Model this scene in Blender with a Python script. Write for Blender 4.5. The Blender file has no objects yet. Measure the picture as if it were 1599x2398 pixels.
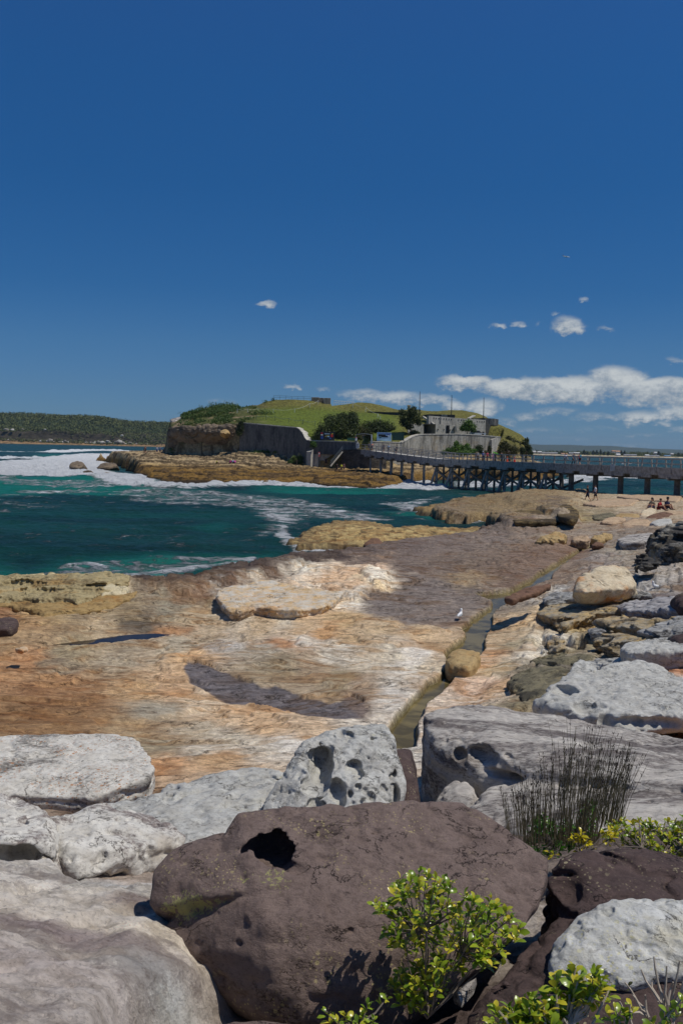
import bpy, bmesh, math, random
import numpy as np
from mathutils import Vector, Matrix, noise as mnoise

C = bpy.context.scene.collection
SC = bpy.context.scene
FULL = True            # grid density of ground and rocks
R = math.radians

# ------------------------------------------------------------------ camera
FPX = 2398 * 35 / 36.0          # focal length in photo pixels
CAM = np.array((0.0, 0.0, 7.0))
PITCH = math.atan(152.4 / FPX)
ROLL = math.atan(0.022)
_f = np.array((0, math.cos(PITCH), -math.sin(PITCH)))
_r0 = np.array((1.0, 0, 0)); _u0 = np.array((0, math.sin(PITCH), math.cos(PITCH)))
_r = _r0 * math.cos(ROLL) + _u0 * math.sin(ROLL)
_u = _u0 * math.cos(ROLL) - _r0 * math.sin(ROLL)
cam_d = bpy.data.cameras.new('camera'); cam = bpy.data.objects.new('camera', cam_d); C.objects.link(cam)
cam_d.sensor_fit = 'VERTICAL'; cam_d.sensor_height = 36; cam_d.sensor_width = 24; cam_d.lens = 35
cam_d.clip_start = 0.1; cam_d.clip_end = 60000
m = Matrix.Identity(4)
for i in range(3):
    m[i][0] = _r[i]; m[i][1] = _u[i]; m[i][2] = -_f[i]; m[i][3] = CAM[i]
cam.matrix_world = m
SC.camera = cam

# ------------------------------------------------------------------ light
SUN_DIR = np.array((0.46, -0.10, 0.88)); SUN_DIR /= np.linalg.norm(SUN_DIR)
SUN_EL = math.asin(SUN_DIR[2]); SUN_AZ = math.atan2(SUN_DIR[0], SUN_DIR[1])
sl = bpy.data.lights.new('sun', 'SUN'); sun = bpy.data.objects.new('sun', sl); C.objects.link(sun)
sl.energy = 3.3; sl.angle = R(0.5); sl.color = (1.0, 0.95, 0.87)
sun.rotation_euler = Vector(SUN_DIR).to_track_quat('Z', 'Y').to_euler()
SC.view_settings.view_transform = 'Standard'; SC.view_settings.look = 'None'
SC.view_settings.exposure = 0.0; SC.view_settings.gamma = 1.0

# ------------------------------------------------------------------ node helper
class NT:
    def __init__(s, tree): s.t = tree; s.n = tree.nodes; s.l = tree.links
    def new(s, typ, **kw):
        nd = s.n.new(typ)
        for k, v in kw.items(): setattr(nd, k, v)
        return nd
    def link(s, a, b): s.l.new(a, b)
    def put(s, sock, v):
        if isinstance(v, bpy.types.NodeSocket): s.l.new(v, sock)
        elif isinstance(v, (tuple, list)) and sock.type == 'RGBA' and len(v) == 3: sock.default_value = (*v, 1)
        else: sock.default_value = v
    def math(s, op, a, b=None, c=None, clamp=False):
        nd = s.new('ShaderNodeMath', operation=op, use_clamp=clamp)
        s.put(nd.inputs[0], a)
        if b is not None: s.put(nd.inputs[1], b)
        if c is not None: s.put(nd.inputs[2], c)
        return nd.outputs[0]
    def vmath(s, op, a, b=None):
        nd = s.new('ShaderNodeVectorMath', operation=op)
        s.put(nd.inputs[0], a)
        if b is not None:
            s.put(nd.inputs['Scale' if op == 'SCALE' else 1], b)
        return nd.outputs[0]
    def noise(s, vec, scale, detail=3, rough=0.55, dist=0.0, out=0):
        nd = s.new('ShaderNodeTexNoise'); s.put(nd.inputs['Vector'], vec)
        nd.inputs['Scale'].default_value = scale; nd.inputs['Detail'].default_value = detail
        nd.inputs['Roughness'].default_value = rough; nd.inputs['Distortion'].default_value = dist
        return nd.outputs[out]
    def vor(s, vec, scale, feature='F1', out=0, rnd=1.0):
        nd = s.new('ShaderNodeTexVoronoi', feature=feature); s.put(nd.inputs['Vector'], vec)
        nd.inputs['Scale'].default_value = scale; nd.inputs['Randomness'].default_value = rnd
        return nd.outputs[out]
    def rng(s, v, a, b, c=0.0, d=1.0, smooth=True):
        nd = s.new('ShaderNodeMapRange', interpolation_type='SMOOTHSTEP' if smooth else 'LINEAR')
        s.put(nd.inputs[0], v)
        for i, q in enumerate((a, b, c, d)): s.put(nd.inputs[i + 1], q)
        return nd.outputs[0]
    def ramp(s, v, stops):
        nd = s.new('ShaderNodeValToRGB'); s.put(nd.inputs[0], v)
        e = nd.color_ramp.elements
        while len(e) < len(stops): e.new(0.5)
        for i, (p, c) in enumerate(stops): e[i].position = p; e[i].color = (*c, 1) if len(c) == 3 else c
        return nd.outputs[0]
    def mix(s, f, a, b, blend='MIX'):
        nd = s.new('ShaderNodeMix', data_type='RGBA', blend_type=blend)
        s.put(nd.inputs[0], f); s.put(nd.inputs[6], a); s.put(nd.inputs[7], b)
        return nd.outputs[2]
    def mapping(s, vec, scale=(1, 1, 1), rot=(0, 0, 0), loc=(0, 0, 0)):
        nd = s.new('ShaderNodeMapping'); s.put(nd.inputs[0], vec)
        nd.inputs['Scale'].default_value = scale; nd.inputs['Rotation'].default_value = rot; nd.inputs['Location'].default_value = loc
        return nd.outputs[0]
    def bump(s, h, strength=0.5, dist=0.05, normal=None):
        nd = s.new('ShaderNodeBump'); s.put(nd.inputs['Height'], h)
        nd.inputs['Strength'].default_value = strength; nd.inputs['Distance'].default_value = dist
        if normal is not None: s.put(nd.inputs['Normal'], normal)
        return nd.outputs[0]

def lin(h):
    h = h.lstrip('#'); v = [int(h[i:i + 2], 16) / 255 for i in (0, 2, 4)]
    return tuple(x / 12.92 if x < 0.04045 else ((x + 0.055) / 1.055) ** 2.4 for x in v)

def new_mat(name):
    mt = bpy.data.materials.new(name); mt.use_nodes = True
    nt = NT(mt.node_tree); b = nt.n['Principled BSDF']
    return mt, nt, b
def simple_mat(name, col, rough=0.7, var=0.25, scale=6.0, bump=0.2, bdist=0.02, metallic=0.0, spec=0.4, coords='Object'):
    mt, nt, b = new_mat(name)
    tc = nt.new('ShaderNodeTexCoord').outputs[coords]
    n = nt.noise(tc, scale, 5, 0.6)
    c = nt.mix(nt.rng(n, 0.3, 0.7), tuple(x * (1 - var) for x in col), tuple(min(1, x * (1 + var)) for x in col))
    nt.link(c, b.inputs['Base Color'])
    b.inputs['Roughness'].default_value = rough; b.inputs['Metallic'].default_value = metallic
    b.inputs['Specular IOR Level'].default_value = spec
    if bump: nt.link(nt.bump(n, bump, bdist), b.inputs['Normal'])
    return mt

# ------------------------------------------------------------------ sky with clouds
def azel(px, py):
    d = _f + _r * ((px - 799.5) / FPX) - _u * ((py - 1199.0) / FPX)
    d /= np.linalg.norm(d)
    return math.atan2(d[0], d[1]), math.asin(d[2])

w = bpy.data.worlds.new('World'); SC.world = w; w.use_nodes = True
nt = NT(w.node_tree); bg = nt.n['Background']
sky = nt.new('ShaderNodeTexSky', sky_type='NISHITA')
sky.sun_disc = False; sky.sun_elevation = SUN_EL; sky.sun_rotation = SUN_AZ
sky.altitude = 0; sky.air_density = 1.0; sky.dust_density = 0.2; sky.ozone_density = 3.0
gm = nt.new('ShaderNodeGamma'); nt.link(sky.outputs[0], gm.inputs[0]); gm.inputs[1].default_value = 1.0
gen = nt.new('ShaderNodeTexCoord').outputs['Generated']
sep = nt.new('ShaderNodeSeparateXYZ'); nt.link(gen, sep.inputs[0])
tint = nt.ramp(nt.math('MULTIPLY_ADD', sep.outputs[2], 0.8, 0.1), [(0.0, (0.247, 0.465, 0.9)), (0.1, (0.238, 0.46, 0.9)), (0.118, (0.224, 0.45, 0.86)), (0.146, (0.215, 0.427, 0.78)), (0.179, (0.197, 0.429, 0.746)), (0.222, (0.132, 0.397, 0.722)), (0.298, (0.112, 0.417, 0.758)), (0.367, (0.134, 0.472, 0.839)), (0.428, (0.176, 0.509, 0.899)), (0.8, (0.27, 0.612, 0.95))])
skyc = nt.mix(1.0, gm.outputs[0], tint, 'MULTIPLY')
AZ = nt.math('ARCTAN2', sep.outputs[0], sep.outputs[1]); EL = nt.math('ARCSINE', sep.outputs[2])
cmb = nt.new('ShaderNodeCombineXYZ'); nt.link(AZ, cmb.inputs[0]); nt.link(nt.math('MULTIPLY', EL, 1.5), cmb.inputs[1])
ae = cmb.outputs[0]
wn1 = nt.noise(ae, 30, 5, 0.62); wn2 = nt.noise(nt.vmath('ADD', ae, (7.3, 2.1, 0)), 26, 4, 0.6); wn3 = nt.noise(ae, 120, 7, 0.68)
AZw = nt.math('ADD', AZ, nt.math('MULTIPLY', nt.math('SUBTRACT', wn2, 0.5), 0.03))
ELw = nt.math('ADD', EL, nt.math('ADD', nt.math('MULTIPLY', nt.math('SUBTRACT', wn1, 0.5), 0.017), nt.math('MULTIPLY', nt.math('SUBTRACT', wn3, 0.5), 0.006)))
# (px, py, half width px, half height up px, half height down px, strength)
CLOUDS = [(620, 711, 28, 10, 8, .62), (1327, 768, 42, 26, 18, .78), (1160, 760, 15, 8, 7, .45), (1205, 757, 20, 9, 7, .42), (1360, 698, 14, 7, 6, .4), (1303, 735, 14, 5, 5, .35),
          (1408, 772, 18, 9, 7, .42), (1580, 842, 26, 7, 6, .35), (1253, 756, 10, 6, 5, .25),
          (1090, 893, 70, 15, 24, .95), (1210, 905, 110, 18, 34, .95), (1330, 905, 130, 22, 42, .95), (1440, 888, 70, 30, 52, .9), (1540, 905, 120, 20, 54, .95), (1640, 910, 120, 20, 60, .95),
          (685, 905, 24, 8, 6, .45), (760, 912, 22, 9, 6, .35), (850, 925, 60, 15, 22, .62), (930, 930, 70, 15, 20, .68), (1010, 935, 60, 12, 16, .6), (500, 940, 30, 8, 10, .3), (540, 942, 40, 8, 10, .25),
          (1055, 952, 40, 16, 20, .72), (1130, 958, 45, 24, 26, .8), (1180, 990, 30, 10, 9, .45), (1235, 975, 45, 12, 12, .4), (1300, 965, 60, 12, 12, .42), (1390, 978, 60, 12, 12, .5), (1500, 975, 70, 14, 12, .6),
          (1580, 968, 60, 18, 14, .6), (1480, 992, 24, 12, 10, .45), (1545, 990, 24, 8, 8, .4), (1590, 1005, 40, 10, 9, .4), (1260, 1005, 60, 7, 7, .25), (1400, 1004, 60, 7, 8, .28), (1500, 1020, 60, 6, 6, .28), (1320, 1025, 80, 6, 6, .2), (1480, 1040, 120, 6, 6, .2)]
dens = None; under = None
for (px, py, hw, hu, hd, st) in CLOUDS:
    a, e = azel(px, py)
    sx = hw / FPX; su = hu / FPX * 1.25; sd = hd / FPX * 1.1
    dx = nt.math('DIVIDE', nt.math('SUBTRACT', AZw, a), sx * 1.2)
    de = nt.math('SUBTRACT', ELw, e - 0.022 * 0)
    up = nt.math('DIVIDE', nt.math('MAXIMUM', de, 0.0), su); dn = nt.math('DIVIDE', nt.math('MINIMUM', de, 0.0), sd)
    r2 = nt.math('MULTIPLY_ADD', dx, dx, nt.math('MULTIPLY_ADD', up, up, nt.math('MULTIPLY', dn, dn)))
    g = nt.math('MULTIPLY', nt.math('SUBTRACT', 1.0, nt.math('MINIMUM', r2, 1.0)), st)
    gu = nt.math('MULTIPLY', g, nt.math('MULTIPLY_ADD', nt.math('ADD', up, dn), 0.5, 0.5, clamp=True))
    if dens is None: dens, under = g, gu
    else: dens = nt.math('MAXIMUM', dens, g); under = nt.math('MAXIMUM', under, gu)
wisp = nt.math('ADD', nt.math('MULTIPLY', wn1, 0.6), nt.math('MULTIPLY', wn3, 0.4))
cov = nt.rng(nt.math('MULTIPLY_ADD', nt.math('SUBTRACT', wisp, 0.5), 1.4, dens), 0.04, 0.74)
cov = nt.math('MULTIPLY', nt.math('MULTIPLY', cov, nt.rng(dens, 0.0, 0.28)), 0.88)
lit = nt.rng(nt.math('MULTIPLY_ADD', nt.math('SUBTRACT', wisp, 0.5), 1.6, under), -0.05, 0.75)
ccol = nt.mix(lit, (3.6, 4.3, 5.1), (8.3, 8.6, 8.5))
fin = nt.mix(cov, skyc, ccol)
nt.link(fin, bg.inputs[0]); bg.inputs[1].default_value = 0.075

# ------------------------------------------------------------------ geometry helpers
def ray(px, py):
    return _f + _r * ((px - 799.5) / FPX) - _u * ((py - 1199.0) / FPX)
def atY(px, py, Y):
    d = ray(px, py); return CAM + d * (Y / d[1])
def atZ(px, py, z):
    d = ray(px, py); return CAM + d * ((z - CAM[2]) / d[2])

def tag(o, label=None, cat=None, group=None, kind=None):
    if label: o['label'] = label
    if cat: o['category'] = cat
    if group: o['group'] = group
    if kind: o['kind'] = kind
    return o
def empty(name, loc=(0, 0, 0), rz=0.0):
    o = bpy.data.objects.new(name, None); C.objects.link(o); o.location = loc; o.rotation_euler = (0, 0, rz)
    o.empty_display_size = 0.2
    return o
def link_mesh(name, me, mat=None, parent=None, smooth=True):
    o = bpy.data.objects.new(name, me); C.objects.link(o)
    if mat is not None and not me.materials: me.materials.append(mat)
    if parent is not None: o.parent = parent
    if smooth: me.polygons.foreach_set('use_smooth', np.ones(len(me.polygons), bool))
    return o
def np_mesh(name, verts, quads):
    """verts Nx3, quads Mx4 (or Mx3) numpy"""
    me = bpy.data.meshes.new(name)
    verts = np.asarray(verts, np.float32); quads = np.asarray(quads, np.int32)
    k = quads.shape[1]
    me.vertices.add(len(verts)); me.vertices.foreach_set('co', verts.ravel())
    me.loops.add(quads.size); me.loops.foreach_set('vertex_index', quads.ravel())
    me.polygons.add(len(quads)); me.polygons.foreach_set('loop_start', np.arange(0, quads.size, k, dtype=np.int32))
    me.update(calc_edges=True); me.validate()
    return me
def grid_quads(nr, nc):
    i = np.arange(nr - 1)[:, None] * nc + np.arange(nc - 1)[None, :]
    return np.stack((i, i + 1, i + nc + 1, i + nc), -1).reshape(-1, 4)
def add_attr(me, name, arr):
    arr = np.asarray(arr, np.float32)
    if arr.ndim == 1:
        a = me.attributes.new(name, 'FLOAT', 'POINT'); a.data.foreach_set('value', arr)
    else:
        a = me.attributes.new(name, 'FLOAT_COLOR', 'POINT')
        if arr.shape[1] == 3: arr = np.concatenate((arr, np.ones((len(arr), 1), np.float32)), 1)
        a.data.foreach_set('color', arr.ravel())
class MB:
    """collects simple shapes into one bmesh"""
    def __init__(s): s.bm = bmesh.new()
    def box(s, c, size, rot=None, bevel=0.0):
        mt = Matrix.Translation(c) @ (rot.to_4x4() if rot is not None else Matrix.Identity(4)) @ Matrix.Diagonal((*size, 1))
        r = bmesh.ops.create_cube(s.bm, size=1.0, matrix=mt)
        if bevel:
            ed = {e for v in r['verts'] for e in v.link_edges}
            bmesh.ops.bevel(s.bm, geom=list(ed), offset=bevel, segments=1, affect='EDGES', profile=0.5)
        return s
    def bar(s, a, b, w, h=None, up=(0, 0, 1)):
        a = Vector(a); b = Vector(b); d = b - a; L = d.length
        if L < 1e-6: return s
        y = d.normalized(); x = y.cross(Vector(up))
        if x.length < 1e-4: x = y.cross(Vector((1, 0, 0)))
        x.normalize(); z = x.cross(y)
        rot = Matrix((x, y, z)).transposed()
        return s.box((a + b) / 2, (w, L, h if h else w), rot)
    def tube(s, pts, radii, n=8, cap=True):
        pts = [Vector(p) for p in pts]
        if not hasattr(radii, '__len__'): radii = [radii] * len(pts)
        rings = []; px = None
        for i, p in enumerate(pts):
            t = (pts[min(i + 1, len(pts) - 1)] - pts[max(i - 1, 0)])
            if t.length < 1e-9: t = Vector((0, 0, 1))
            t.normalize()
            if px is None:
                px = t.orthogonal().normalized()
            else:
                px = (px - t * px.dot(t))
                if px.length < 1e-6: px = t.orthogonal()
                px.normalize()
            py = t.cross(px)
            rings.append([s.bm.verts.new(p + (px * math.cos(2 * math.pi * k / n) + py * math.sin(2 * math.pi * k / n)) * radii[i]) for k in range(n)])
        for a, b in zip(rings, rings[1:]):
            for k in range(n): s.bm.faces.new((a[k], a[(k + 1) % n], b[(k + 1) % n], b[k]))
        if cap:
            s.bm.faces.new(rings[0][::-1]); s.bm.faces.new(rings[-1])
        return s
    def prism(s, poly, vec):
        """planar polygon (3-D points) extruded by vec"""
        a = [s.bm.verts.new(p) for p in poly]; v = Vector(vec); b = [s.bm.verts.new(Vector(p) + v) for p in poly]
        n = len(a); s.bm.faces.new(a); s.bm.faces.new(b[::-1])
        for i in range(n): s.bm.faces.new((a[i], b[i], b[(i + 1) % n], a[(i + 1) % n]))
        return s
    def hull(s, pts):
        vs = [s.bm.verts.new(p) for p in pts]
        r = bmesh.ops.convex_hull(s.bm, input=vs)
        bmesh.ops.delete(s.bm, geom=[g for g in r['geom_interior'] if isinstance(g, bmesh.types.BMVert)], context='VERTS')
        return s
    def ball(s, c, r, sub=2, scale=(1, 1, 1), rot=None):
        mt = Matrix.Translation(c) @ (rot.to_4x4() if rot is not None else Matrix.Identity(4)) @ Matrix.Diagonal((*[r * q for q in scale], 1))
        bmesh.ops.create_icosphere(s.bm, subdivisions=sub, radius=1.0, matrix=mt); return s
    def quad(s, *p):
        s.bm.faces.new([s.bm.verts.new(q) for q in p]); return s
    def build(s, name, mat=None, parent=None, smooth=False):
        bmesh.ops.recalc_face_normals(s.bm, faces=s.bm.faces)
        me = bpy.data.meshes.new(name); s.bm.to_mesh(me); s.bm.free()
        o = link_mesh(name, me, mat, parent, smooth)
        return o
def children(o): return [c for c in bpy.data.objects if c.parent == o]
def copy_tree(o, parent=None):
    c = o.copy(); C.objects.link(c)
    if parent is not None: c.parent = parent
    for ch in children(o): copy_tree(ch, c)
    return c

# ------------------------------------------------------------------ numpy noise
_G = np.array([(math.cos(k * math.pi / 8), math.sin(k * math.pi / 8)) for k in range(16)], np.float32)
def _hash(ix, iy, iz, seed):
    h = (ix.astype(np.uint32) * np.uint32(374761393) + iy.astype(np.uint32) * np.uint32(668265263) + iz.astype(np.uint32) * np.uint32(2246822519) + np.uint32((seed * 3266489917) & 0xffffffff))
    h = (h ^ (h >> np.uint32(13))) * np.uint32(1274126177)
    return h ^ (h >> np.uint32(16))
def n2(x, y, seed=0):
    x = np.asarray(x, np.float64); y = np.asarray(y, np.float64)
    fx = np.floor(x); fy = np.floor(y); ix = fx.astype(np.int64); iy = fy.astype(np.int64)
    x = (x - fx).astype(np.float32); y = (y - fy).astype(np.float32)
    u = x * x * x * (x * (x * 6 - 15) + 10); v = y * y * y * (y * (y * 6 - 15) + 10)
    z0 = np.zeros_like(ix)
    def g(ax, ay, dx, dy):
        k = (_hash(ax, ay, z0, seed) >> np.uint32(5)) & np.uint32(15); gg = _G[k]
        return gg[..., 0] * dx + gg[..., 1] * dy
    a = g(ix, iy, x, y); b = g(ix + 1, iy, x - 1, y); c = g(ix, iy + 1, x, y - 1); d = g(ix + 1, iy + 1, x - 1, y - 1)
    return ((a + (b - a) * u) * (1 - v) + (c + (d - c) * u) * v) * 1.5
def n3(x, y, z, seed=0):
    x = np.asarray(x, np.float64); y = np.asarray(y, np.float64); z = np.asarray(z, np.float64)
    fx, fy, fz = np.floor(x), np.floor(y), np.floor(z)
    ix, iy, iz = fx.astype(np.int64), fy.astype(np.int64), fz.astype(np.int64)
    x = (x - fx).astype(np.float32); y = (y - fy).astype(np.float32); z = (z - fz).astype(np.float32)
    def q(t): return t * t * t * (t * (t * 6 - 15) + 10)
    u, v, w_ = q(x), q(y), q(z)
    def g(i, j, k):
        h = _hash(ix + i, iy + j, iz + k, seed)
        gx = ((h & np.uint32(255)).astype(np.float32) / 127.5 - 1); gy = (((h >> np.uint32(8)) & np.uint32(255)).astype(np.float32) / 127.5 - 1); gz = (((h >> np.uint32(16)) & np.uint32(255)).astype(np.float32) / 127.5 - 1)
        return gx * (x - i) + gy * (y - j) + gz * (z - k)
    def L(a, b, t): return a + (b - a) * t
    return L(L(L(g(0, 0, 0), g(1, 0, 0), u), L(g(0, 1, 0), g(1, 1, 0), u), v), L(L(g(0, 0, 1), g(1, 0, 1), u), L(g(0, 1, 1), g(1, 1, 1), u), v), w_) * 1.3
def fbm2(x, y, oct=4, seed=0, gain=0.5, ridged=False):
    s = 0; a = 1.0; tot = 0
    for o in range(oct):
        n = n2(x * 2 ** o + o * 17.3, y * 2 ** o - o * 9.1, seed + o)
        s = s + a * ((1 - 2 * np.abs(n)) if ridged else n); tot += a; a *= gain
    return s / tot
def fbm3(x, y, z, oct=4, seed=0, gain=0.5, ridged=False):
    s = 0; a = 1.0; tot = 0
    for o in range(oct):
        n = n3(x * 2 ** o + o * 17.3, y * 2 ** o - o * 9.1, z * 2 ** o + o * 3.7, seed + o)
        s = s + a * ((1 - 2 * np.abs(n)) if ridged else n); tot += a; a *= gain
    return s / tot
def sstep(x, a, b):
    t = np.clip((x - a) / (b - a), 0, 1); return t * t * (3 - 2 * t)
def poly_sd(x, y, poly, margin):
    """signed distance (inside positive) to a 2-D polygon, only near it; far outside = -margin"""
    poly = np.asarray(poly, np.float64)
    out = np.full(x.shape, -margin, np.float32)
    lo = poly.min(0) - margin; hi = poly.max(0) + margin
    idx = np.nonzero((x > lo[0]) & (x < hi[0]) & (y > lo[1]) & (y < hi[1]))[0]
    if len(idx) == 0: return out
    X = x[idx]; Y = y[idx]; d2 = np.full(len(idx), 1e12); ins = np.zeros(len(idx), bool)
    n = len(poly)
    for i in range(n):
        ax, ay = poly[i]; bx, by = poly[(i + 1) % n]
        ex, ey = bx - ax, by - ay; L2 = ex * ex + ey * ey + 1e-12
        t = np.clip(((X - ax) * ex + (Y - ay) * ey) / L2, 0, 1)
        d2 = np.minimum(d2, (X - ax - t * ex) ** 2 + (Y - ay - t * ey) ** 2)
        c = ((ay > Y) != (by > Y))
        ins ^= c & (X < (bx - ax) * (Y - ay) / (by - ay + 1e-12) + ax)
    d = np.sqrt(d2); out[idx] = np.where(ins, d, -np.minimum(d, margin))
    return out
# ================================================================== SEA
def polar_grid(r, th):
    rr, tt = np.meshgrid(r, th, indexing='ij')
    return (rr * np.sin(tt)).ravel(), (rr * np.cos(tt)).ravel()
def px_poly(pts, z=0.0): return np.array([atZ(p[0], p[1], z)[:2] for p in pts])
def line_sd(x, y, pts):
    d2 = np.full(x.shape, 1e12)
    for (ax, ay), (bx, by) in zip(pts, pts[1:]):
        ex, ey = bx - ax, by - ay
        t = np.clip(((x - ax) * ex + (y - ay) * ey) / (ex * ex + ey * ey), 0, 1)
        d2 = np.minimum(d2, (x - ax - t * ex) ** 2 + (y - ay - t * ey) ** 2)
    return np.sqrt(d2)

NR, NT_ = 1000, 900
q = np.linspace(0, 1, NR)
r = 1.0 / (1 / 24.0 ** 0.55 * (1 - q) + q / 30000.0 ** 0.55) ** (1 / 0.55)
x, y = polar_grid(r, np.linspace(R(-42), R(42), NT_))
rad = np.hypot(x, y)
fade = 1 / (1 + (rad / 400.0) ** 2)
z = 0.26 * fbm2(x * 0.30, y * 0.5, 5, 3, .58) + 0.28 * n2(x * 0.06 + 3, y * 0.13, 9) + 0.13 * n2(x * 0.16, y * 0.3, 5)
z *= np.clip(fade * 1.6, 0.0, 1)
# breaking crests (pixel, height, half width)
wobx = x + 1.5 * n2(x * 0.08, y * 0.08, 31); woby = y + 3.0 * n2(x * 0.05, y * 0.05, 33)
foam = np.zeros_like(x); green = np.zeros_like(x)
def crest(pts, hgt, wid, fo, wf=None):
    global z, foam
    P = px_poly(pts); d = line_sd(wobx, woby, P)
    z += hgt * np.exp(-(d / wid) ** 2) * (0.75 + 0.5 * n2(x * 0.25, y * 0.25, 40))
    foam = np.maximum(foam, fo * np.exp(-(d / (wf or wid * 0.8)) ** 2))
crest([(120, 1060), (188, 1056), (260, 1055), (310, 1060), (345, 1066)], 1.5, 5.0, 1.3, 7)
crest([(-20, 1059), (60, 1059), (120, 1059)], 0.5, 5.0, 0.75, 3.0)
crest([(-40, 1075), (40, 1074), (95, 1076), (150, 1074), (220, 1068)], 0.9, 4.0, 1.3, 4)
crest([(230, 1122), (265, 1134), (320, 1139), (380, 1141), (440, 1145), (520, 1138), (610, 1134), (640, 1137)], 0.55, 1.8, 0.9, 2.2)
crest([(640, 1138), (720, 1134), (820, 1139), (900, 1143), (960, 1138)], 0.3, 1.5, 0.7, 1.6)
crest([(200, 1318), (300, 1309), (420, 1302), (560, 1300)], 0.22, 1.2, 0.35, 1.0)
crest([(100, 1162), (220, 1168), (420, 1166), (520, 1172)], 0.45, 2.5, 0.12, 1.0)
crest([(-40, 1118), (80, 1120), (200, 1124), (260, 1140), (330, 1148), (450, 1158)], 0.6, 3.5, 0.15, 1.0)
def blob(pts, v, soft):
    global foam
    foam = np.maximum(foam, v * sstep(poly_sd(wobx, woby, px_poly(pts), soft * 1.5), -soft, soft * 0.7))
blob([(-80, 1082), (0, 1080), (94, 1076), (128, 1070), (190, 1062), (260, 1062), (330, 1066), (300, 1080), (240, 1095), (270, 1106), (330, 1112), (380, 1128), (430, 1138), (520, 1130), (600, 1130), (630, 1137), (560, 1139), (500, 1142), (436, 1147), (380, 1142), (321, 1138), (268, 1134), (241, 1121), (214, 1113), (150, 1116), (80, 1115), (0, 1113), (-80, 1114)], 0.80, 3.0)
blob([(640, 1132), (760, 1130), (860, 1136), (940, 1134), (1010, 1146), (960, 1149), (880, 1146), (780, 1144), (680, 1140)], 0.75, 2.5)
blob([(930, 1126), (1000, 1124), (1050, 1146), (1000, 1151), (940, 1146)], 1.0, 1.5)
blob([(1060, 1128), (1250, 1126), (1400, 1116), (1420, 1124), (1250, 1140), (1080, 1142)], 0.6, 3)
blob([(1330, 1112), (1599, 1112), (1700, 1112), (1700, 1126), (1500, 1120), (1340, 1119)], 1.0, 2.5)
blob([(960, 1195), (1000, 1188), (1060, 1200), (1170, 1203), (1175, 1222), (1100, 1226), (1020, 1216)], 0.62, 1.2)
blob([(1110, 1205), (1170, 1203), (1172, 1220), (1120, 1220)], 0.95, 0.8)
blob([(900, 1180), (960, 1172), (1030, 1162), (1000, 1180), (960, 1195), (940, 1200)], 0.5, 1.5)
blob([(640, 1245), (668, 1232), (668, 1262), (700, 1275), (850, 1280), (780, 1290), (660, 1288), (620, 1272)], 0.6, 0.9)
blob([(320, 1330), (420, 1318), (520, 1304), (590, 1300), (560, 1312), (480, 1322), (400, 1340), (340, 1342)], 0.62, 0.9)
blob([(60, 1335), (200, 1312), (350, 1300), (560, 1296), (560, 1310), (400, 1325), (200, 1340)], 0.38, 1.5)
blob([(240, 1148), (500, 1150), (760, 1175), (900, 1210), (700, 1215), (520, 1190), (300, 1172)], 0.42, 4)
blob([(600, 1190), (900, 1205), (880, 1222), (760, 1214), (660, 1250), (560, 1262), (620, 1230)], 0.46, 3)
blob([(-50, 1160), (120, 1158), (160, 1190), (0, 1200), (-50, 1200)], 0.28, 3)
blob([(20, 1150), (220, 1146), (240, 1152), (60, 1156)], 0.42, 1.5)
blob([(-50, 1115), (420, 1140), (420, 1150), (0, 1135)], 0.4, 3)
foam = np.maximum(foam, 0.17 + 0.12 * n2(x * 0.03, y * 0.05, 77))
foam += 0.20 * fbm2(x * 0.18, y * 0.42, 4, 51)
foam = np.minimum(foam, 1.0)
z += np.clip(foam - 0.45, 0, 0.6) * (1.1 * fbm2(x * 0.35, y * 0.35, 5, 54, .62) + .30) * np.clip(rad / 60, .3, 1.6) * (rad < 600)
def gblob(pts, v, soft):
    global green
    green = np.maximum(green, v * sstep(poly_sd(wobx, woby, px_poly(pts), soft * 1.5), -soft, soft))
gblob([(-80, 1116), (80, 1117), (200, 1114), (260, 1138), (330, 1146), (430, 1150), (330, 1162), (180, 1160), (0, 1165), (-80, 1165)], 1.0, 5)
gblob([(600, 1140), (760, 1142), (960, 1148), (900, 1160), (700, 1156), (600, 1150)], 0.8, 4)
gblob([(60, 1335), (200, 1308), (400, 1296), (600, 1292), (620, 1304), (300, 1345), (0, 1350), (-80, 1330), (-40, 1310)], 0.85, 3)
gblob([(440, 1240), (520, 1230), (560, 1240), (500, 1252)], 0.4, 2)
gblob([(900, 1200), (1100, 1198), (1170, 1215), (1000, 1218)], 0.7, 2)
gblob([(100, 1062), (200, 1064), (180, 1072), (60, 1072)], 0.6, 5)
green = np.clip(green + 0.30 * n2(x * 0.04, y * 0.09, 8) + 0.9 * np.clip(z - 0.25, 0, 0.5), 0, 1)
sea_me = np_mesh('sea', np.stack((x, y, z), 1), grid_quads(NR, NT_)[:, ::-1])
add_attr(sea_me, 'foam', foam); add_attr(sea_me, 'green', green)
mt, nt, b = new_mat('sea_water')
geo = nt.new('ShaderNodeNewGeometry'); P = geo.outputs['Position']
fa = nt.new('ShaderNodeAttribute', attribute_name='foam').outputs['Fac']
ga = nt.new('ShaderNodeAttribute', attribute_name='green').outputs['Fac']
st1 = nt.mapping(P, (0.75, 1.0, 1))
fn = nt.noise(st1, 0.7, 9, 0.72, 0.8); fl = nt.noise(nt.mapping(P, (0.55, 1.1, 1)), 0.45, 8, 0.70, 1.6)
web = nt.math('SUBTRACT', 1.0, nt.math('MULTIPLY', nt.math('ABSOLUTE', nt.math('SUBTRACT', fl, 0.5)), 5.0))
fn = nt.math('MULTIPLY_ADD', fn, 1.9, -0.45)
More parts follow.
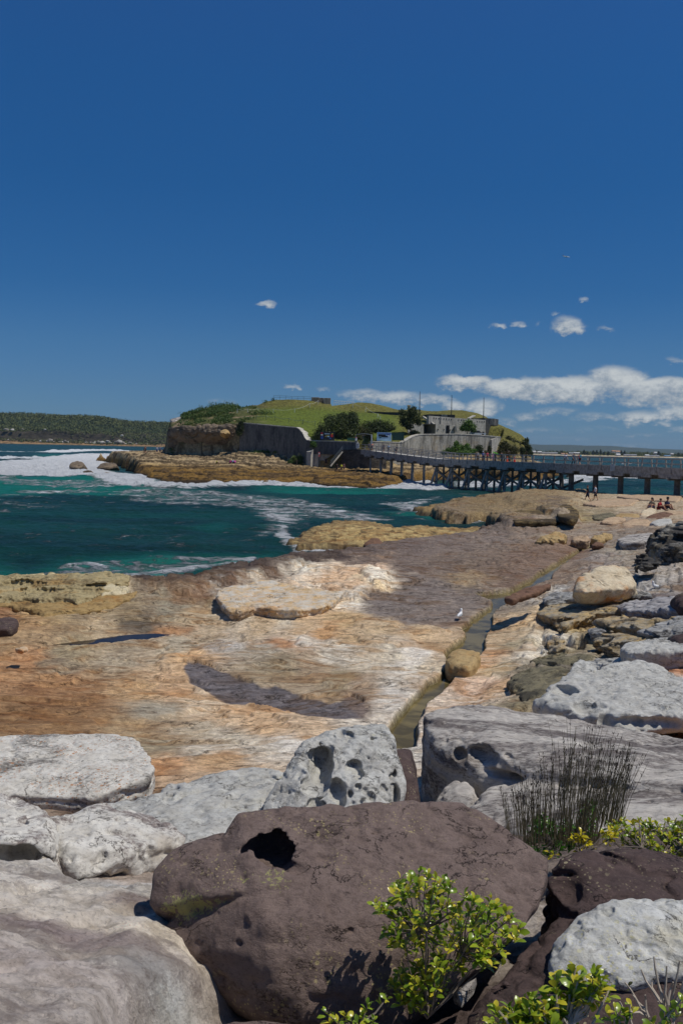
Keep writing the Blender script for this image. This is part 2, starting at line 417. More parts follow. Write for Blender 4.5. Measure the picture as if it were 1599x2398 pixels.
val = nt.math('ADD', nt.math('MULTIPLY', fn, 0.78), nt.math('MULTIPLY', nt.math('MAXIMUM', web, 0.0), 0.28))
thr = nt.math('SUBTRACT', 1.0, fa)
fm = nt.rng(nt.math('SUBTRACT', val, thr), -0.06, 0.20)
deep = nt.mix(nt.rng(nt.noise(nt.mapping(P, (0.5, 1, 1)), 0.05, 3), 0.35, 0.65), (0.008, 0.032, 0.034), (0.012, 0.058, 0.054))
wcol = nt.mix(ga, deep, (0.010, 0.150, 0.112))
near = nt.mix(nt.rng(fa, 0.25, 0.8), wcol, (0.10, 0.30, 0.27))
col = nt.mix(fm, near, (0.80, 0.82, 0.82))
nt.link(col, b.inputs['Base Color'])
nt.link(nt.rng(fm, 0, 1, 0.30, 0.85), b.inputs['Roughness'])
b.inputs['IOR'].default_value = 1.2; b.inputs['Specular IOR Level'].default_value = 0.10
bh = nt.math('ADD', nt.noise(nt.mapping(P, (0.7, 1.3, 1)), 0.8, 7, 0.66), nt.math('MULTIPLY', fn, nt.math('MULTIPLY', fm, 1.2)))
nt.link(nt.bump(bh, 1.0, 0.8), b.inputs['Normal'])
tag(link_mesh('sea', sea_me, mt), kind='structure')

# ================================================================== GROUND (rock platform)
CTL = [(-200, 1350, 1.7), (0, 1345, 1.7), (290, 1335, 1.9), (480, 1322, 1.8), (700, 1292, 1.5), (900, 1272, 1.3), (1110, 1243, 1.25), (1145, 1222, 1.6), (1250, 1200, 1.2),
       (1100, 1175, 1.0), (1248, 1146, 1.3), (1385, 1174, 1.5), (1513, 1162, 1.3), (1590, 1165, 1.5), (1700, 1175, 2.0),
       (100, 1420, 1.35), (400, 1400, 1.3), (300, 1480, 1.1), (600, 1480, 1.2), (800, 1500, 1.3), (900, 1420, 1.35), (1000, 1330, 1.45), (1150, 1300, 1.5), (1300, 1240, 1.6), (1300, 1330, 1.55),
       (100, 1650, 1.2), (400, 1650, 1.25), (700, 1650, 1.35), (850, 1600, 1.4), (1000, 1480, 1.4), (1150, 1500, 1.45), (1100, 1600, 1.5), (1250, 1560, 1.65), (400, 1760, 1.4), (640, 1770, 1.6),
       (1450, 1250, 1.9), (1500, 1400, 2.1), (1599, 1340, 2.7), (1400, 1500, 2.0), (1590, 1500, 2.5), (1400, 1700, 2.3), (1590, 1700, 2.6), (1100, 1720, 1.9),
       (150, 1800, 1.6), (100, 1900, 2.3), (450, 1830, 1.8), (600, 1850, 2.2), (150, 2000, 3.0), (300, 2040, 3.2), (450, 1960, 2.8), (150, 2200, 4.0), (100, 2390, 4.3), (350, 2290, 4.1), (450, 2390, 4.02),
       (800, 2390, 3.95), (1100, 2390, 4.0), (1590, 2390, 4.2), (1200, 2000, 3.3), (1590, 2000, 3.6), (1200, 1850, 2.3), (1590, 1850, 2.7), (850, 2000, 3.3), (1900, 2390, 4.3), (-300, 2390, 4.4), (-200, 1900, 3.1), (1900, 1900, 3.2), (-300, 1600, 1.3), (2000, 1400, 3.2)]
def _rb(x, y): return 2.0 * x / y, np.log(y)
_cp = np.array([atZ(*c) for c in CTL])
_cu, _cv = _rb(_cp[:, 0], _cp[:, 1])
def _tps(d2): return 0.5 * d2 * np.log(d2 + 1e-9)
_K = _tps((_cu[:, None] - _cu) ** 2 + (_cv[:, None] - _cv) ** 2) + 0.004 * np.eye(len(_cu))
_Pm = np.stack((np.ones_like(_cu), _cu, _cv), 1)
_A = np.block([[_K, _Pm], [_Pm.T, np.zeros((3, 3))]])
_W = np.linalg.solve(_A, np.concatenate((_cp[:, 2], np.zeros(3))))
def base_h(x, y):
    x = np.atleast_1d(np.asarray(x, float)); y = np.atleast_1d(np.asarray(y, float))
    u, v = _rb(x, y); out = _W[-3] + _W[-2] * u + _W[-1] * v
    for i in range(len(_cu)):
        out = out + _W[i] * _tps((u - _cu[i]) ** 2 + (v - _cv[i]) ** 2)
    return out
def gh(px, py, dz=0.0):
    """point of the base ground seen at photo pixel"""
    z = 1.5
    for _ in range(12):
        p = atZ(px, py, z + dz)
        z = 0.5 * z + 0.5 * float(base_h(p[0], p[1])[0])
    return p
def gp(pts, dz=0.0): return np.array([gh(p[0], p[1], dz)[:2] for p in pts])
def canon(x, y): return x / y * FPX, FPX * 5.6 / y

NR, NT_ = (1500, 1150) if FULL else (700, 550)
q = np.linspace(0, 1, NR)
r = 1.0 / ((1 - q) / 2.6 ** 0.62 + q / 175.0 ** 0.62) ** (1 / 0.62)
x, y = polar_grid(r, np.linspace(R(-33), R(33), NT_))
h = base_h(x, y)
wx = x + 0.5 * n2(x * 0.4, y * 0.4, 61) + 0.12 * n2(x * 1.7, y * 1.7, 62) + 0.04 * n2(x * 6, y * 6, 63)
wy = y + 0.5 * n2(x * 0.4 + 9, y * 0.4, 64) + 0.12 * n2(x * 1.7, y * 1.7 + 5, 65) + 0.04 * n2(x * 6 + 3, y * 6, 66)
LAND = [(-300, 1350), (0, 1342), (60, 1340), (120, 1336), (200, 1334), (290, 1334), (310, 1338), (370, 1338), (430, 1335), (480, 1321), (530, 1312), (590, 1303), (640, 1300), (655, 1290), (720, 1290), (790, 1285), (830, 1277), (900, 1270), (960, 1258), (1050, 1245), (1106, 1243), (1125, 1226), (1145, 1222), (1172, 1222), (1180, 1207),
        (1172, 1203), (1150, 1196), (1110, 1196), (1085, 1201), (1030, 1192), (1010, 1190), (1030, 1178), (1060, 1168), (1110, 1162), (1150, 1155), (1200, 1149), (1248, 1143), (1360, 1145), (1427, 1156), (1513, 1160), (1620, 1160), (1900, 1165)]
far = np.clip(y / 40.0, 0.4, 3)
landp = np.concatenate((gp(LAND), [(90, 110), (90, -10), (-90, -10), (-90, 36), (-40, 37)]))
sd = poly_sd(x + (wx - x) * far, y + (wy - y) * far, landp, 9.0)
rough_pts = [(1300, 1420, 1), (1500, 1420, 1), (1400, 1480, 1), (1590, 1500, 1), (1350, 1550, .7), (1500, 1560, .6), (1580, 1300, .9), (1250, 1600, .35), (1200, 1480, .2), (430, 1350, .7), (560, 1330, .7), (720, 1300, .5), (900, 1285, .3), (100, 1370, .45), (250, 1370, .4), (1250, 1170, .7), (1130, 1165, .8), (1200, 1190, .7), (1360, 1160, .5), (1450, 1180, .2), (1420, 1230, .3), (1000, 1330, .1), (700, 1480, .12), (300, 1480, .2), (200, 1650, .2), (600, 1650, .1), (900, 1580, .1), (1100, 1580, .1), (150, 2200, .22), (400, 2000, .25), (500, 1850, .2), (1000, 2390, .5), (1500, 2390, .6), (1400, 1900, .4), (1500, 1700, .2), (1200, 1780, .4)]
U, V = canon(x, y)
# soft field from scattered samples on the ground
def field(pts, vals, warp, power=4, ax=1.7):
    P = np.array([canon(*gh(p[0], p[1])[:2]) for p in pts]); vals = np.asarray(vals, np.float32)
    if vals.ndim == 1: vals = vals[:, None]
    rel = warp
    uu = (U + rel * (2.0 * n2(x * 0.35, y * 0.35, 71) + 1.0 * n2(x * 1.3, y * 1.3, 72) + 0.5 * n2(x * 4, y * 4, 73))) / ax
    vv = V + rel * 0.55 * (2.0 * n2(x * 0.35 + 4, y * 0.35, 74) + 1.0 * n2(x * 1.3, y * 1.3 + 3, 75) + 0.5 * n2(x * 4 + 1, y * 4, 76))
    num = np.zeros((len(x), vals.shape[1]), np.float32); den = np.zeros(len(x), np.float32)
    for (pu, pv), v in zip(P, vals):
        d2 = ((uu - pu / ax) ** 2 + (vv - pv) ** 2 + 25.0).astype(np.float32)
        wgt = 1.0 / (d2 * d2)
        num += wgt[:, None] * v; den += wgt
    return num / den[:, None]
rough = field([p[:2] for p in rough_pts], [p[2] for p in rough_pts], 30)[:, 0]
# -------- large shapes
def plateau(pts, rise, edge, noise=1.0, extra=None):
    """raise (or sink) the ground inside a traced outline; steep edge"""
    global h
    P = gp(pts, max(rise, 0))
    if extra: P = np.concatenate((P, extra))
    s = poly_sd(x + (wx - x) * noise, y + (wy - y) * noise, P, edge * 2 + 0.3)
    k = sstep(s, -edge, edge * 0.25)
    h = h + rise * k
    return s
masks = {}
def patch(pts, soft, noise=0.6, dz=0.0):
    P = gp(pts, dz); s = poly_sd(x + (wx - x) * noise, y + (wy - y) * noise, P, soft * 2 + 0.3)
    return sstep(s, -soft, soft)
# swell and hummocks of the sandstone
lowf = 0.16 * n2(x * 0.16, y * 0.16, 21) + 0.09 * n2(x * 0.45, y * 0.4, 22)
h = h + lowf * np.clip((y - 8) / 12, 0.15, 1)
plateau([(560, 1400), (600, 1372), (640, 1362), (690, 1342), (716, 1322), (790, 1318), (850, 1325), (900, 1345), (880, 1375), (830, 1392), (800, 1380), (740, 1360)], 0.22, 0.5, 0.6)
plateau([(870, 1372), (905, 1362), (960, 1364), (995, 1356), (985, 1345), (930, 1325), (880, 1325), (850, 1345)], 0.16, 0.12, 0.6)
plateau([(300, 1352), (420, 1345), (540, 1322), (660, 1302), (720, 1296), (700, 1308), (600, 1332), (520, 1350), (420, 1372), (380, 1364)], 0.25, 0.35, 1.2)
DARK = [(425, 1564), (434, 1552), (461, 1553), (496, 1562), (526, 1576), (561, 1589), (607, 1608), (645, 1603), (675, 1612), (729, 1624), (767, 1633), (794, 1631), (821, 1618), (844, 1631), (859, 1654), (848, 1670), (783, 1675), (737, 1671), (698, 1666), (668, 1654), (630, 1643), (584, 1637), (541, 1637), (515, 1627), (476, 1608), (442, 1593)]
plateau(DARK, -0.05, 0.10, 0.25)
plateau([(1180, 1402), (1200, 1388), (1255, 1372), (1290, 1368), (1290, 1378), (1250, 1392), (1200, 1410)], 0.12, 0.1, 0.3)
# outer rocks
plateau([(1170, 1208), (1180, 1198), (1240, 1192), (1300, 1196), (1330, 1212), (1260, 1222), (1190, 1222)], 0.35, 0.4, 1.0)
plateau([(1255, 1185), (1300, 1178), (1345, 1190), (1356, 1214), (1320, 1216), (1280, 1200)], 0.5, 0.35, 1.0)
plateau([(1190, 1160), (1248, 1150), (1360, 1152), (1350, 1170), (1250, 1178), (1200, 1172)], 0.5, 1.2, 1.5)
for c in [(1290, 1500, 20, 14), (1320, 1508, 14, 10), (1400, 1496, 26, 8), (1440, 1512, 18, 10), (1345, 1452, 24, 8), (1500, 1475, 20, 5), (1400, 1464, 22, 4), (1398, 1530, 16, 5), (1315, 1534, 8, 4), (1440, 1420, 16, 5)]:
    plateau([(c[0] + c[2] * math.cos(t), c[1] + c[3] * math.sin(t)) for t in np.linspace(0, 6.28, 9)[:-1]], -0.4, 0.12, 1.2)
# orange pans between the grey rocks on the right
plateau([(1225, 1664), (1270, 1655), (1340, 1662), (1400, 1680), (1430, 1705), (1330, 1700), (1250, 1685)], -0.12, 0.3, 0.5)
# front shelf of pale rock, lower left
shelf = plateau([(0, 2050), (130, 2055), (165, 2088), (192, 2110), (280, 2114), (352, 2110), (440, 2130), (500, 2200), (500, 2265), (420, 2298), (335, 2318), (288, 2345), (262, 2398), (240, 2500)], 0.28, 0.14, 0.25, [(-0.3, 1.0), (-9, 1.0), (-9, 6.6)])
plateau([(265, 2158), (285, 2146), (300, 2150), (298, 2170), (275, 2182)], -0.10, 0.03, 0.15)
plateau([(0, 2220), (40, 2212), (85, 2214), (60, 2228), (10, 2240)], -0.06, 0.08, 0.2)
plateau([(160, 2330), (220, 2300), (300, 2285), (320, 2300), (270, 2340), (200, 2390)], -0.04, 0.15, 0.3)
# ------- small relief: bedding steps, pits
st = 0.13 + 0.0 * x
hq = (h + 0.22 * fbm2(x * 0.35, y * 0.6, 4, 81)) / st
fr = hq - np.floor(hq)
terr = (np.floor(hq) + sstep(fr, 0.43, 0.57)) * st - hq * st
amp = np.clip(y / 14, 0.35, 1.6)
h = h + terr * np.clip(0.55 + 1.0 * rough, 0, 1) * sstep(y, 9.0, 13.0)
h = h + rough * 0.16 * amp * fbm2(x * 0.55, y * 0.7, 3, 82, 0.5) + rough * 0.05 * fbm2(x * 2.2, y * 2.2, 3, 83)
h = h + (0.012 + 0.02 * rough) * fbm2(x * 5, y * 6, 4, 84) + 0.006 * fbm2(x * 22, y * 22, 3, 85) * np.clip(10 / y, 0, 1)
nr_ = 1 - sstep(y, 8.5, 12)
h = h + nr_ * (0.055 * fbm2(wx * 1.3, wy * 1.5, 5, 87, .55, True) + 0.016 * fbm2(x * 9, y * 9, 3, 88) - 0.05 * np.clip(n2(x * 2.6 + 4, y * 3.2, 89) - .25, 0, 1))
pit = np.clip(n2(x * 2.2, y * 2.2, 86) - 0.42, 0, 1) * 1.2
h = h - pit * (0.05 + 0.35 * rough)
# ------- channel and rock pools
CH_L = [(1388, 1276), (1345, 1296), (1312, 1318), (1275, 1340), (1235, 1366), (1200, 1386), (1115, 1398), (1148, 1416), (1145, 1426), (1125, 1446), (1104, 1457), (1097, 1468), (1081, 1477), (1092, 1490), (1089, 1502), (1059, 1518), (1043, 1538), (1047, 1556), (1051, 1569), (1030, 1594), (1007, 1607), (987, 1633), (957, 1658), (925, 1690), (905, 1730), (900, 1790)]
CH_R = [(985, 1790), (970, 1712), (985, 1690), (1000, 1660), (1030, 1638), (1046, 1622), (1069, 1597), (1084, 1574), (1102, 1561), (1117, 1548), (1135, 1530), (1138, 1515), (1135, 1492), (1150, 1472), (1154, 1451), (1161, 1436), (1181, 1418), (1199, 1404), (1240, 1386), (1284, 1364), (1313, 1333), (1352, 1300), (1394, 1282)]
CHP = px_poly(CH_L + CH_R, 1.2)
s = poly_sd(x + 0.25 * (wx - x), y + 0.25 * (wy - y), CHP, 2.0)
chan = s
kk = sstep(s, -1.5, 0.0) * 0.9; h = h * (1 - kk) + np.clip(h, 1.30, 1.38) * kk
h = h * (1 - sstep(s, -0.06, 0.12)) + 0.95 * sstep(s, -0.06, 0.12)
def pool(pts, level, depth):
    global h
    P = gp(pts); s = poly_sd(x, y, P, 1.0)
    k = sstep(s, -0.35, 0.08)
    h = h * (1 - k) + (level - depth) * k + 0.02 * n2(x * 5, y * 5, 5) * k
    return P
POOL_A = [(100, 1509), (149, 1500), (232, 1491), (298, 1483), (365, 1480), (394, 1481), (350, 1496), (298, 1501), (232, 1508), (176, 1516), (140, 1511)]
za = float(np.mean([gh(*p)[2] for p in POOL_A])) - 0.08
PA = pool(POOL_A, za, 0.08)
# fall away to the sea
edge = sstep(sd, -1.0 , 0.6)
lipn = 0.6 + 0.5 * n2(x * 0.5, y * 0.5, 91)
h = np.where(sd < 0.8, -1.2 + (h + 1.2) * np.where(sd > 0, 0.9 + 0.1 * sstep(sd, 0, 0.8), 0.9 * sstep(sd, -0.9 * lipn - 0.25, 0.05)), h)
# low algae ledges in the water (traced at their own level)
LEDGE = [(663, 1262), (672, 1254), (690, 1250), (712, 1238), (732, 1226), (770, 1219), (793, 1214), (870, 1215), (908, 1224), (925, 1231), (940, 1226), (969, 1225), (1023, 1230), (1053, 1229), (1080, 1233), (1126, 1229), (1150, 1240), (1100, 1262), (950, 1285), (880, 1282), (847, 1279), (793, 1272), (736, 1273), (697, 1275)]
s1 = poly_sd(x + 1.6 * (wx - x), y + 1.6 * (wy - y), px_poly(LEDGE, 0.45), 5.0)
TIP = [(972, 1190), (1000, 1181), (1035, 1181), (1060, 1168), (1120, 1160), (1200, 1160), (1200, 1200), (1150, 1204), (1110, 1203), (1085, 1207), (1055, 1201), (1025, 1203), (985, 1199)]
s2 = poly_sd(x + 2.5 * (wx - x), y + 2.5 * (wy - y), px_poly(TIP, 0.45), 7.0)
bumps = 0.22 * fbm2(x * 0.35, y * 0.35, 5, 95, 0.6, True) + 0.16 * fbm2(x * 1.3, y * 1.3, 4, 96, .6)
led = -1.2 + (1.42 + bumps + 0.25 * sstep(s1, 0, 5)) * sstep(s1, -0.9, 0.5)
led2 = -1.2 + (1.6 + bumps) * sstep(s2, -1.2, 0.8)
algae = (np.maximum(s1, s2) > -1.0) & (np.maximum(led, led2) > h - 0.02)
h = np.maximum(h, np.maximum(led, led2))
# ------- true stone colours, sampled here and there
COL = [(40, 1360, 'b0a071'), (150, 1365, 'aa9a6c'), (250, 1360, 'b3a276'), (280, 1345, 'c0ae82'), (200, 1392, 'a08c5c'), (40, 1395, 'b39c68'), (100, 1415, 'a88a50'), (230, 1412, '9a845a'), (288, 1374, 'cdbb98'), (20, 1425, '8a5f2e'),
       (335, 1360, '54443a'), (430, 1350, '4e4038'), (520, 1335, '4e4038'), (600, 1325, '564438'), (700, 1305, '5a483c'), (780, 1298, '54443a'), (400, 1388, '7a5f40'), (470, 1378, '7d6248'), (560, 1350, '6b5544'), (640, 1345, '6e5a48'), (480, 1400, '8a7450'),
       (850, 1290, '5e5048'), (950, 1285, '665850'), (1050, 1270, '6e6056'), (1150, 1250, '75675c'), (1160, 1230, '5f5349'), (1250, 1238, '7d6c5c'), (1350, 1240, '8a7a68'), (950, 1330, '6a5a4e'), (1050, 1330, '6c5c4e'), (1150, 1330, '6c5a4a'), (1250, 1310, '705a48'), (1320, 1285, '745c48'), (850, 1318, '6a5a4e'), (1000, 1380, '70645c'), (930, 1400, '726860'), (1100, 1385, '6e6258'), (950, 1440, '7a7068'), (1050, 1440, '857464'), (1090, 1355, '8f7a58'), (1200, 1360, '6e5846'),
       (1350, 1320, '85705a'), (1400, 1310, '8a8078'), (1310, 1360, '806a54'), (1330, 1390, '80705f'), (1450, 1290, '8c8270'), (1420, 1252, '857868'), (1500, 1260, '7c6f60'),
       (1400, 1185, '9c8a6a'), (1480, 1178, 'aa9a7c'), (1400, 1205, '7c6f50'), (1450, 1222, '93806a'), (1560, 1185, 'a08e70'), (1300, 1226, '8a7a62'), (1250, 1203, '766440'), (1200, 1185, '7c6840'), (1150, 1170, '74613a'), (1280, 1165, '806b42'), (1340, 1162, '8f7c56'), (1300, 1192, '6a5a44'), (1210, 1212, '857250'), (1360, 1210, '8a7a4c'),
       (540, 1392, 'b0aca2'), (600, 1378, 'bfb39c'), (680, 1395, 'c9a87e'), (750, 1398, 'cfae84'), (820, 1368, 'c8a478'), (720, 1335, 'cfc8b4'), (780, 1328, 'c8b498'), (860, 1335, 'c9a680'), (885, 1362, 'd8cdb6'), (820, 1402, 'd8d2c2'), (860, 1385, 'c9b080'), (620, 1405, 'c0ae94'), (540, 1415, '84827c'), (690, 1350, 'cfc6b2'),
       (60, 1455, 'a07a44'), (60, 1490, '9a7c50'), (200, 1450, '8a7450'), (300, 1422, '84704c'), (400, 1420, '8a8068'), (430, 1440, 'a58f6a'), (340, 1458, '5c5242'), (250, 1475, 'a8926c'), (60, 1540, 'a5743a'), (20, 1520, '9a7844'), (150, 1560, '8f7d60'), (300, 1540, '9c8c70'), (420, 1520, 'a3957a'), (500, 1480, 'ab9470'), (600, 1455, 'b59a70'), (700, 1460, 'b8986a'), (800, 1450, 'b5945c'), (780, 1478, 'b0803e'), (900, 1470, 'b59b70'), (1000, 1480, 'b89a6c'), (1045, 1505, 'c0a070'), (560, 1440, 'b8ad98'), (500, 1430, 'b0a080'), (650, 1440, 'c0b49c'), (880, 1425, '7a7068'), (400, 1478, '9c6c34'), (170, 1530, '94835f'),
       (450, 1545, 'c0965c'), (530, 1510, 'b0aaa0'), (600, 1530, 'a59c88'), (700, 1500, 'cbc2b0'), (800, 1530, 'c4baa5'), (900, 1540, 'b8ac94'), (960, 1570, 'c9c1b0'), (940, 1620, 'c4bdb0'), (1000, 1560, 'bfae90'), (720, 1575, '9a8260'), (800, 1590, '94825f'), (630, 1575, '8f7f60'), (870, 1610, '9a8468'), (650, 1515, 'a5723a'), (820, 1500, 'b0905e'), (1000, 1520, 'ab8a5a'), (960, 1540, 'cfc6b6'),
       (100, 1620, '8a5c22'), (200, 1650, '8a6028'), (60, 1680, '86602a'), (20, 1580, 'a5763c'), (240, 1690, '906a35'), (300, 1610, 'b08a54'), (400, 1600, 'b89160'), (350, 1660, '9c927c'), (450, 1640, 'c4ac88'), (520, 1665, 'c4a274'), (600, 1685, 'c09a68'), (700, 1700, 'c4a57c'), (450, 1700, 'a8987c'), (380, 1740, '948464'), (520, 1720, 'b5a890'), (600, 1750, 'c8bda8'), (650, 1740, 'cfc7b8'), (460, 1755, 'c4b8a2'), (390, 1785, 'b98445'), (500, 1780, 'b8905a'), (150, 1590, '96682c'), (180, 1700, '86602a'), (300, 1700, 'a0855a'), (860, 1690, 'c8bca8'),
       (1180, 1480, 'b0956c'), (1220, 1450, 'c0a57a'), (1150, 1540, 'c09c70'), (1110, 1600, 'c8a684'), (1060, 1630, 'c9b49a'), (1170, 1610, 'c8b090'), (1250, 1525, 'd4cab4'), (1220, 1508, '948564'), (1290, 1492, 'd0c8b4'), (1180, 1565, 'c0b08c'), (1230, 1570, '77705c'), (1320, 1560, '7a7260'), (1280, 1600, '857a60'), (1250, 1640, '7d7254'), (1350, 1590, '8c7f62'), (1150, 1420, '857664'), (1210, 1400, '847868'), (1000, 1720, 'd0c8ba'), (960, 1750, 'c9c2b4'),
       (1300, 1398, 'a9a59c'), (1400, 1385, '7c7a74'), (1500, 1385, '9a9690'), (1380, 1412, 'a58f6a'), (1450, 1412, 'b8b6b2'), (1550, 1410, '6e6664'), (1280, 1440, 'c0a06a'), (1330, 1445, '8a8272'), (1450, 1432, 'b8a06e'), (1500, 1445, 'c09048'), (1580, 1445, '9a9898'), (1400, 1458, 'a8904e'), (1330, 1480, '9a8654'), (1450, 1492, '9a7a44'), (1560, 1495, 'a8a6a4'), (1590, 1470, '84807e'), (1520, 1540, 'cfae84'), (1570, 1545, 'b06a34'), (1480, 1560, '77706a'), (1400, 1535, '8f8368'), (1360, 1500, '857a5a'), (1590, 1530, '9c8868'), (1480, 1512, 'b5b5b5'),
       (1350, 1685, 'cfa070'), (1280, 1665, 'd8c49c'), (1450, 1720, 'b07a40'), (1550, 1728, 'b07840'), (1500, 1640, 'b0b0b0'), (1400, 1600, 'c0b8ac'), (1430, 1650, 'c8a67c'),
       (450, 1945, '655654'), (520, 1920, '6e605c'), (400, 1990, '8d7c6c'), (330, 2040, '94826f'), (280, 2080, 'a5927f'), (420, 2050, '8c7a6a'), (250, 2020, '6a5c5a'), (500, 1900, '5e5250'), (550, 1950, '9c8c7a'),
       (60, 2080, 'c9c4bc'), (200, 2150, 'c8c0b2'), (300, 2130, 'bcbcb6'), (100, 2250, 'c4b9a9'), (60, 2330, 'b8aca0'), (120, 2315, '8d7c76'), (185, 2335, 'a89890'), (250, 2270, 'c4b9aa'), (340, 2252, '8a7a72'), (60, 2270, 'cbbfae'), (160, 2220, 'ccc2b2'), (230, 2200, 'c2bcb0'), (330, 2310, 'd2c4ae'), (220, 2370, 'cdbfac'), (440, 2230, 'b0a89c'), (60, 2190, 'cdc4b6'), (150, 2090, 'c0bdb8'), (20, 2390, 'b4a69c'), (300, 2390, 'b4b4ae'), (350, 2190, 'b5aca0'),
       (700, 2390, '5c4c48'), (1000, 2390, '5a4a46'), (1300, 2390, '4a3e3a'), (1250, 1990, '5a4c40'), (1450, 1950, '4a4030'), (1590, 2000, '6a5a50'), (1150, 1900, 'a9a7a4'), (1350, 1850, 'aaa6a0'), (1590, 1890, 'c9a878'), (800, 2000, '6a5a54')]
cols = field([c[:2] for c in COL], [lin(c[2]) for c in COL], 17, ax=1.9)
k = patch(DARK, 0.05, 0.25)[:, None]; cols = cols * (1 - k) + np.array(lin('665f60')) * k
k = patch([(805, 1618), (835, 1615), (865, 1640), (872, 1668), (850, 1676), (800, 1640)], 0.12, 0.4)[:, None] * 0.6; cols = cols * (1 - k) + np.array(lin('7a6450')) * k
k = patch([(865, 1402), (900, 1382), (960, 1368), (1010, 1362), (1090, 1390), (1130, 1410), (1100, 1445), (1060, 1470), (960, 1458), (880, 1440), (850, 1420)], 0.35, 1.0)[:, None] * 0.75; cols = cols * (1 - k) + np.array(lin('71665f')) * k
k = np.clip((sstep(s1, -1.2, -0.4) + sstep(s2, -1.2, -0.4)), 0, 1) * (algae)
k = (k)[:, None]; an = sstep(fbm2(x * 0.7, y * 0.7, 5, 99, .62), -.22, .22)[:, None]; ad = (sstep(fbm2(x * 0.9 + 5, y * 0.9, 5, 100, .65), .08, .3) * .75)[:, None]
cols = cols * (1 - k) + (np.array(lin('8a6a26')) * an + np.array(lin('a8904a')) * (1 - an)) * (1 - ad) * k + np.array(lin('3e3018')) * ad * k
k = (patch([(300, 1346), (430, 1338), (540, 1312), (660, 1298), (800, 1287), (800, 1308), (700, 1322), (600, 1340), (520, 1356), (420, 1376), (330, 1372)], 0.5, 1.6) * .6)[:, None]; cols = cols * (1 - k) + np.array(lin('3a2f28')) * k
# mustard weed near the tide line of the outer rocks
k = (sstep(1.15 - h + 0.35 * n2(x * .6, y * .6, 12), 0.0, 0.5) * sstep(y, 78, 95) * 0.75)[:, None]
cols = cols * (1 - k) + np.array(lin('7d6530')) * k
# channel bed, damp rim
k = sstep(chan, -0.06, 0.02)[:, None]; cols = cols * (1 - k) + np.array(lin('6f6434')) * k
k = (sstep(0.95 - h, -0.03, 0.05) * sstep(y, 10, 14) * (1 - sstep(y, 60, 70)))[:, None] * 0.5; cols = cols * (1 - k) + np.array(lin('57492c')) * k
# wet black band just above the sea
k = (sstep(0.42 - h, -0.1, 0.25))[:, None] * 0.7; cols = cols * (1 - k) + np.array(lin('2e2823')) * k
gr_me = np_mesh('ground', np.stack((x, y, h), 1), grid_quads(NR, NT_)[:, ::-1])
add_attr(gr_me, 'stone', cols); add_attr(gr_me, 'rough', rough); add_attr(gr_me, 'band', sstep(y, 9.0, 14.0))
GX, GY, GH, GSH = x, y, h, (NR, NT_)
_gr, _gth0, _gth1 = r.copy(), R(-33), R(33)
def ground_z(px_, py_):
    """height of the finished ground mesh at world x, y"""
    rr = math.hypot(px_, py_); tt = math.atan2(px_, py_)
    i = int(np.clip(np.searchsorted(_gr, rr), 1, GSH[0] - 1)); j = int(np.clip(round((tt - _gth0) / (_gth1 - _gth0) * (GSH[1] - 1)), 0, GSH[1] - 1))
    return float(GH.reshape(GSH)[i, j])
def ground_at(px, py):
    """first hit of a photo ray on the finished ground"""
    d = ray(px, py); lo = None
    for Y in np.geomspace(3.5, 170, 900):
        p = CAM + d * (Y / d[1])
        if p[2] < ground_z(p[0], p[1]):
            return p
    return atZ(px, py, 1.5)

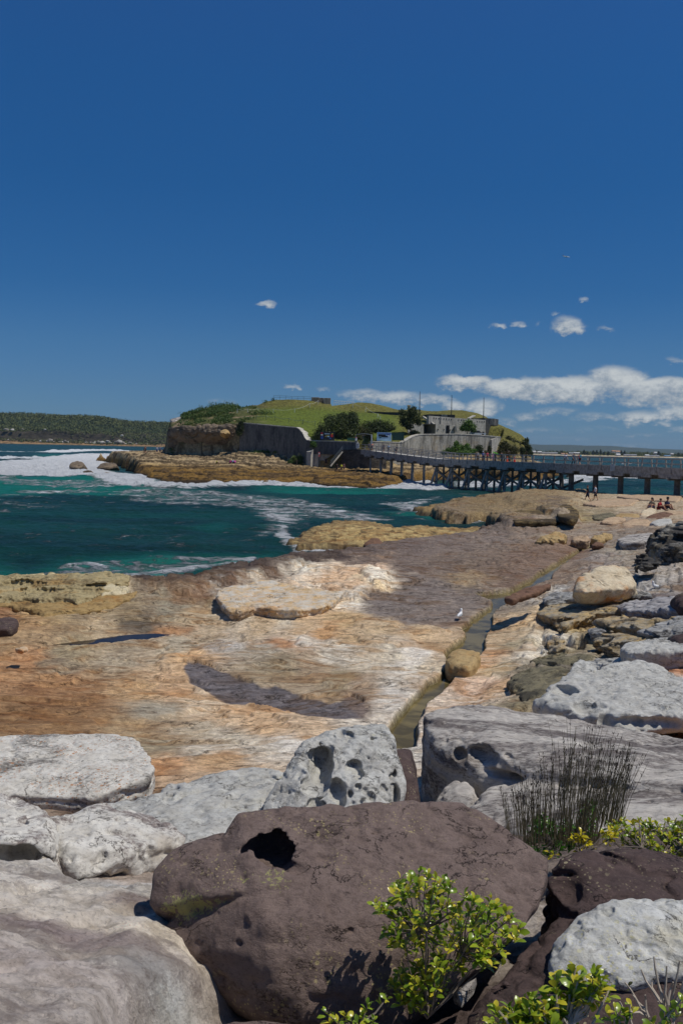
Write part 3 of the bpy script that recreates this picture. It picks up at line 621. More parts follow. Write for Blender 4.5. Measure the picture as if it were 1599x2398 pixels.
def sandstone_mat(name, attr=None, base=None):
    mt, nt, b = new_mat(name)
    P = nt.new('ShaderNodeNewGeometry').outputs['Position']
    c0 = nt.new('ShaderNodeAttribute', attribute_name=attr).outputs['Color']
    hs = nt.new('ShaderNodeHueSaturation'); hs.inputs['Saturation'].default_value = 0.80; hs.inputs['Value'].default_value = 1.55; nt.link(c0, hs.inputs['Color']); c0 = hs.outputs[0]
    # swirling iron bands: contour lines of a slow noise
    wv = nt.noise(nt.mapping(P, (0.5, 1.05, 1.5), (0, 0, 0.3)), 0.34, 4, 0.5, 0.9)
    lines = nt.math('PINGPONG', nt.math('MULTIPLY_ADD', wv, 12, nt.math('MULTIPLY', nt.noise(P, 2.2, 5, 0.65), 1.1)), 1.0)
    lines = nt.rng(lines, 0.35, 0.95)
    lines2 = nt.math('PINGPONG', nt.math('MULTIPLY_ADD', wv, 44, nt.math('MULTIPLY', nt.noise(P, 5.0, 4, 0.65), 1.4)), 1.0)
    bandf = nt.new('ShaderNodeAttribute', attribute_name='band').outputs['Fac']
    where = nt.math('MULTIPLY', bandf, nt.rng(nt.noise(P, 0.45, 4, 0.6, 0.5), 0.36, 0.60))
    fine = nt.noise(nt.mapping(P, (1, 1.5, 1)), 5.0, 10, 0.78)
    spk = nt.noise(P, 30.0, 5, 0.75)
    blot = nt.noise(nt.mapping(P, (1, 1.6, 1)), 1.1, 9, 0.72, 0.8)
    veinn = nt.noise(nt.mapping(P, (1, 2.2, 1)), 0.42, 7, 0.62, 0.6)
    vein = nt.rng(nt.math('ABSOLUTE', nt.math('SUBTRACT', veinn, 0.5)), 0.007, 0.0015)
    c = nt.mix(nt.math('MULTIPLY', nt.math('MULTIPLY', lines, where), 0.72), c0, nt.mix(1.0, c0, (0.66, 0.48, 0.31), 'MULTIPLY'))
    c = nt.mix(nt.math('MULTIPLY', nt.rng(lines2, 0.62, 0.95), nt.math('MULTIPLY', bandf, 0.55)), c, nt.mix(1.0, c, (1.35, 1.33, 1.27), 'MULTIPLY'))
    c = nt.mix(nt.math('MULTIPLY', nt.rng(lines2, 0.28, 0.06), nt.math('MULTIPLY', bandf, 0.42)), c, nt.mix(1.0, c, (0.55, 0.47, 0.40), 'MULTIPLY'))
    c = nt.mix(nt.math('MULTIPLY', nt.rng(blot, 0.515, 0.60), nt.math('MULTIPLY_ADD', bandf, 0.26, 0.26)), c, nt.mix(1.0, c, (0.50, 0.47, 0.44), 'MULTIPLY'))
    c = nt.mix(nt.math('MULTIPLY', nt.rng(blot, 0.44, 0.34), 0.5), c, nt.mix(1.0, c, (1.25, 1.20, 1.12), 'MULTIPLY'))
    c = nt.mix(nt.rng(fine, 0.40, 0.60), nt.mix(1.0, c, (0.74, 0.71, 0.67), 'MULTIPLY'), nt.mix(1.0, c, (1.16, 1.15, 1.13), 'MULTIPLY'))
    c = nt.mix(nt.math('MULTIPLY', nt.rng(spk, 0.55, 0.64), 0.55), c, nt.mix(1.0, c, (0.38, 0.36, 0.35), 'MULTIPLY'))
    pur = nt.math('MULTIPLY', nt.rng(nt.math('ADD', nt.math('MULTIPLY', nt.noise(nt.mapping(P, (1, 1.5, 1)), 0.9, 3, .5, .5), .62), nt.math('MULTIPLY', nt.noise(P, 9, 8, .8), .38)), .515, .575), nt.math('MULTIPLY', nt.math('SUBTRACT', 1.0, bandf), 0.5))
    c = nt.mix(pur, c, lin('85756f'))
    c = nt.mix(nt.math('MULTIPLY', vein, nt.math('MULTIPLY', nt.rng(nt.noise(P, 0.7, 3, .5), .42, .55), nt.math('MULTIPLY', bandf, 0.8))), c, nt.mix(1.0, c, (0.22, 0.20, 0.18), 'MULTIPLY'))
    nt.link(c, b.inputs['Base Color'])
    b.inputs['Roughness'].default_value = 0.82; b.inputs['Specular IOR Level'].default_value = 0.25
    hh = nt.math('ADD', nt.math('MULTIPLY', fine, 1.0), nt.math('ADD', nt.math('MULTIPLY', spk, 0.25), nt.math('MULTIPLY', lines2, 0.14)))
    hh = nt.math('SUBTRACT', hh, nt.math('MULTIPLY', nt.math('MULTIPLY', vein, bandf), 0.6))
    n1 = nt.bump(hh, 0.9, 0.09)
    nt.link(n1, b.inputs['Normal'])
    return mt
M_GROUND = sandstone_mat('sandstone', 'stone')
tag(link_mesh('ground', gr_me, M_GROUND), kind='structure')

# ------- standing water in the channel and the dark pool
def water_sheet(name, P, z, col, rough=0.08):
    mb = MB(); vs = [mb.bm.verts.new((p[0], p[1], z)) for p in P]; mb.bm.faces.new(vs)
    bmesh.ops.triangulate(mb.bm, faces=mb.bm.faces[:])
    mt, nt, b = new_mat(name + '_surface')
    Pn = nt.new('ShaderNodeNewGeometry').outputs['Position']
    n = nt.noise(Pn, 1.1, 5, 0.6, 1.0)
    nt.link(nt.mix(nt.rng(n, 0.35, 0.68), tuple(q * 0.55 for q in col), tuple(q * 1.25 for q in col)), b.inputs['Base Color'])
    b.inputs['Roughness'].default_value = rough; b.inputs['IOR'].default_value = 1.33; b.inputs['Specular IOR Level'].default_value = 0.08
    nt.link(nt.bump(nt.noise(Pn, 6, 3), 0.12, 0.03), b.inputs['Normal'])
    o = mb.build(name, mt); tag(o, kind='structure'); return o
def grow(P, d):
    c = P.mean(0); out = []
    n = len(P)
    for i in range(n):
        a, b_ = P[i - 1], P[(i + 1) % n]; t = b_ - a; nrm = np.array((t[1], -t[0])); nrm = nrm / (np.linalg.norm(nrm) + 1e-9)
        out.append(P[i] + nrm * d)
    A = 0.5 * sum(P[i - 1][0] * P[i][1] - P[i][0] * P[i - 1][1] for i in range(n))
    if A < 0: out = [2 * P[i] - out[i] for i in range(n)]
    return np.array(out)
water_sheet('channel_water', grow(CHP, 0.02), 1.2, lin('6f6340'))
water_sheet('pool_water', grow(PA, 0.15), za, lin('2e2824'))
# ================================================================== ROCKS (closed solids from a distance field)
def surface_nets(F, origin, vs):
    nx, ny, nz = F.shape
    S = F < 0
    cells = np.zeros((nx - 1, ny - 1, nz - 1), np.int8)
    for dx in (0, 1):
        for dy in (0, 1):
            for dz in (0, 1):
                cells += S[dx:nx - 1 + dx, dy:ny - 1 + dy, dz:nz - 1 + dz]
    act = (cells > 0) & (cells < 8)
    idx = -np.ones(act.shape, np.int64); n = int(act.sum()); idx[act] = np.arange(n)
    I, J, K = np.nonzero(act)
    acc = np.zeros((n, 3)); cnt = np.zeros(n)
    cor = [(a, b, c) for a in (0, 1) for b in (0, 1) for c in (0, 1)]
    for a in cor:
        for ax in range(3):
            if a[ax] == 1: continue
            b = list(a); b[ax] = 1
            fa = F[I + a[0], J + a[1], K + a[2]]; fb = F[I + b[0], J + b[1], K + b[2]]
            mk = (fa < 0) != (fb < 0)
            t = np.where(mk, fa / np.where(mk, fa - fb, 1), 0)
            p = np.array(a, float)[None, :].repeat(n, 0); p[:, ax] += t
            acc[mk] += p[mk]; cnt[mk] += 1
    V = np.stack((I, J, K), 1) + acc / cnt[:, None]
    V = V * vs + origin
    quads = []
    for ax in range(3):
        o1, o2 = [(1, 2), (2, 0), (0, 1)][ax]
        sl0 = [slice(1, -1)] * 3; sl0[ax] = slice(0, -1); sl1 = list(sl0); sl1[ax] = slice(1, None)
        A = S[tuple(sl0)]; B = S[tuple(sl1)]
        ch = A != B
        ii = np.array(np.nonzero(ch)).T
        for k in range(3):
            if k != ax: ii[:, k] += 1
        fl = A[ch]
        def at(d1, d2):
            t = ii.copy(); t[:, o1] -= d1; t[:, o2] -= d2
            return idx[t[:, 0], t[:, 1], t[:, 2]]
        q = np.stack((at(1, 1), at(0, 1), at(0, 0), at(1, 0)), 1)
        q[~fl] = q[~fl][:, ::-1]
        quads.append(q)
    return V, np.concatenate(quads)

def hull_planes(pts):
    bm = bmesh.new(); [bm.verts.new(p) for p in pts]
    bmesh.ops.convex_hull(bm, input=bm.verts[:])
    bm.normal_update(); c = np.mean(pts, 0); out = []
    for f in bm.faces:
        n_ = np.array(f.normal); d = n_ @ np.array(f.verts[0].co)
        if n_ @ c - d > 0: n_ = -n_; d = -d
        if all(abs(n_ @ o[0] - 1) > 0.01 or abs(d - o[1]) > 0.02 for o in out): out.append((n_, d))
    bm.free(); return out
def P3(*pts): return np.array([atY(*p) for p in pts])

class Rock:
    """solid = union of rounded hulls - hollows, with weathered skin"""
    def __init__(s, seed=0): s.h = []; s.cut = []; s.seed = seed; s.pts = []
    def hull(s, pts, k=0.05):
        pts = np.asarray(pts, float); s.h.append((hull_planes(pts), k)); s.pts.append(pts); return s
    def slab(s, pts, rise, depth, under=0.35, k=0.03, tilt=None):
        """outline traced on the ground, flat top `rise` above it, sides leaning in below"""
        Q = np.array([gh(a, b_, rise) for a, b_ in pts]); A_ = np.concatenate((np.ones((len(Q), 1)), Q[:, :2]), 1)
        co = np.linalg.lstsq(A_, Q[:, 2], rcond=None)[0]; z_ = A_ @ co
        s.sl = getattr(s, 'sl', []); s.sl.append((Q[:, :2], co, depth, under, k))
        s.pts.append(np.concatenate((np.c_[Q[:, :2], z_ + .05], np.c_[Q[:, :2], z_ - depth]))); return s
    def down(s, pts, dz, shrink=0.9, dy=0.0):
        pts = np.asarray(pts, float); c = pts.mean(0); b = c + (pts - c) * shrink; b[:, 2] = pts[:, 2] - dz; b[:, 1] += dy
        return np.concatenate((pts, b))
    def hit(s, px, py, Y0, Y1):
        d = ray(px, py)
        for Y in np.linspace(Y0, Y1, 300):
            q_ = CAM + d * (Y / d[1])
            if min(max(n_ @ q_ - dd for n_, dd in pl) for pl, k in s.h) < 0: return q_
        return CAM + d * (Y1 / d[1])
    def hole(s, c, rx, ry, rz, k=0.02, rot=0.0): s.cut.append((np.asarray(c, float), rx, ry, rz, k, rot)); return s
    def make(s, name, mat, res=110, amp=0.04, freq=3.0, crack=0.0, cfreq=2.0, pits=0.0, pfreq=8.0, oct=4, strat=0.0, clear=True):
        P = np.concatenate(s.pts); lo = P.min(0) - 0.12 - amp; hi = P.max(0) + 0.12 + amp
        vs = float((hi - lo).max()) / res
        n = np.ceil((hi - lo) / vs).astype(int) + 2
        ax = [lo[i] + vs * np.arange(n[i]) for i in range(3)]
        X, Y, Z = np.meshgrid(*ax, indexing='ij'); X, Y, Z = X.ravel(), Y.ravel(), Z.ravel()
        D = np.full(X.shape, 1e3, np.float32)
        for pl, k in s.h:
            m_ = np.full(X.shape, -1e3, np.float32); ds = []
            for n_, d in pl:
                q_ = (X * n_[0] + Y * n_[1] + Z * n_[2] - d).astype(np.float32); ds.append(q_); m_ = np.maximum(m_, q_)
            acc = np.zeros(X.shape, np.float32)
            for q_ in ds: acc += np.exp(np.clip((q_ - m_) / k, -30, 0))
            dd = m_ + k * np.log(acc) - 1.0 * k - 0.3 * amp
            kk = getattr(s, 'kk', 0.05); hh = np.clip(0.5 + 0.5 * (D - dd) / kk, 0, 1)
            D = D * (1 - hh) + dd * hh - kk * hh * (1 - hh) if D[0] < 900 else dd
        for poly, co, dep, und, k in getattr(s, 'sl', []):
            zt = co[0] + co[1] * X + co[2] * Y; dz_ = Z - zt
            gx, gy = [g_.ravel() for g_ in np.meshgrid(ax[0], ax[1], indexing='ij')]
            wq = np.repeat(0.10 * fbm2(gx * 1.6, gy * 1.6, 4, s.seed + 90) + .03 * n2(gx * 9, gy * 9, s.seed + 95), n[2]); s2 = np.repeat(poly_sd(gx, gy, poly, 3.0), n[2]); tq = np.repeat(.04 * fbm2(gx * 1.1, gy * 1.1, 3, s.seed + 97), n[2])
            a_ = -s2 + wq + und * np.clip(-dz_, 0, 1.2) + .02 * np.sin(dz_ * 28 + 9 * wq * 10)
            b_ = dz_ + 0.35 * np.clip(.22 - s2, 0, .22) ** 2 * 6 + tq; c_ = -dz_ - dep
            m_ = np.maximum(a_, b_); m_ = m_ + k * np.log(np.exp((a_ - m_) / k) + np.exp((b_ - m_) / k)); D = np.minimum(D, np.maximum(m_, c_)).astype(np.float32)
        nb = np.nonzero(np.abs(D) < 0.04 + 2.2 * amp + strat + crack + pits)[0]
        x_, y_, z_ = X[nb], Y[nb], Z[nb]; f = freq
        d = -amp * 1.6 * fbm3(x_ * f, y_ * f, z_ * f, oct, s.seed, 0.5)
        d = d - amp * 0.5 * fbm3(x_ * f * 5, y_ * f * 5, z_ * f * 5, 3, s.seed + 20)
        if strat:
            zz = z_ + 0.15 * fbm3(x_ * 0.8, y_ * 0.8, z_ * 0.8, 3, s.seed + 40)
            d = d + strat * np.abs(np.sin(zz * 22 + 3 * n3(x_ * 1.2, y_ * 1.2, z_ * 3, s.seed + 5))) ** 3 * (0.5 + 0.8 * n3(x_ * 1.5, y_ * 1.5, z_ * 1.5, s.seed + 6))
        if crack:
            cr = 1 - np.abs(fbm3(x_ * cfreq, y_ * cfreq, z_ * cfreq * 1.4, 3, s.seed + 50)) * 9
            d = d + crack * np.clip(cr, 0, 1)
        if pits:
            pt = n3(x_ * pfreq, y_ * pfreq, z_ * pfreq, s.seed + 60) + 0.4 * n3(x_ * pfreq * 2.3, y_ * pfreq * 2.3, z_ * pfreq * 2.3, s.seed + 61)
            d = d + pits * np.clip(pt - 0.22, 0, 0.5) * 2
        D[nb] += d
        for c, rx, ry, rz, k, rot in s.cut:
            R_ = 1.5 * max(rx, ry)
            nb = np.nonzero((np.abs(X - c[0]) < R_) & (np.abs(Y - c[1]) < R_) & (np.abs(Z - c[2]) < 1.6 * rz + 0.02))[0]
            x_, y_, z_ = X[nb], Y[nb], Z[nb]
            cx, cy = x_ - c[0], y_ - c[1]
            if rot: cx, cy = cx * math.cos(rot) + cy * math.sin(rot), -cx * math.sin(rot) + cy * math.cos(rot)
            rr = np.sqrt((cx / rx) ** 2 + (cy / ry) ** 2 + ((z_ - c[2]) / rz) ** 2)
            e = (rr - 1) * min(rx, ry, rz) + 0.22 * min(rx, rz) * n3(x_ * 7, y_ * 7, z_ * 7, s.seed + 70)
            Dn = D[nb]; a = -e
            D[nb] = np.maximum(Dn, a) + np.maximum(k - np.abs(Dn - a), 0) ** 2 / (4 * k)
        F = D.reshape(n)
        F[0] = F[-1] = 1; F[:, 0] = F[:, -1] = 1; F[:, :, 0] = F[:, :, -1] = 1
        V, Q = surface_nets(F, lo, vs)
        base = np.array((P[:, 0].mean(), P[:, 1].mean(), P[:, 2].min()))
        me = np_mesh(name, V - base, Q)
        o = link_mesh(name, me, mat); o.location = base
        return o

# ---- stone skins
def rock_mat(name, c_main, c_alt, c_dark, dark_lo=0.5, dark_hi=0.66, lich=None, lich_lo=0.66, scale=1.0, bump=0.7, bd=0.03, stretch=(1, 1, 1.6), warm=None, spk=0.4, rough=0.85, streak=None):
    mt, nt, b = new_mat(name)
    P = nt.new('ShaderNodeNewGeometry').outputs['Position']
    Ps = nt.mapping(P, tuple(q * scale for q in stretch), (0.15, 0.1, 0.3))
    big = nt.noise(Ps, 1.3, 6, 0.62, 0.6); mid = nt.noise(Ps, 4.5, 9, 0.72); fine = nt.noise(Ps, 20, 8, 0.76); grain = nt.noise(P, 130 * scale, 3, 0.7)
    c = nt.mix(nt.rng(mid, 0.34, 0.66), c_main, c_alt)
    if warm is not None:
        c = nt.mix(nt.math('MULTIPLY', nt.rng(nt.noise(nt.vmath('ADD', P, (11, 3, 7)), 1.7 * scale, 6, 0.65), 0.52, 0.68), 0.8), c, warm)
    dk = nt.math('ADD', nt.math('MULTIPLY', big, 0.65), nt.math('MULTIPLY', fine, 0.35))
    c = nt.mix(nt.math('MULTIPLY', nt.rng(dk, dark_lo, dark_hi), 0.85), c, c_dark)
    c = nt.mix(nt.math('MULTIPLY', nt.rng(fine, 0.50, 0.60), spk), c, nt.mix(1.0, c, (0.45, 0.44, 0.44), 'MULTIPLY'))
    c = nt.mix(nt.math('MULTIPLY', nt.rng(grain, 0.4, 0.7), 0.30), c, nt.mix(1.0, c, (1.5, 1.48, 1.42), 'MULTIPLY'))
    vn = nt.noise(nt.mapping(P, tuple(1.7 * scale * q for q in stretch)), 1.0, 6, .62, .4)
    crk = nt.math('MULTIPLY', nt.rng(nt.math('ABSOLUTE', nt.math('SUBTRACT', vn, .5)), .008, .002), nt.rng(nt.noise(P, 1.9 * scale, 3, .5), .46, .58))
    c = nt.mix(nt.math('MULTIPLY', crk, .8), c, nt.mix(1.0, c, (.2, .18, .17), 'MULTIPLY'))
    if lich is not None:
        v = nt.vor(P, 9.0 * scale, out=0); v2 = nt.vor(nt.vmath('ADD', P, (3, 5, 1)), 26.0 * scale, out=0)
        area = nt.rng(nt.noise(nt.vmath('ADD', P, (5, 1, 9)), 1.6 * scale, 4, 0.6), lich_lo - 0.12, lich_lo + 0.05)
        wob = nt.math('MULTIPLY', nt.math('SUBTRACT', fine, 0.5), 0.25)
        sp = nt.math('MAXIMUM', nt.rng(nt.math('ADD', v, wob), 0.20, 0.13), nt.rng(nt.math('ADD', v2, wob), 0.30, 0.20))
        c = nt.mix(nt.math('MULTIPLY', nt.math('MULTIPLY', sp, area), 0.85), c, lich)
    if streak is not None:
        A_, B_, wd = streak; dv = (B_ - A_); L_ = float(np.linalg.norm(dv)); dv = dv / L_
        rel = nt.vmath('SUBTRACT', P, tuple(A_)); dt = nt.new('ShaderNodeVectorMath', operation='DOT_PRODUCT'); nt.link(rel, dt.inputs[0]); dt.inputs[1].default_value = tuple(dv)
        cr = nt.new('ShaderNodeVectorMath', operation='CROSS_PRODUCT'); nt.link(rel, cr.inputs[0]); cr.inputs[1].default_value = tuple(dv)
        ln = nt.new('ShaderNodeVectorMath', operation='LENGTH'); nt.link(cr.outputs[0], ln.inputs[0])
        near_ = nt.math('MULTIPLY', nt.rng(ln.outputs['Value'], wd, 0.0), nt.math('MULTIPLY', nt.rng(dt.outputs['Value'], -.05, .05), nt.rng(dt.outputs['Value'], L_ + .05, L_ - .1)))
        sp2 = nt.rng(nt.math('ADD', nt.math('MULTIPLY', near_, .34), nt.noise(P, 38, 5, .72)), .74, .78)
        c = nt.mix(nt.math('MULTIPLY', sp2, .8), c, lin('a8a568'))
    nt.link(c, b.inputs['Base Color'])
    b.inputs['Roughness'].default_value = rough; b.inputs['Specular IOR Level'].default_value = 0.25
    hh = nt.math('ADD', nt.math('MULTIPLY', mid, 0.9), nt.math('ADD', nt.math('MULTIPLY', fine, 0.5), nt.math('SUBTRACT', nt.math('MULTIPLY', grain, 0.15), nt.math('MULTIPLY', crk, .7))))
    nt.link(nt.bump(hh, bump, bd), b.inputs['Normal'])
    return mt
M_BROWN = rock_mat('brown_ironstone', lin('88766d'), lin('77665e'), lin('524540'), 0.52, 0.68, lin('b8a878'), 0.62, 1.6, 1.0, 0.035, spk=0.4, streak=(atY(372, 2140, 5.30), atY(690, 2062, 5.30), .17))
M_BROWN2 = rock_mat('dark_brown_stone', lin('5a4a46'), lin('4a3d3a'), lin('2f2826'), 0.50, 0.66, lin('b0a582'), 0.60, 1.5, 0.8, 0.03, (1, 1, 3.2))
M_GREY = rock_mat('grey_lichen_stone', lin('c4c3bc'), lin('a9a69e'), lin('55504c'), 0.54, 0.66, lin('c8c4a6'), 0.66, 1.1, 0.9, 0.035)
M_GREYD = rock_mat('weathered_grey_stone', lin('c6c0b6'), lin('a69f97'), lin('544b49'), 0.465, 0.59, None, 0.66, 0.8, 0.9, 0.04, (0.5, 1.6, 2.2), spk=0.5)
M_WHITE = rock_mat('pale_stone', lin('cfcfca'), lin('b9b8b0'), lin('6e665e'), 0.60, 0.72, lin('cdc79c'), 0.55, 1.4, 0.8, 0.03, warm=lin('c4bda6'))
M_SLAB = rock_mat('pale_slab_stone', lin('d4d0c6'), lin('bcb6aa'), lin('5d5853'), 0.50, 0.62, lin('a8744a'), 0.52, 0.8, 0.8, 0.03, spk=0.5)
M_CAVE = rock_mat('pale_hollowed_stone', lin('d6d2c8'), lin('bfbab0'), lin('6e605c'), 0.49, 0.58, None, 0.6, 1.0, 0.7, 0.03, warm=lin('b5ab9c'))
M_ORANGE = rock_mat('orange_white_stone', lin('d2c4a8'), lin('c0ae90'), lin('8a6a48'), 0.60, 0.75, None, 0.6, 0.6, 0.8, 0.05, warm=lin('cc8640'))
M_TAN = rock_mat('tan_stone', lin('b89f72'), lin('a58a5e'), lin('54452f'), 0.55, 0.68, None, 0.6, 0.6, 0.8, 0.06, warm=lin('a87a44'))
M_PINK = rock_mat('rose_tan_stone', lin('c0a888'), lin('ab8f74'), lin('5e4c3c'), 0.55, 0.68, None, 0.6, 0.5, 0.8, 0.06)
M_BLACK = rock_mat('dark_crusted_stone', lin('a5a298'), lin('827d70'), lin('35312e'), 0.42, 0.56, None, 0.6, 0.45, 1.0, 0.12, warm=lin('a08c5e'))
M_SLABO = rock_mat('orange_white_slab', lin('c9a878'), lin('c9c4b8'), lin('857058'), .54, .68, None, .6, .45, .8, .06, warm=lin('cda070'))
M_BEIGE = rock_mat('beige_pitted_stone', lin('b3a47c'), lin('9a8a64'), lin('5e4f36'), .52, .66, None, .6, .35, .9, .10, warm=lin('b08a50'))
M_OCHRE = rock_mat('ochre_stone', lin('ab9060'), lin('93784c'), lin('5a4328'), .52, .66, None, .6, .4, .8, .08, (1, 1, 3), warm=lin('a07038'))
M_WHITE2 = rock_mat('cream_stone', lin('d0c4a4'), lin('bfb08c'), lin('7a6a50'), .58, .7, None, .6, .5, .7, .05)
M_TIDE = rock_mat('tidal_crusted_stone', lin('8f7a4e'), lin('786648'), lin('3a3022'), .44, .55, None, .6, .25, 1.0, .22, (1, 1, 2), warm=lin('7a5e34'))
M_OLIVES = rock_mat('olive_grey_crust', lin('8d8468'), lin('77705a'), lin('403c32'), .46, .60, None, .6, .7, 1.0, .06, warm=lin('a8946c'))
M_CRUST = rock_mat('grey_crusted_stone', lin('b5b4b0'), lin('94928c'), lin('3e3a38'), .46, .58, None, .6, .55, 1.0, .08, (.7, 1.2, 2))
M_CRUSTO = rock_mat('ochre_crusted_stone', lin('c2a672'), lin('a09a8c'), lin('45403a'), .47, .60, None, .6, .5, 1.0, .08, (.6, 1.4, 3), warm=lin('c0924c'))
M_GREYP = rock_mat('smooth_pale_grey_stone', lin('b4b2b0'), lin('918c8a'), lin('5e5656'), .50, .62, None, .6, .5, .8, .05, (.5, 1.5, 2))
M_REDBR = rock_mat('red_brown_stone', lin('7d5f4c'), lin('6a5040'), lin('3c2e26'), 0.52, 0.66, None, 0.6, 0.6, 0.8, 0.05)

# 1 big brown boulder in front
rg_b = np.random.default_rng(2)
rk = Rock(3)
top = P3((558, 1908, 5.75), (620, 1888, 5.85), (750, 1886, 5.95), (900, 1880, 6.05), (1000, 1872, 6.1), (1085, 1880, 6.1), (1200, 1968, 5.9), (1272, 2005, 5.75), (1284, 2045, 5.6), (1240, 2150, 5.3), (1200, 2195, 5.15))
frt = P3((950, 2400, 4.9), (700, 2402, 4.85), (600, 2388, 4.95), (520, 2335, 5.05), (640, 2300, 4.86), (610, 2150, 5.03))
lft = P3((430, 2262, 5.2), (378, 2190, 5.32), (400, 2158, 5.34), (600, 2112, 5.12), (690, 2078, 5.24))
rk.hull(np.concatenate((top, frt, lft, top[:8] + (0.05, 0.45, -0.55), lft[:2] + (0.25, 0.35, -0.35), frt[:4] + (0, 0.4, -0.35))), 0.012)
lob = P3((354, 2122, 5.42), (362, 2042, 5.52), (400, 1992, 5.6), (515, 1962, 5.68), (548, 2000, 5.5), (640, 2050, 5.3), (686, 2062, 5.26), (600, 2082, 5.17), (500, 2098, 5.20), (420, 2118, 5.28))
rk.hull(np.concatenate((lob, lob + (0.12, 0.35, -0.12), lob[:4] + (0.2, 0.2, -0.4))), 0.014); rk.kk = .012
hc = atY(632, 1998, 5.55); q_ = rk.hit(636, 1986, 4.8, 6.5); rk.hole(q_ + ray(636, 1986) * .13, 0.175, 0.26, 0.10, 0.015)
for px, py, r_ in [(700, 2035, .05), (760, 2010, .03), (880, 1950, .02), (1010, 2060, .015), (820, 2180, .015), (560, 2210, .02), (520, 2290, .025), (1200, 2090, .03), (1100, 1960, .02), (655, 2120, .025), (430, 2020, .03)]:
    q_ = rk.hit(px, py, 4.7, 6.6); rk.hole(q_, r_ * 1.6, r_, r_ * .7, .02, rg_b.uniform(-.6, .6))
o = rk.make('boulder', M_BROWN, 190 if FULL else 90, 0.020, 2.2, 0.016, 1.9, 0.014, 11, strat=0.008)
tag(o, 'large dark brown boulder with a round hole, lichen streak and bright bush before it', 'boulder')
# brown sliver at the very front
rk = Rock(5)
p = P3((340, 2405, 4.35), (440, 2386, 4.42), (560, 2372, 4.5), (730, 2376, 4.5), (870, 2392, 4.45), (960, 2420, 4.35), (600, 2480, 4.1), (380, 2480, 4.1))
rk.hull(rk.down(p, 0.35, 1.0), 0.03)
tag(rk.make('boulder', M_BROWN, 100, 0.02, 3, 0.01, 2.5), 'reddish brown rock top cut off by the lower edge of the photo', 'boulder')
# 2 dark layered rock mass on the right
rk = Rock(8)
p = P3((1278, 2052, 5.85), (1290, 2008, 5.95), (1340, 1988, 6.1), (1410, 1980, 6.2), (1482, 1964, 6.3), (1512, 2000, 6.1), (1600, 2030, 6.0), (1760, 2050, 6.0), (1760, 2300, 4.9), (1400, 2300, 5.0), (1310, 2120, 5.6))
rk.hull(np.concatenate((p, p + (0.05, 0.25, -0.75))), 0.04)
p = P3((1290, 2110, 5.6), (1240, 2165, 5.42), (1180, 2230, 5.2), (1110, 2300, 4.95), (1050, 2400, 4.6), (1100, 2500, 4.3), (1760, 2500, 4.3), (1760, 2180, 5.3), (1450, 2100, 5.55))
rk.hull(np.concatenate((p + (0, 0, -0.06), p + (0.05, 0.2, -0.6))), 0.04)
rk.hole(atY(1305, 2075, 5.72) + (0.05, 0.0, -0.02), 0.10, 0.16, 0.07, 0.02)
rk.hole(atY(1300, 2180, 5.35) + (0, 0, 0.03), 0.05, 0.09, 0.04, 0.02)
o = rk.make('boulder', M_BROWN2, 170 if FULL else 90, 0.035, 2.2, 0.03, 2.2, 0.02, 7, strat=0.035)
tag(o, 'dark brown layered rock mass under the white rock at the right edge', 'boulder')
# 3 pale rock on it
rk = Rock(11)
p = P3((1292, 2300, 4.84), (1296, 2215, 4.98), (1332, 2160, 5.1), (1392, 2112, 5.25), (1455, 2088, 5.35), (1530, 2078, 5.4), (1620, 2092, 5.4), (1740, 2110, 5.3), (1740, 2270, 4.85), (1500, 2272, 4.82), (1400, 2268, 4.83), (1330, 2310, 4.8))
bk = p.copy(); bk[:, 2] -= 0.16; bk[:, 1] += 0.22
rk.hull(np.concatenate((p, bk)), 0.05)
for px, py, r_ in [(1392, 2162, .02), (1500, 2195, .035), (1568, 2175, .05), (1532, 2165, .02), (1440, 2222, .05), (1480, 2228, .04), (1360, 2200, .03), (1330, 2180, .015), (1590, 2215, .05), (1420, 2130, .015), (1470, 2150, .02), (1540, 2120, .015), (1380, 2215, .03), (1410, 2240, .04), (1460, 2195, .015), (1350, 2240, .03)]:
    d = ray(px, py); Y = 5.0
    for Y in np.linspace(4.85, 5.5, 60):
        q_ = CAM + d * (Y / d[1])
        if max((n_ @ q_ - dd) for n_, dd in rk.h[0][0]) < 0.01: break
    rk.hole(q_, r_ * 1.15, r_ * 1.1, r_ * 0.75, 0.008)
o = rk.make('boulder', M_WHITE, 170 if FULL else 90, 0.024, 3.4, 0.012, 2.2, 0.03, 10)
tag(o, 'whitish pitted rock overhanging deep shade at the right edge', 'boulder')

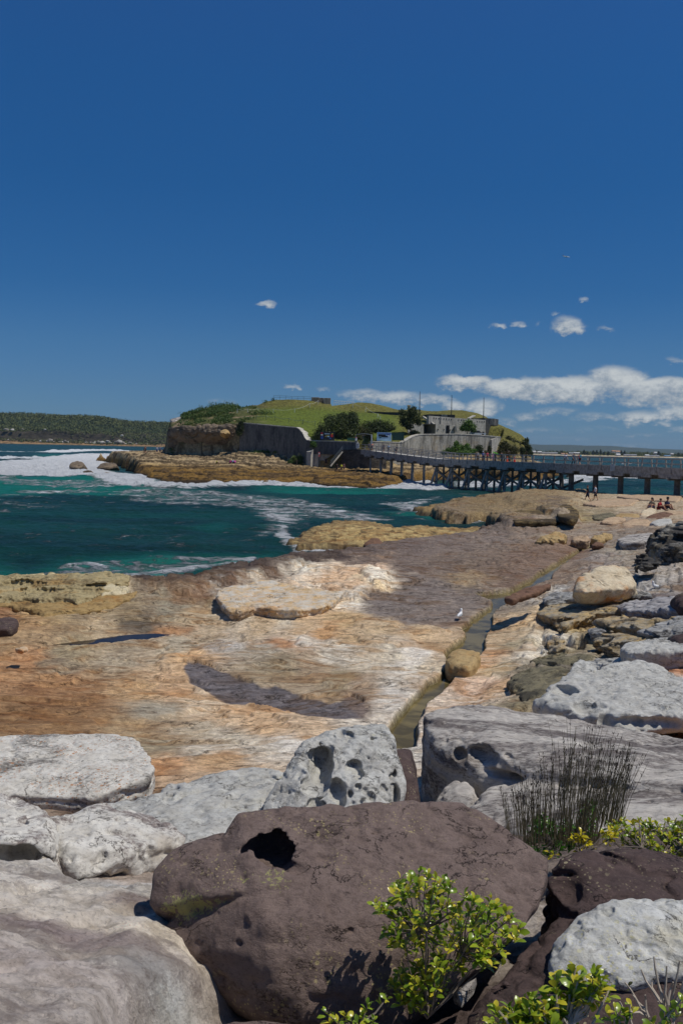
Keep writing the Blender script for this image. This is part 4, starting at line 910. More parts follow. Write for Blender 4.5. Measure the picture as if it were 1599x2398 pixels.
# 4 honeycomb-weathered grey rock
rk = Rock(14)
p = P3((742, 1706, 11.5), (800, 1697, 11.7), (880, 1689, 11.9), (905, 1690, 11.8), (920, 1704, 11.5), (924, 1735, 11.2), (905, 1800, 10.8), (898, 1905, 10.3), (800, 1905, 10.2), (720, 1760, 11.0), (712, 1734, 11.2))
rk.hull(np.concatenate((p, p[:9] + (0.05, 0.5, -0.5))), 0.05)
p = P3((712, 1734, 11.2), (700, 1775, 10.9), (680, 1835, 10.6), (655, 1878, 10.4), (605, 1898, 10.4), (610, 1930, 10.2), (800, 1940, 10.0), (900, 1920, 10.1), (890, 1860, 10.4), (760, 1760, 10.9))
rk.hull(np.concatenate((p, p[:5] + (0.25, 0.7, -0.3))), 0.05)
for px, py, Y, rx, ry, rz in [(750, 1792, 10.92, .15, .45, .19), (740, 1838, 10.55, .17, .28, .12), (790, 1850, 10.5, .10, .2, .12), (828, 1797, 10.82, .10, .2, .06), (838, 1816, 10.75, .08, .18, .05), (798, 1714, 11.45, .05, .16, .06), (757, 1716, 11.35, .055, .12, .035), (818, 1722, 11.4, .05, .1, .03), (716, 1778, 10.9, .10, .14, .10), (772, 1752, 11.1, .05, .1, .06),
                              (868, 1866, 10.4, .055, .09, .055), (855, 1853, 10.42, .035, .06, .035), (852, 1880, 10.3, .05, .08, .04), (838, 1842, 10.5, .04, .06, .03), (782, 1850, 10.55, .06, .12, .09), (800, 1880, 10.4, .06, .12, .08), (745, 1885, 10.4, .13, .15, .07), (820, 1860, 10.45, .04, .08, .04), (891, 1695, 11.75, .03, .05, .02)]:
    rk.hole(atY(px, py, Y), rx, ry, rz, 0.012)
o = rk.make('boulder', M_GREY, 210 if FULL else 100, 0.035, 2.6, 0.02, 2.0, 0.06, 9)
tag(o, 'grey honeycombed rock with deep dark holes at the near end of the channel', 'boulder')
rk = Rock(15)
p = P3((912, 1750, 11.2), (925, 1755, 11.2), (938, 1790, 11.0), (950, 1828, 10.8), (944, 1890, 10.5), (905, 1905, 10.3), (905, 1800, 10.9))
rk.hull(np.concatenate((p, p + (0, 0.35, -0.1))), 0.03)
rk.hole(atY(920, 1810, 10.9), .04, .1, .04, .01).hole(atY(922, 1862, 10.6), .07, .2, .12, .01)
tag(rk.make('boulder', M_GREY, 90, 0.02, 4, 0.01, 3, 0.04, 9), 'thin grey eroded rock flake leaning against the honeycombed rock', 'boulder')
rk = Rock(16)
p = P3((920, 1760, 11.7), (958, 1760, 11.8), (968, 1790, 11.5), (976, 1890, 10.9), (940, 1890, 10.9), (935, 1800, 11.3))
rk.hull(np.concatenate((p, p + (0.05, 0.5, -0.15))), 0.03)
tag(rk.make('boulder', M_BROWN2, 80, 0.02, 3, 0.01), 'small dark brown block wedged between two grey rocks', 'boulder')

# 5 large grey slab on the right
rk = Rock(19)
p = P3((992, 1672, 12.9), (1030, 1655, 13.5), (1085, 1645, 14), (1150, 1648, 14.2), (1215, 1664, 14.1), (1300, 1702, 13.6), (1420, 1727, 13.2), (1500, 1745, 13), (1700, 1745, 13), (1700, 1845, 10.6), (1400, 1815, 11.0), (1190, 1800, 11.5), (1045, 1752, 12.0), (1003, 1720, 12.3))
rk.hull(np.concatenate((p, p[:5] + (0, 0, -1.2), p[-5:] + (0.0, 0.1, -0.9))), 0.05)
p = P3((1110, 1850, 11.2), (1140, 1822, 11.5), (1230, 1805, 11.6), (1700, 1830, 11.2), (1700, 1925, 9.8), (1350, 1935, 9.9), (1170, 1935, 10.2), (1090, 1895, 10.8))
rk.hull(np.concatenate((p, p + (0, 0, -0.8))), 0.10)
p = P3((1030, 1840, 11.5), (1060, 1815, 11.7), (1105, 1830, 11.5), (1110, 1900, 11.0), (1030, 1900, 11.2))
rk.hull(np.concatenate((p, p + (0, .2, -0.6))), 0.08)
rk.hole(atY(1125, 1772, 11.75), .20, .32, .12, 0.02).hole(atY(1078, 1768, 11.95), .09, .2, .08, .02).hole(atY(1190, 1772, 11.6), .05, .1, .03, .01).hole(atY(1310, 1775, 11.4), .05, .1, .06, .01).hole(atY(1150, 1815, 11.55), .5, .2, .06, 0.04)
o = rk.make('boulder', M_GREYD, 230 if FULL else 100, 0.04, 1.8, 0.02, 1.4, 0.03, 6, strat=0.02)
tag(o, 'broad grey slab rock with a straight dark left face beside the channel, reeds before it', 'boulder')

# 6 left slab, middle slab, hollowed rocks
rk = Rock(23)
p = P3((-160, 1735, 14.2), (0, 1738, 14.3), (100, 1730, 14.6), (235, 1724, 14.9), (322, 1734, 14.6), (333, 1765, 14), (362, 1800, 13.3), (350, 1826, 12.8), (215, 1878, 12.3), (70, 1872, 12.3), (-160, 1860, 12.3))
rk.hull(np.concatenate((p + (0, 0, .04), p + (0, 0.02, -0.26))), 0.012)
tag(rk.make('rock_slab', M_SLAB, 200 if FULL else 100, 0.024, 2.5, 0.03, 1.0, 0.02, 7, strat=.02), 'flat pale slab with a dark stain and an undercut edge, left of centre', 'rock slab')
rk = Rock(25)
p = P3((225, 1888, 10.8), (300, 1862, 11.2), (400, 1822, 11.8), (480, 1798, 12.3), (560, 1790, 12.5), (640, 1786, 12.5), (690, 1788, 12.3), (650, 1850, 11.1), (600, 1900, 10.3), (540, 1935, 9.8), (400, 1965, 9.5), (290, 1935, 9.9))
rk.hull(np.concatenate((p, p + (0.0, 0.1, -0.8))), 0.07)
tag(rk.make('boulder', M_GREY, 180 if FULL else 90, 0.05, 2.0, 0.04, 1.1, 0.045, 6, strat=.02), 'smooth domed grey rock between the pale slab and the honeycombed rock', 'boulder')
rk = Rock(27)
p = P3((-220, 1846, 9.0), (0, 1860, 8.9), (60, 1870, 8.8), (110, 1894, 8.5), (128, 1962, 7.85), (100, 1978, 7.66), (0, 1968, 7.6), (-220, 1960, 7.6), (134, 2052, 7.7), (0, 2075, 7.62), (-220, 2075, 7.62), (60, 2075, 7.62))
rk.hull(np.concatenate((p, p[:5] + (0.02, 0.3, -0.6))), 0.03)
rk.hole(atY(28, 2022, 7.62), .24, .50, .15, 0.02).hole(atY(90, 2030, 7.66), .10, .4, .11, 0.02).hole(atY(-90, 2022, 7.6), .24, .5, .15, 0.02)
tag(rk.make('boulder', M_CAVE, 170 if FULL else 90, 0.045, 2.6, 0.035, 1.5, 0.05, 7, strat=.018), 'pale grey rock with a shaded cave at the left edge', 'boulder')
rk = Rock(29)
p = P3((106, 1906, 8.8), (190, 1886, 9.1), (300, 1890, 9.3), (430, 1952, 8.7), (320, 1988, 8.2), (190, 1998, 7.9), (122, 1962, 8.05), (186, 2050, 7.8), (140, 2058, 7.9), (118, 2010, 8.1), (235, 2046, 7.9), (420, 1985, 8.6))
rk.hull(np.concatenate((p, p[:4] + (0.0, 0.2, -0.6))), 0.02)
rk.hole(atY(165, 1895, 9.0) + (0, 0, 0.04), .22, .22, .09, 0.04).hole(atY(160, 1952, 8.3) + (0, 0, 0.04), .08, .1, .03, 0.02)
tag(rk.make('boulder', M_CAVE, 150 if FULL else 90, 0.045, 2.6, 0.035, 1.5, 0.045, 7, strat=.018), 'pale wedge-shaped rock with a dark triangular face beside the cave', 'boulder')
rk = Rock(30)
p = P3((46, 2058, 6.75), (70, 2049, 6.8), (72, 2058, 6.75), (44, 2070, 6.7))
rk.hull(np.concatenate((p, p + (0, .06, -0.01))), 0.006)
tag(rk.make('stone', M_TAN, 40, 0.004, 20), 'small loose brown stone lying below the cave', 'stone')

# 7 rocks on the right slope
rk = Rock(33)
p = P3((1318, 1572, 17.5), (1360, 1556, 18.0), (1440, 1562, 17.8), (1520, 1578, 17.3), (1620, 1590, 17.0), (1720, 1600, 17.0), (1720, 1660, 14.8), (1560, 1672, 14.5), (1440, 1680, 14.4), (1390, 1660, 15.0), (1340, 1620, 16.2), (1270, 1640, 16.0), (1255, 1650, 15.8), (1290, 1620, 16.4))
rk.hull(np.concatenate((p, p + (0.1, 0.1, -0.35))), 0.09)
rk.hole(atY(1318, 1618, 16.3), .22, .3, .16, .03).hole(atY(1424, 1692, 14.5), .13, .3, .22, .02).hole(atY(1370, 1655, 15.2), .2, .3, .14, .03).hole(atY(1408, 1648, 15.2), .09, .15, .09, .02).hole(atY(1520, 1700, 14.4), .8, .3, .10, .05)
tag(rk.make('boulder', M_GREY, 200 if FULL else 100, 0.06, 1.6, 0.02, 1.4, 0.04, 5), 'low rounded grey rock with dark hollows above the rust orange pans', 'boulder')
rk = Rock(35)
p = P3((1395, 1566, 19.0), (1430, 1545, 19.6), (1500, 1540, 20), (1560, 1560, 19.4), (1590, 1590, 18.4), (1540, 1612, 17.6), (1440, 1598, 18.0), (1400, 1590, 18.3))
rk.hull(np.concatenate((p, p + (0, .1, -0.4))), 0.08); rk.hole(atY(1455, 1560, 18.9), .22, .3, .12, .03)
tag(rk.make('boulder', M_GREY, 120, 0.05, 2, 0.02, 1.6, 0.04, 6), 'grey boulder with a dark face behind the low rounded rock', 'boulder')
rk = Rock(36)
p = P3((1338, 1560, 19.0), (1360, 1545, 19.6), (1390, 1556, 19.2), (1380, 1580, 18.6), (1330, 1590, 18.3))
rk.hull(np.concatenate((p, p + (0, .15, -0.25))), 0.05)
tag(rk.make('boulder', M_GREY, 70, 0.05, 2.5, 0.02, 2, 0.04, 6), 'small pale grey rock left of the boulder with the dark face', 'boulder')
rk = Rock(37)
p = P3((1390, 1600, 17.6), (1405, 1592, 17.8), (1420, 1600, 17.6), (1412, 1618, 17.2), (1392, 1616, 17.2))
rk.hull(np.concatenate((p, p + (0, .15, -0.12))), 0.03)
tag(rk.make('stone', M_WHITE, 50, 0.02, 4), 'small white stone at the foot of the boulder with the dark face', 'stone')
rk = Rock(38)
p = P3((1452, 1516, 22), (1480, 1500, 22.5), (1590, 1490, 22.5), (1680, 1490, 22), (1680, 1520, 21), (1560, 1522, 21), (1470, 1526, 21.2))
rk.hull(np.concatenate((p, p + (0.1, .1, -0.45))), 0.05)
tag(rk.make('boulder', M_GREY, 110, 0.05, 2, 0.02, 2, 0.03, 6), 'flat pale ledge rock with a steep black left face, right side', 'boulder')
rk = Rock(39)
p = P3((1582, 1395, 27), (1590, 1388, 27), (1660, 1380, 27), (1660, 1440, 26), (1600, 1425, 26.2), (1584, 1412, 26.6))
rk.hull(np.concatenate((p, p + (0, .6, -0.3))), 0.1)
tag(rk.make('boulder', M_BROWN2, 60, 0.06, 1.5), 'dark rounded boulder at the right edge behind the pale ledges', 'boulder')
rk = Rock(40)
p = P3((1580, 1490, 22), (1620, 1476, 22), (1680, 1480, 22), (1680, 1540, 21), (1610, 1520, 21.2))
rk.hull(np.concatenate((p, p + (0, .5, -0.3))), 0.08)
tag(rk.make('boulder', M_BROWN2, 60, 0.05, 2), 'brown boulder at the right edge above the flat pale ledge', 'boulder')
rk = Rock(41)
p = P3((1345, 1386, 30.5), (1355, 1350, 31.2), (1400, 1326, 32), (1440, 1319, 32.3), (1465, 1328, 32.2), (1490, 1355, 31.6), (1489, 1368, 31.2), (1470, 1375, 30.8), (1410, 1378, 30.2), (1370, 1384, 30))
rk.hull(np.concatenate((p, p + (0.1, 0.5, -0.5))), 0.06); rk.hole(atY(1404, 1352, 30.8), .04, .5, .35, .03, 0.3)
tag(rk.make('boulder', M_ORANGE, 120, 0.06, 1.2, 0.05, 0.9, 0.02, 4), 'cracked white and orange boulder, the brightest on the right slope', 'boulder')
rk = Rock(43)
p = P3((1530, 1262, 41), (1545, 1235, 43), (1590, 1222, 43), (1700, 1210, 43), (1700, 1300, 40), (1560, 1330, 38), (1535, 1300, 40))
rk.hull(np.concatenate((p, p + (0, 1.5, -0.8))), 0.2)
p = P3((1500, 1302, 37.5), (1510, 1290, 38), (1545, 1288, 38), (1550, 1312, 37), (1520, 1322, 36.6), (1500, 1318, 36.8))
rk.hull(np.concatenate((p, p + (0, .8, -0.5))), 0.12)
rk.hole(atY(1578, 1318, 38.2), 1.1, 1.8, .75, .1).hole(atY(1555, 1268, 41), .5, .6, .2, .05).hole(atY(1590, 1262, 41), .6, .6, .15, .05)
tag(rk.make('rock_outcrop', M_BLACK, 150 if FULL else 80, 0.16, 0.9, 0.12, 0.7, 0.12, 2.4, strat=0.10), 'rugged black crusted outcrop throwing deep shade at the right edge', 'rock outcrop')
# bedrock ledges standing proud of the platform
def ledge(label, pts, rise, depth, mat, res, under=.35, k=.03, amp=.05, f=1.5, strat=.05, pits=.05, pf=5, holes=(), seed=None):
    rk = Rock(seed or int(pts[0][0] + pts[0][1])); rk.slab(pts, rise, depth, under, k)
    for px, py, dz, rx, ry, rz in holes: rk.hole(gh(px, py, rise) + (0, 0, dz), rx, ry, rz, .03)
    tag(rk.make('rock_ledge', mat, res if FULL else res // 2, amp, f, .03, 1.1, pits, pf, strat=strat), label, 'rock ledge')
ledge('pale orange-white slab with a dark undercut front, middle of the platform', [(499, 1392), (510, 1374), (560, 1365), (605, 1354), (640, 1357), (680, 1366), (760, 1380), (810, 1384), (792, 1404), (760, 1416), (700, 1424), (640, 1424), (600, 1421), (560, 1431), (530, 1429)], .32, .7, M_SLABO, 230, .45, .03, .04, 1.2, .02, .03, 3, [(700, 1400, .02, .35, .25, .07), (735, 1374, 0, .3, .3, .06)])
ledge('yellow-beige pitted rock mass at the left edge above the sea', [(-90, 1400), (0, 1400), (60, 1396), (90, 1402), (150, 1396), (180, 1406), (215, 1398), (245, 1384), (300, 1362), (312, 1345), (292, 1336), (200, 1335), (120, 1337), (0, 1344), (-90, 1348)], .30, .9, M_BEIGE, 220, .3, .10, .10, .8, .04, .10, 2.2, [(50, 1366, 0, 1.0, .7, .25), (95, 1380, -.05, .7, .6, .2), (200, 1383, -.02, 1.3, .5, .12), (255, 1370, -.05, 1.0, .5, .12)])
ledge('lower ochre ledge in front of the pitted rock mass', [(-90, 1418), (20, 1416), (60, 1424), (100, 1438), (200, 1432), (270, 1418), (320, 1392), (330, 1378), (260, 1385), (150, 1395), (0, 1400), (-90, 1402)], .12, .6, M_OCHRE, 200, .4, .05, .06, .8, .03, .05, 3)
ledge('small white hummock between the brown and beige rocks', [(235, 1372), (250, 1363), (296, 1366), (311, 1372), (290, 1386), (235, 1392)], .2, .5, M_WHITE2, 80, .2, .06, .05, 1.2, .0, .03, 3)
for i, (lab, pts, rise, mat, holes) in enumerate([
    ('long crusted grey ledge below the cracked orange boulder', [(1262, 1394), (1290, 1382), (1330, 1384), (1380, 1379), (1450, 1373), (1530, 1382), (1535, 1392), (1470, 1397), (1440, 1404), (1380, 1400), (1330, 1404), (1275, 1414)], .42, M_CRUST, [(1290, 1386, 0, .15, .2, .08), (1420, 1386, .05, .5, .2, .1)]),
    ('grey and ochre ledge with a pink hollow, second below the orange boulder', [(1248, 1430), (1285, 1412), (1360, 1412), (1450, 1404), (1462, 1422), (1400, 1432), (1355, 1450), (1320, 1466), (1280, 1444)], .34, M_CRUSTO, [(1385, 1418, .06, .7, .4, .14), (1310, 1450, -.1, .5, .4, .2)]),
    ('smooth pale grey ledge at the right edge below the small gull', [(1436, 1414), (1490, 1400), (1640, 1390), (1640, 1424), (1560, 1426), (1490, 1424), (1450, 1426)], .42, M_GREYP, []),
    ('ochre-banded ledge under the smooth pale grey one', [(1380, 1448), (1450, 1436), (1540, 1446), (1640, 1432), (1640, 1462), (1560, 1470), (1500, 1466), (1430, 1464)], .34, M_CRUSTO, [(1450, 1456, -.05, .5, .3, .1), (1520, 1458, -.05, .4, .3, .1)]),
    ('grey crusted boulder ledge at the right edge above the brown boulder', [(1478, 1474), (1530, 1456), (1580, 1440), (1650, 1432), (1650, 1486), (1590, 1488), (1530, 1484)], .5, M_CRUST, [(1560, 1480, -.05, .35, .3, .1)]),
    ('broken dark-shadowed ledge left of the grey crusted boulder ledge', [(1378, 1494), (1400, 1482), (1440, 1476), (1500, 1482), (1550, 1490), (1480, 1502), (1440, 1512), (1400, 1508)], .36, M_CRUSTO, [(1405, 1500, -.1, .4, .3, .2), (1450, 1506, -.1, .3, .3, .2)]),
    ('low tan ledge with a black notch beside the pale smooth bank', [(1268, 1500), (1290, 1488), (1330, 1496), (1330, 1510), (1300, 1520), (1275, 1514)], .25, M_CRUSTO, [(1290, 1508, -.05, .25, .3, .15)]),
    ('narrow grey ledge curving above the grey boulder with the dark face', [(1340, 1548), (1400, 1540), (1450, 1536), (1500, 1538), (1450, 1550), (1400, 1556), (1340, 1562)], .16, M_GREY, []),
    ('small dark crusted ledge left of the ochre-banded one', [(1368, 1470), (1400, 1462), (1430, 1470), (1410, 1482), (1375, 1484)], .28, M_CRUST, [])]):
    ledge(lab, pts, rise, .7, mat, 150, .55, .03, .07, 1.3, .07, .09, 3.5, holes, 300 + i)
for i, (lab, pts, rise, mat, un) in enumerate([
    ('low olive-grey crusted sheet of rock between the channel and the grey rocks', [(1178, 1590), (1195, 1572), (1240, 1560), (1300, 1556), (1345, 1560), (1330, 1582), (1300, 1606), (1262, 1640), (1240, 1648), (1215, 1630)], .10, M_OLIVES, .2),
    ('olive-brown broken sheet above the low olive-grey one', [(1230, 1545), (1262, 1530), (1330, 1524), (1400, 1530), (1380, 1544), (1300, 1552)], .10, M_OLIVES, .2),
    ('hairy brown mound with a black hollow beyond the brown platform', [(1296, 1186), (1316, 1180), (1340, 1181), (1358, 1195), (1358, 1212), (1334, 1216), (1300, 1206)], .8, M_TIDE, .5),
    ('two-step yellow-brown ledge below the hairy brown mound', [(1178, 1202), (1200, 1196), (1250, 1193), (1305, 1200), (1334, 1213), (1300, 1222), (1200, 1222)], .4, M_TIDE, .5),
    ('flat pinkish sheet behind the walking pair', [(1352, 1176), (1420, 1167), (1500, 1169), (1480, 1180), (1400, 1185)], .18, M_PINK, .3),
    ('mustard crusted ledge under the trestle', [(1196, 1166), (1250, 1152), (1340, 1154), (1322, 1172), (1240, 1180)], .3, M_TIDE, .5),
    ('pale flat ledge at the foot of the right-hand bridge piles', [(1440, 1161), (1510, 1156), (1600, 1160), (1590, 1172), (1500, 1170)], .25, M_PINK, .4),
    ('brown step with shadowed front below the seated people', [(1380, 1206), (1430, 1198), (1450, 1206), (1420, 1214), (1388, 1214)], .18, M_OLIVES, .3),
    ('grey-brown step crossing the platform right of the three tan stones', [(1440, 1262), (1470, 1250), (1530, 1246), (1535, 1262), (1500, 1270), (1450, 1272)], .25, M_GREYD, .4)]):
    ledge(lab, pts, rise, .6, mat, 110, un, .03, .07, 1.3, .05, .07, 3, (), 340 + i)
# loose rocks further out
def simple_rock(label, pts, dY, dz, mat, res=50, k=0.08, amp=0.06, f=1.4, name='boulder', group=None):
    rk = Rock(int(pts[0][0])); p = P3(*pts); rk.hull(np.concatenate((p, p + (0.0, dY * .25, -dz * 1.8))), k)
    tag(rk.make(name, mat, res, amp, f, 0.03, 1.0), label, 'boulder', group)
simple_rock('smooth two-humped tan rock lodged in the channel below the seagull', [(1044, 1538, 25.2), (1050, 1528, 25.6), (1075, 1514, 26), (1095, 1517, 25.8), (1124, 1526, 25.6), (1122, 1534, 25.2), (1112, 1552, 24.6), (1095, 1560, 24.2), (1062, 1555, 24.4), (1048, 1548, 24.8)], .5, .35, M_TAN, 80, 0.06, 0.04)
simple_rock('knobbly yellow-white rock left of three tan stones', [(1250, 1268, 58), (1275, 1262, 58.5), (1290, 1250, 59), (1310, 1245, 59), (1322, 1256, 58.5), (1322, 1264, 58), (1290, 1268, 57.5)], 1.0, .3, M_TAN, 60, .08, .15, 1.2)
simple_rock('long rounded pinkish stone between two yellow rocks', [(1338, 1260, 58), (1350, 1254, 58.5), (1372, 1253, 58.5), (1380, 1262, 58), (1372, 1266, 57.5), (1345, 1265, 57.5)], 1.0, .3, M_PINK, 50)
simple_rock('square-sided yellow stone, right of the pinkish one', [(1384, 1263, 58), (1390, 1252, 58.5), (1412, 1252, 58.5), (1414, 1262, 58), (1400, 1265, 57.6)], .8, .3, M_TAN, 50)
simple_rock('upright tan block, rightmost of the small stones', [(1410, 1250, 59), (1430, 1249, 59), (1432, 1261, 58.5), (1412, 1263, 58.4)], .7, .3, M_TAN, 50)
simple_rock('low brown stone lying below the square-sided yellow one', [(1386, 1272, 55), (1394, 1267, 55.5), (1408, 1268, 55.5), (1410, 1275, 55), (1390, 1276, 54.8)], .8, .2, M_REDBR, 40)
simple_rock('dark rounded lump at the seaward edge beside the mustard ledge', [(852, 1276, 58), (860, 1266, 58.6), (872, 1259, 59), (884, 1261, 59), (902, 1274, 58.4), (880, 1278, 57.6)], 1.5, .4, M_REDBR, 50)
simple_rock('reddish brown block bridging the channel', [(1182, 1400, 31.5), (1200, 1388, 32), (1240, 1374, 33), (1286, 1366, 33.5), (1284, 1374, 33), (1250, 1386, 32), (1200, 1402, 31)], .3, .12, M_REDBR, 70, .04, .05)
simple_rock('tan boulder in front of the seated people', [(1408, 1222, 72), (1412, 1216, 73), (1440, 1208, 74), (1462, 1212, 73.5), (1460, 1220, 72.5), (1430, 1226, 71.5)], 2, .4, M_PINK, 50)
simple_rock('golden rounded boulder beside the seated people', [(1498, 1204, 80), (1505, 1194, 81), (1518, 1188, 82), (1530, 1189, 82), (1536, 1198, 81), (1520, 1208, 79.5), (1502, 1209, 79.5)], 2, .5, M_ORANGE, 50)
simple_rock('brown flat-topped boulder below the golden one', [(1512, 1214, 77), (1520, 1206, 78), (1550, 1198, 79), (1572, 1202, 79), (1580, 1212, 77.5), (1545, 1217, 76)], 2, .5, M_REDBR, 50)
simple_rock('light tan boulder at the right end of the rock pile', [(1552, 1200, 82), (1560, 1194, 83), (1600, 1198, 82), (1640, 1202, 82), (1640, 1216, 79), (1585, 1212, 79)], 2, .5, M_PINK, 50)
simple_rock('dark-edged tan boulder left of the golden one', [(1440, 1208, 80), (1450, 1201, 81), (1490, 1203, 80), (1500, 1210, 79), (1470, 1216, 77.5), (1455, 1214, 78)], 2, .4, M_TAN, 50)
simple_rock('broad low pinkish boulder, front of the rock pile', [(1455, 1226, 72), (1480, 1214, 74), (1515, 1214, 74), (1525, 1222, 72.5), (1510, 1234, 70), (1470, 1238, 69)], 2, .4, M_PINK, 60)
simple_rock('grey ledge stone at the foot of the rock pile', [(1522, 1224, 71), (1545, 1214, 73), (1570, 1214, 73), (1572, 1224, 71), (1540, 1230, 69.5)], 2, .4, M_GREY, 50)
simple_rock('dark brown lump at the left edge of the platform', [(-20, 1452, 30), (0, 1446, 30.3), (22, 1442, 30.6), (38, 1446, 30.4), (40, 1458, 29.8), (20, 1468, 29.2), (-20, 1470, 29)], .6, .2, M_BROWN2, 50, .06, .05)
simple_rock('flat pale flake at the left edge of the platform', [(36, 1518, 25), (45, 1513, 25.3), (66, 1514, 25.3), (66, 1518, 25), (52, 1521, 24.8)], .3, .08, M_ORANGE, 40, .02, .004, name='stone')
q_ = P3((1060, 2335, 4.95), (1082, 2308, 5.0), (1114, 2290, 5.05), (1106, 2314, 5.0), (1078, 2346, 4.86), (1070, 2322, 4.9))
tag(MB().hull(np.concatenate((q_, q_ + (0.01, .03, -.05)))).build('stone', M_GREYD), 'triangular grey stone in the gap below the succulent shrub', 'stone')
# ================================================================== ISLAND, HEADLAND, FAR SHORE
def rbf_solve(P, vals, reg=0.003):
    P = np.asarray(P, float); K = _tps(((P[:, None, :] - P[None]) ** 2).sum(-1)) + reg * np.eye(len(P))
    Pm = np.concatenate((np.ones((len(P), 1)), P), 1)
    A = np.block([[K, Pm], [Pm.T, np.zeros((3, 3))]]); W = np.linalg.solve(A, np.concatenate((vals, np.zeros(3))))
    def ev(Q):
        out = W[-3] + Q @ W[-2:]
        for i in range(len(P)): out = out + W[i] * _tps(((Q - P[i]) ** 2).sum(-1))
        return out
    return ev
def rbf_px(L, sc=(8.0, 0.04)):
    P = np.array([atY(*p) for p in L]); Q = np.stack((P[:, 0] / P[:, 1] * sc[0], P[:, 1] * sc[1]), 1)
    f = rbf_solve(Q, P[:, 2]); return lambda x, y: f(np.stack((x / y * sc[0], y * sc[1]), 1))
SHELF = [(215, 1074, 275), (300, 1072, 270), (260, 1090, 235), (340, 1100, 215), (300, 1115, 190), (400, 1126, 182), (450, 1118, 188), (400, 1090, 225), (360, 1064, 238), (440, 1076, 242), (520, 1090, 227), (500, 1079, 238), (560, 1087, 230), (540, 1062, 243), (600, 1053, 242), (660, 1058, 240), (600, 1075, 235), (650, 1080, 234), (690, 1092, 228), (600, 1100, 220), (720, 1100, 225), (740, 1091, 236), (800, 1092, 236), (850, 1095, 228),
         (880, 1112, 205), (700, 1115, 200), (600, 1118, 193), (600, 1127, 181), (700, 1129, 179), (800, 1131, 177), (900, 1132, 176), (960, 1122, 188), (980, 1130, 178), (940, 1098, 228), (1000, 1093, 234), (1060, 1085, 240), (1100, 1080, 244), (1000, 1110, 213), (1080, 1106, 222), (1150, 1085, 246), (1250, 1088, 262), (1240, 1108, 240), (1180, 1100, 240), (1290, 1110, 260), (1260, 1090, 300), (300, 1060, 330), (700, 1060, 330)]
HILL = [(570, 990, 241), (630, 997, 238), (694, 1003, 234), (715, 1030, 230), (760, 1033, 229), (850, 1036, 227), (900, 1035, 231), (945, 1036, 235), (975, 1019, 239), (1040, 1017, 243), (1160, 1022, 250), (1200, 1032, 254),
        (650, 975, 256), (740, 1000, 246), (800, 985, 255), (720, 965, 270), (800, 966, 272), (860, 972, 268), (640, 937, 284), (690, 936, 285), (727, 939, 284), (760, 945, 285), (777, 952, 278), (838, 943, 285), (869, 944, 285), (934, 962, 282), (800, 955, 280), (900, 985, 255), (850, 1010, 242),
        (982, 960, 282), (1010, 965, 284), (1033, 962, 288), (1081, 961, 288), (1116, 968, 287), (1140, 978, 284), (1165, 993, 278), (1190, 1004, 270), (1220, 1021, 266), (1240, 1045, 262), (1180, 1030, 256),
        (417, 980, 264), (437, 970, 268), (486, 957, 275), (536, 953, 278), (559, 958, 278), (605, 953, 280), (395, 1004, 256), (440, 998, 250), (500, 992, 246), (545, 992, 245), (480, 975, 258), (560, 975, 258), (600, 965, 266), (1000, 1000, 262), (1100, 1000, 266), (620, 985, 330), (800, 990, 330), (1000, 1000, 330), (1150, 1025, 320), (1225, 1050, 300), (400, 1030, 285), (430, 1010, 310), (520, 990, 320), (1200, 1035, 285)]
SIL = [(380, 1020), (388, 1004), (400, 988), (412, 975), (437, 966), (486, 953), (515, 947), (536, 948), (559, 952), (605, 949), (628, 937), (640, 935), (727, 937.5), (773, 942), (777, 951), (838, 942), (869, 943), (934, 960), (982, 957), (1011, 963), (1033, 960), (1081, 960), (1116, 967), (1140, 977), (1165, 984), (1188, 1001), (1220, 1019), (1234, 1033), (1242, 1046), (1250, 1062)]
f_shelf = rbf_px(SHELF); f_hill = rbf_px(HILL)
def uy(p): return atY(p[0], 1100, p[1])[:2]
ISL = np.concatenate((px_poly([(213, 1073), (262, 1083), (290, 1090), (300, 1098), (330, 1107), (355, 1117), (380, 1126), (420, 1129), (500, 1128), (600, 1129), (640, 1131), (700, 1130), (760, 1134), (800, 1139), (880, 1141), (935, 1137), (958, 1127), (1010, 1124), (1060, 1120), (1110, 1118)], 0.35), px_poly([(1180, 1122), (1240, 1124), (1275, 1122), (1300, 1112)], 0.35), [uy((1290, 345)), uy((230, 345))]))
HPOLY = np.array([uy(p) for p in [(388, 256), (420, 250), (470, 247), (520, 246), (552, 243), (570, 241.5), (630, 238.5), (690, 234.5), (712, 230.5), (760, 228.7), (836, 226.5), (840, 236), (872, 236), (878, 229), (945, 235.5), (975, 239.5), (1040, 243.5), (1100, 247), (1165, 250.5), (1205, 254), (1235, 258), (1246, 266), (1235, 300), (1150, 338), (430, 338), (380, 290)]])
nu, ny = 760, 520
us = np.linspace((150 - 799.5) / FPX, (1345 - 799.5) / FPX, nu)
ys = 1 / np.linspace(1 / 165.0, 1 / 350.0, ny)
yy, uu = np.meshgrid(ys, us, indexing='ij'); x = (uu * yy).ravel(); y = yy.ravel()
wx = x + 1.6 * n2(x * .12, y * .12, 201) + .5 * n2(x * .5, y * .5, 202); wy = y + 1.6 * n2(x * .12, y * .12, 203) + .5 * n2(x * .5, y * .5, 204)
hs = f_shelf(x, y); hh_ = f_hill(x, y)
sI = poly_sd(wx, wy, ISL, 12.0); sH = poly_sd(x, y, HPOLY, 14.0)
st = 0.62
hq = (hs + 0.9 * fbm2(x * .10, y * .12, 4, 205)) / st; fr = hq - np.floor(hq)
hs = hs + ((np.floor(hq) + sstep(fr, .40, .58)) - hq) * st * 1.0
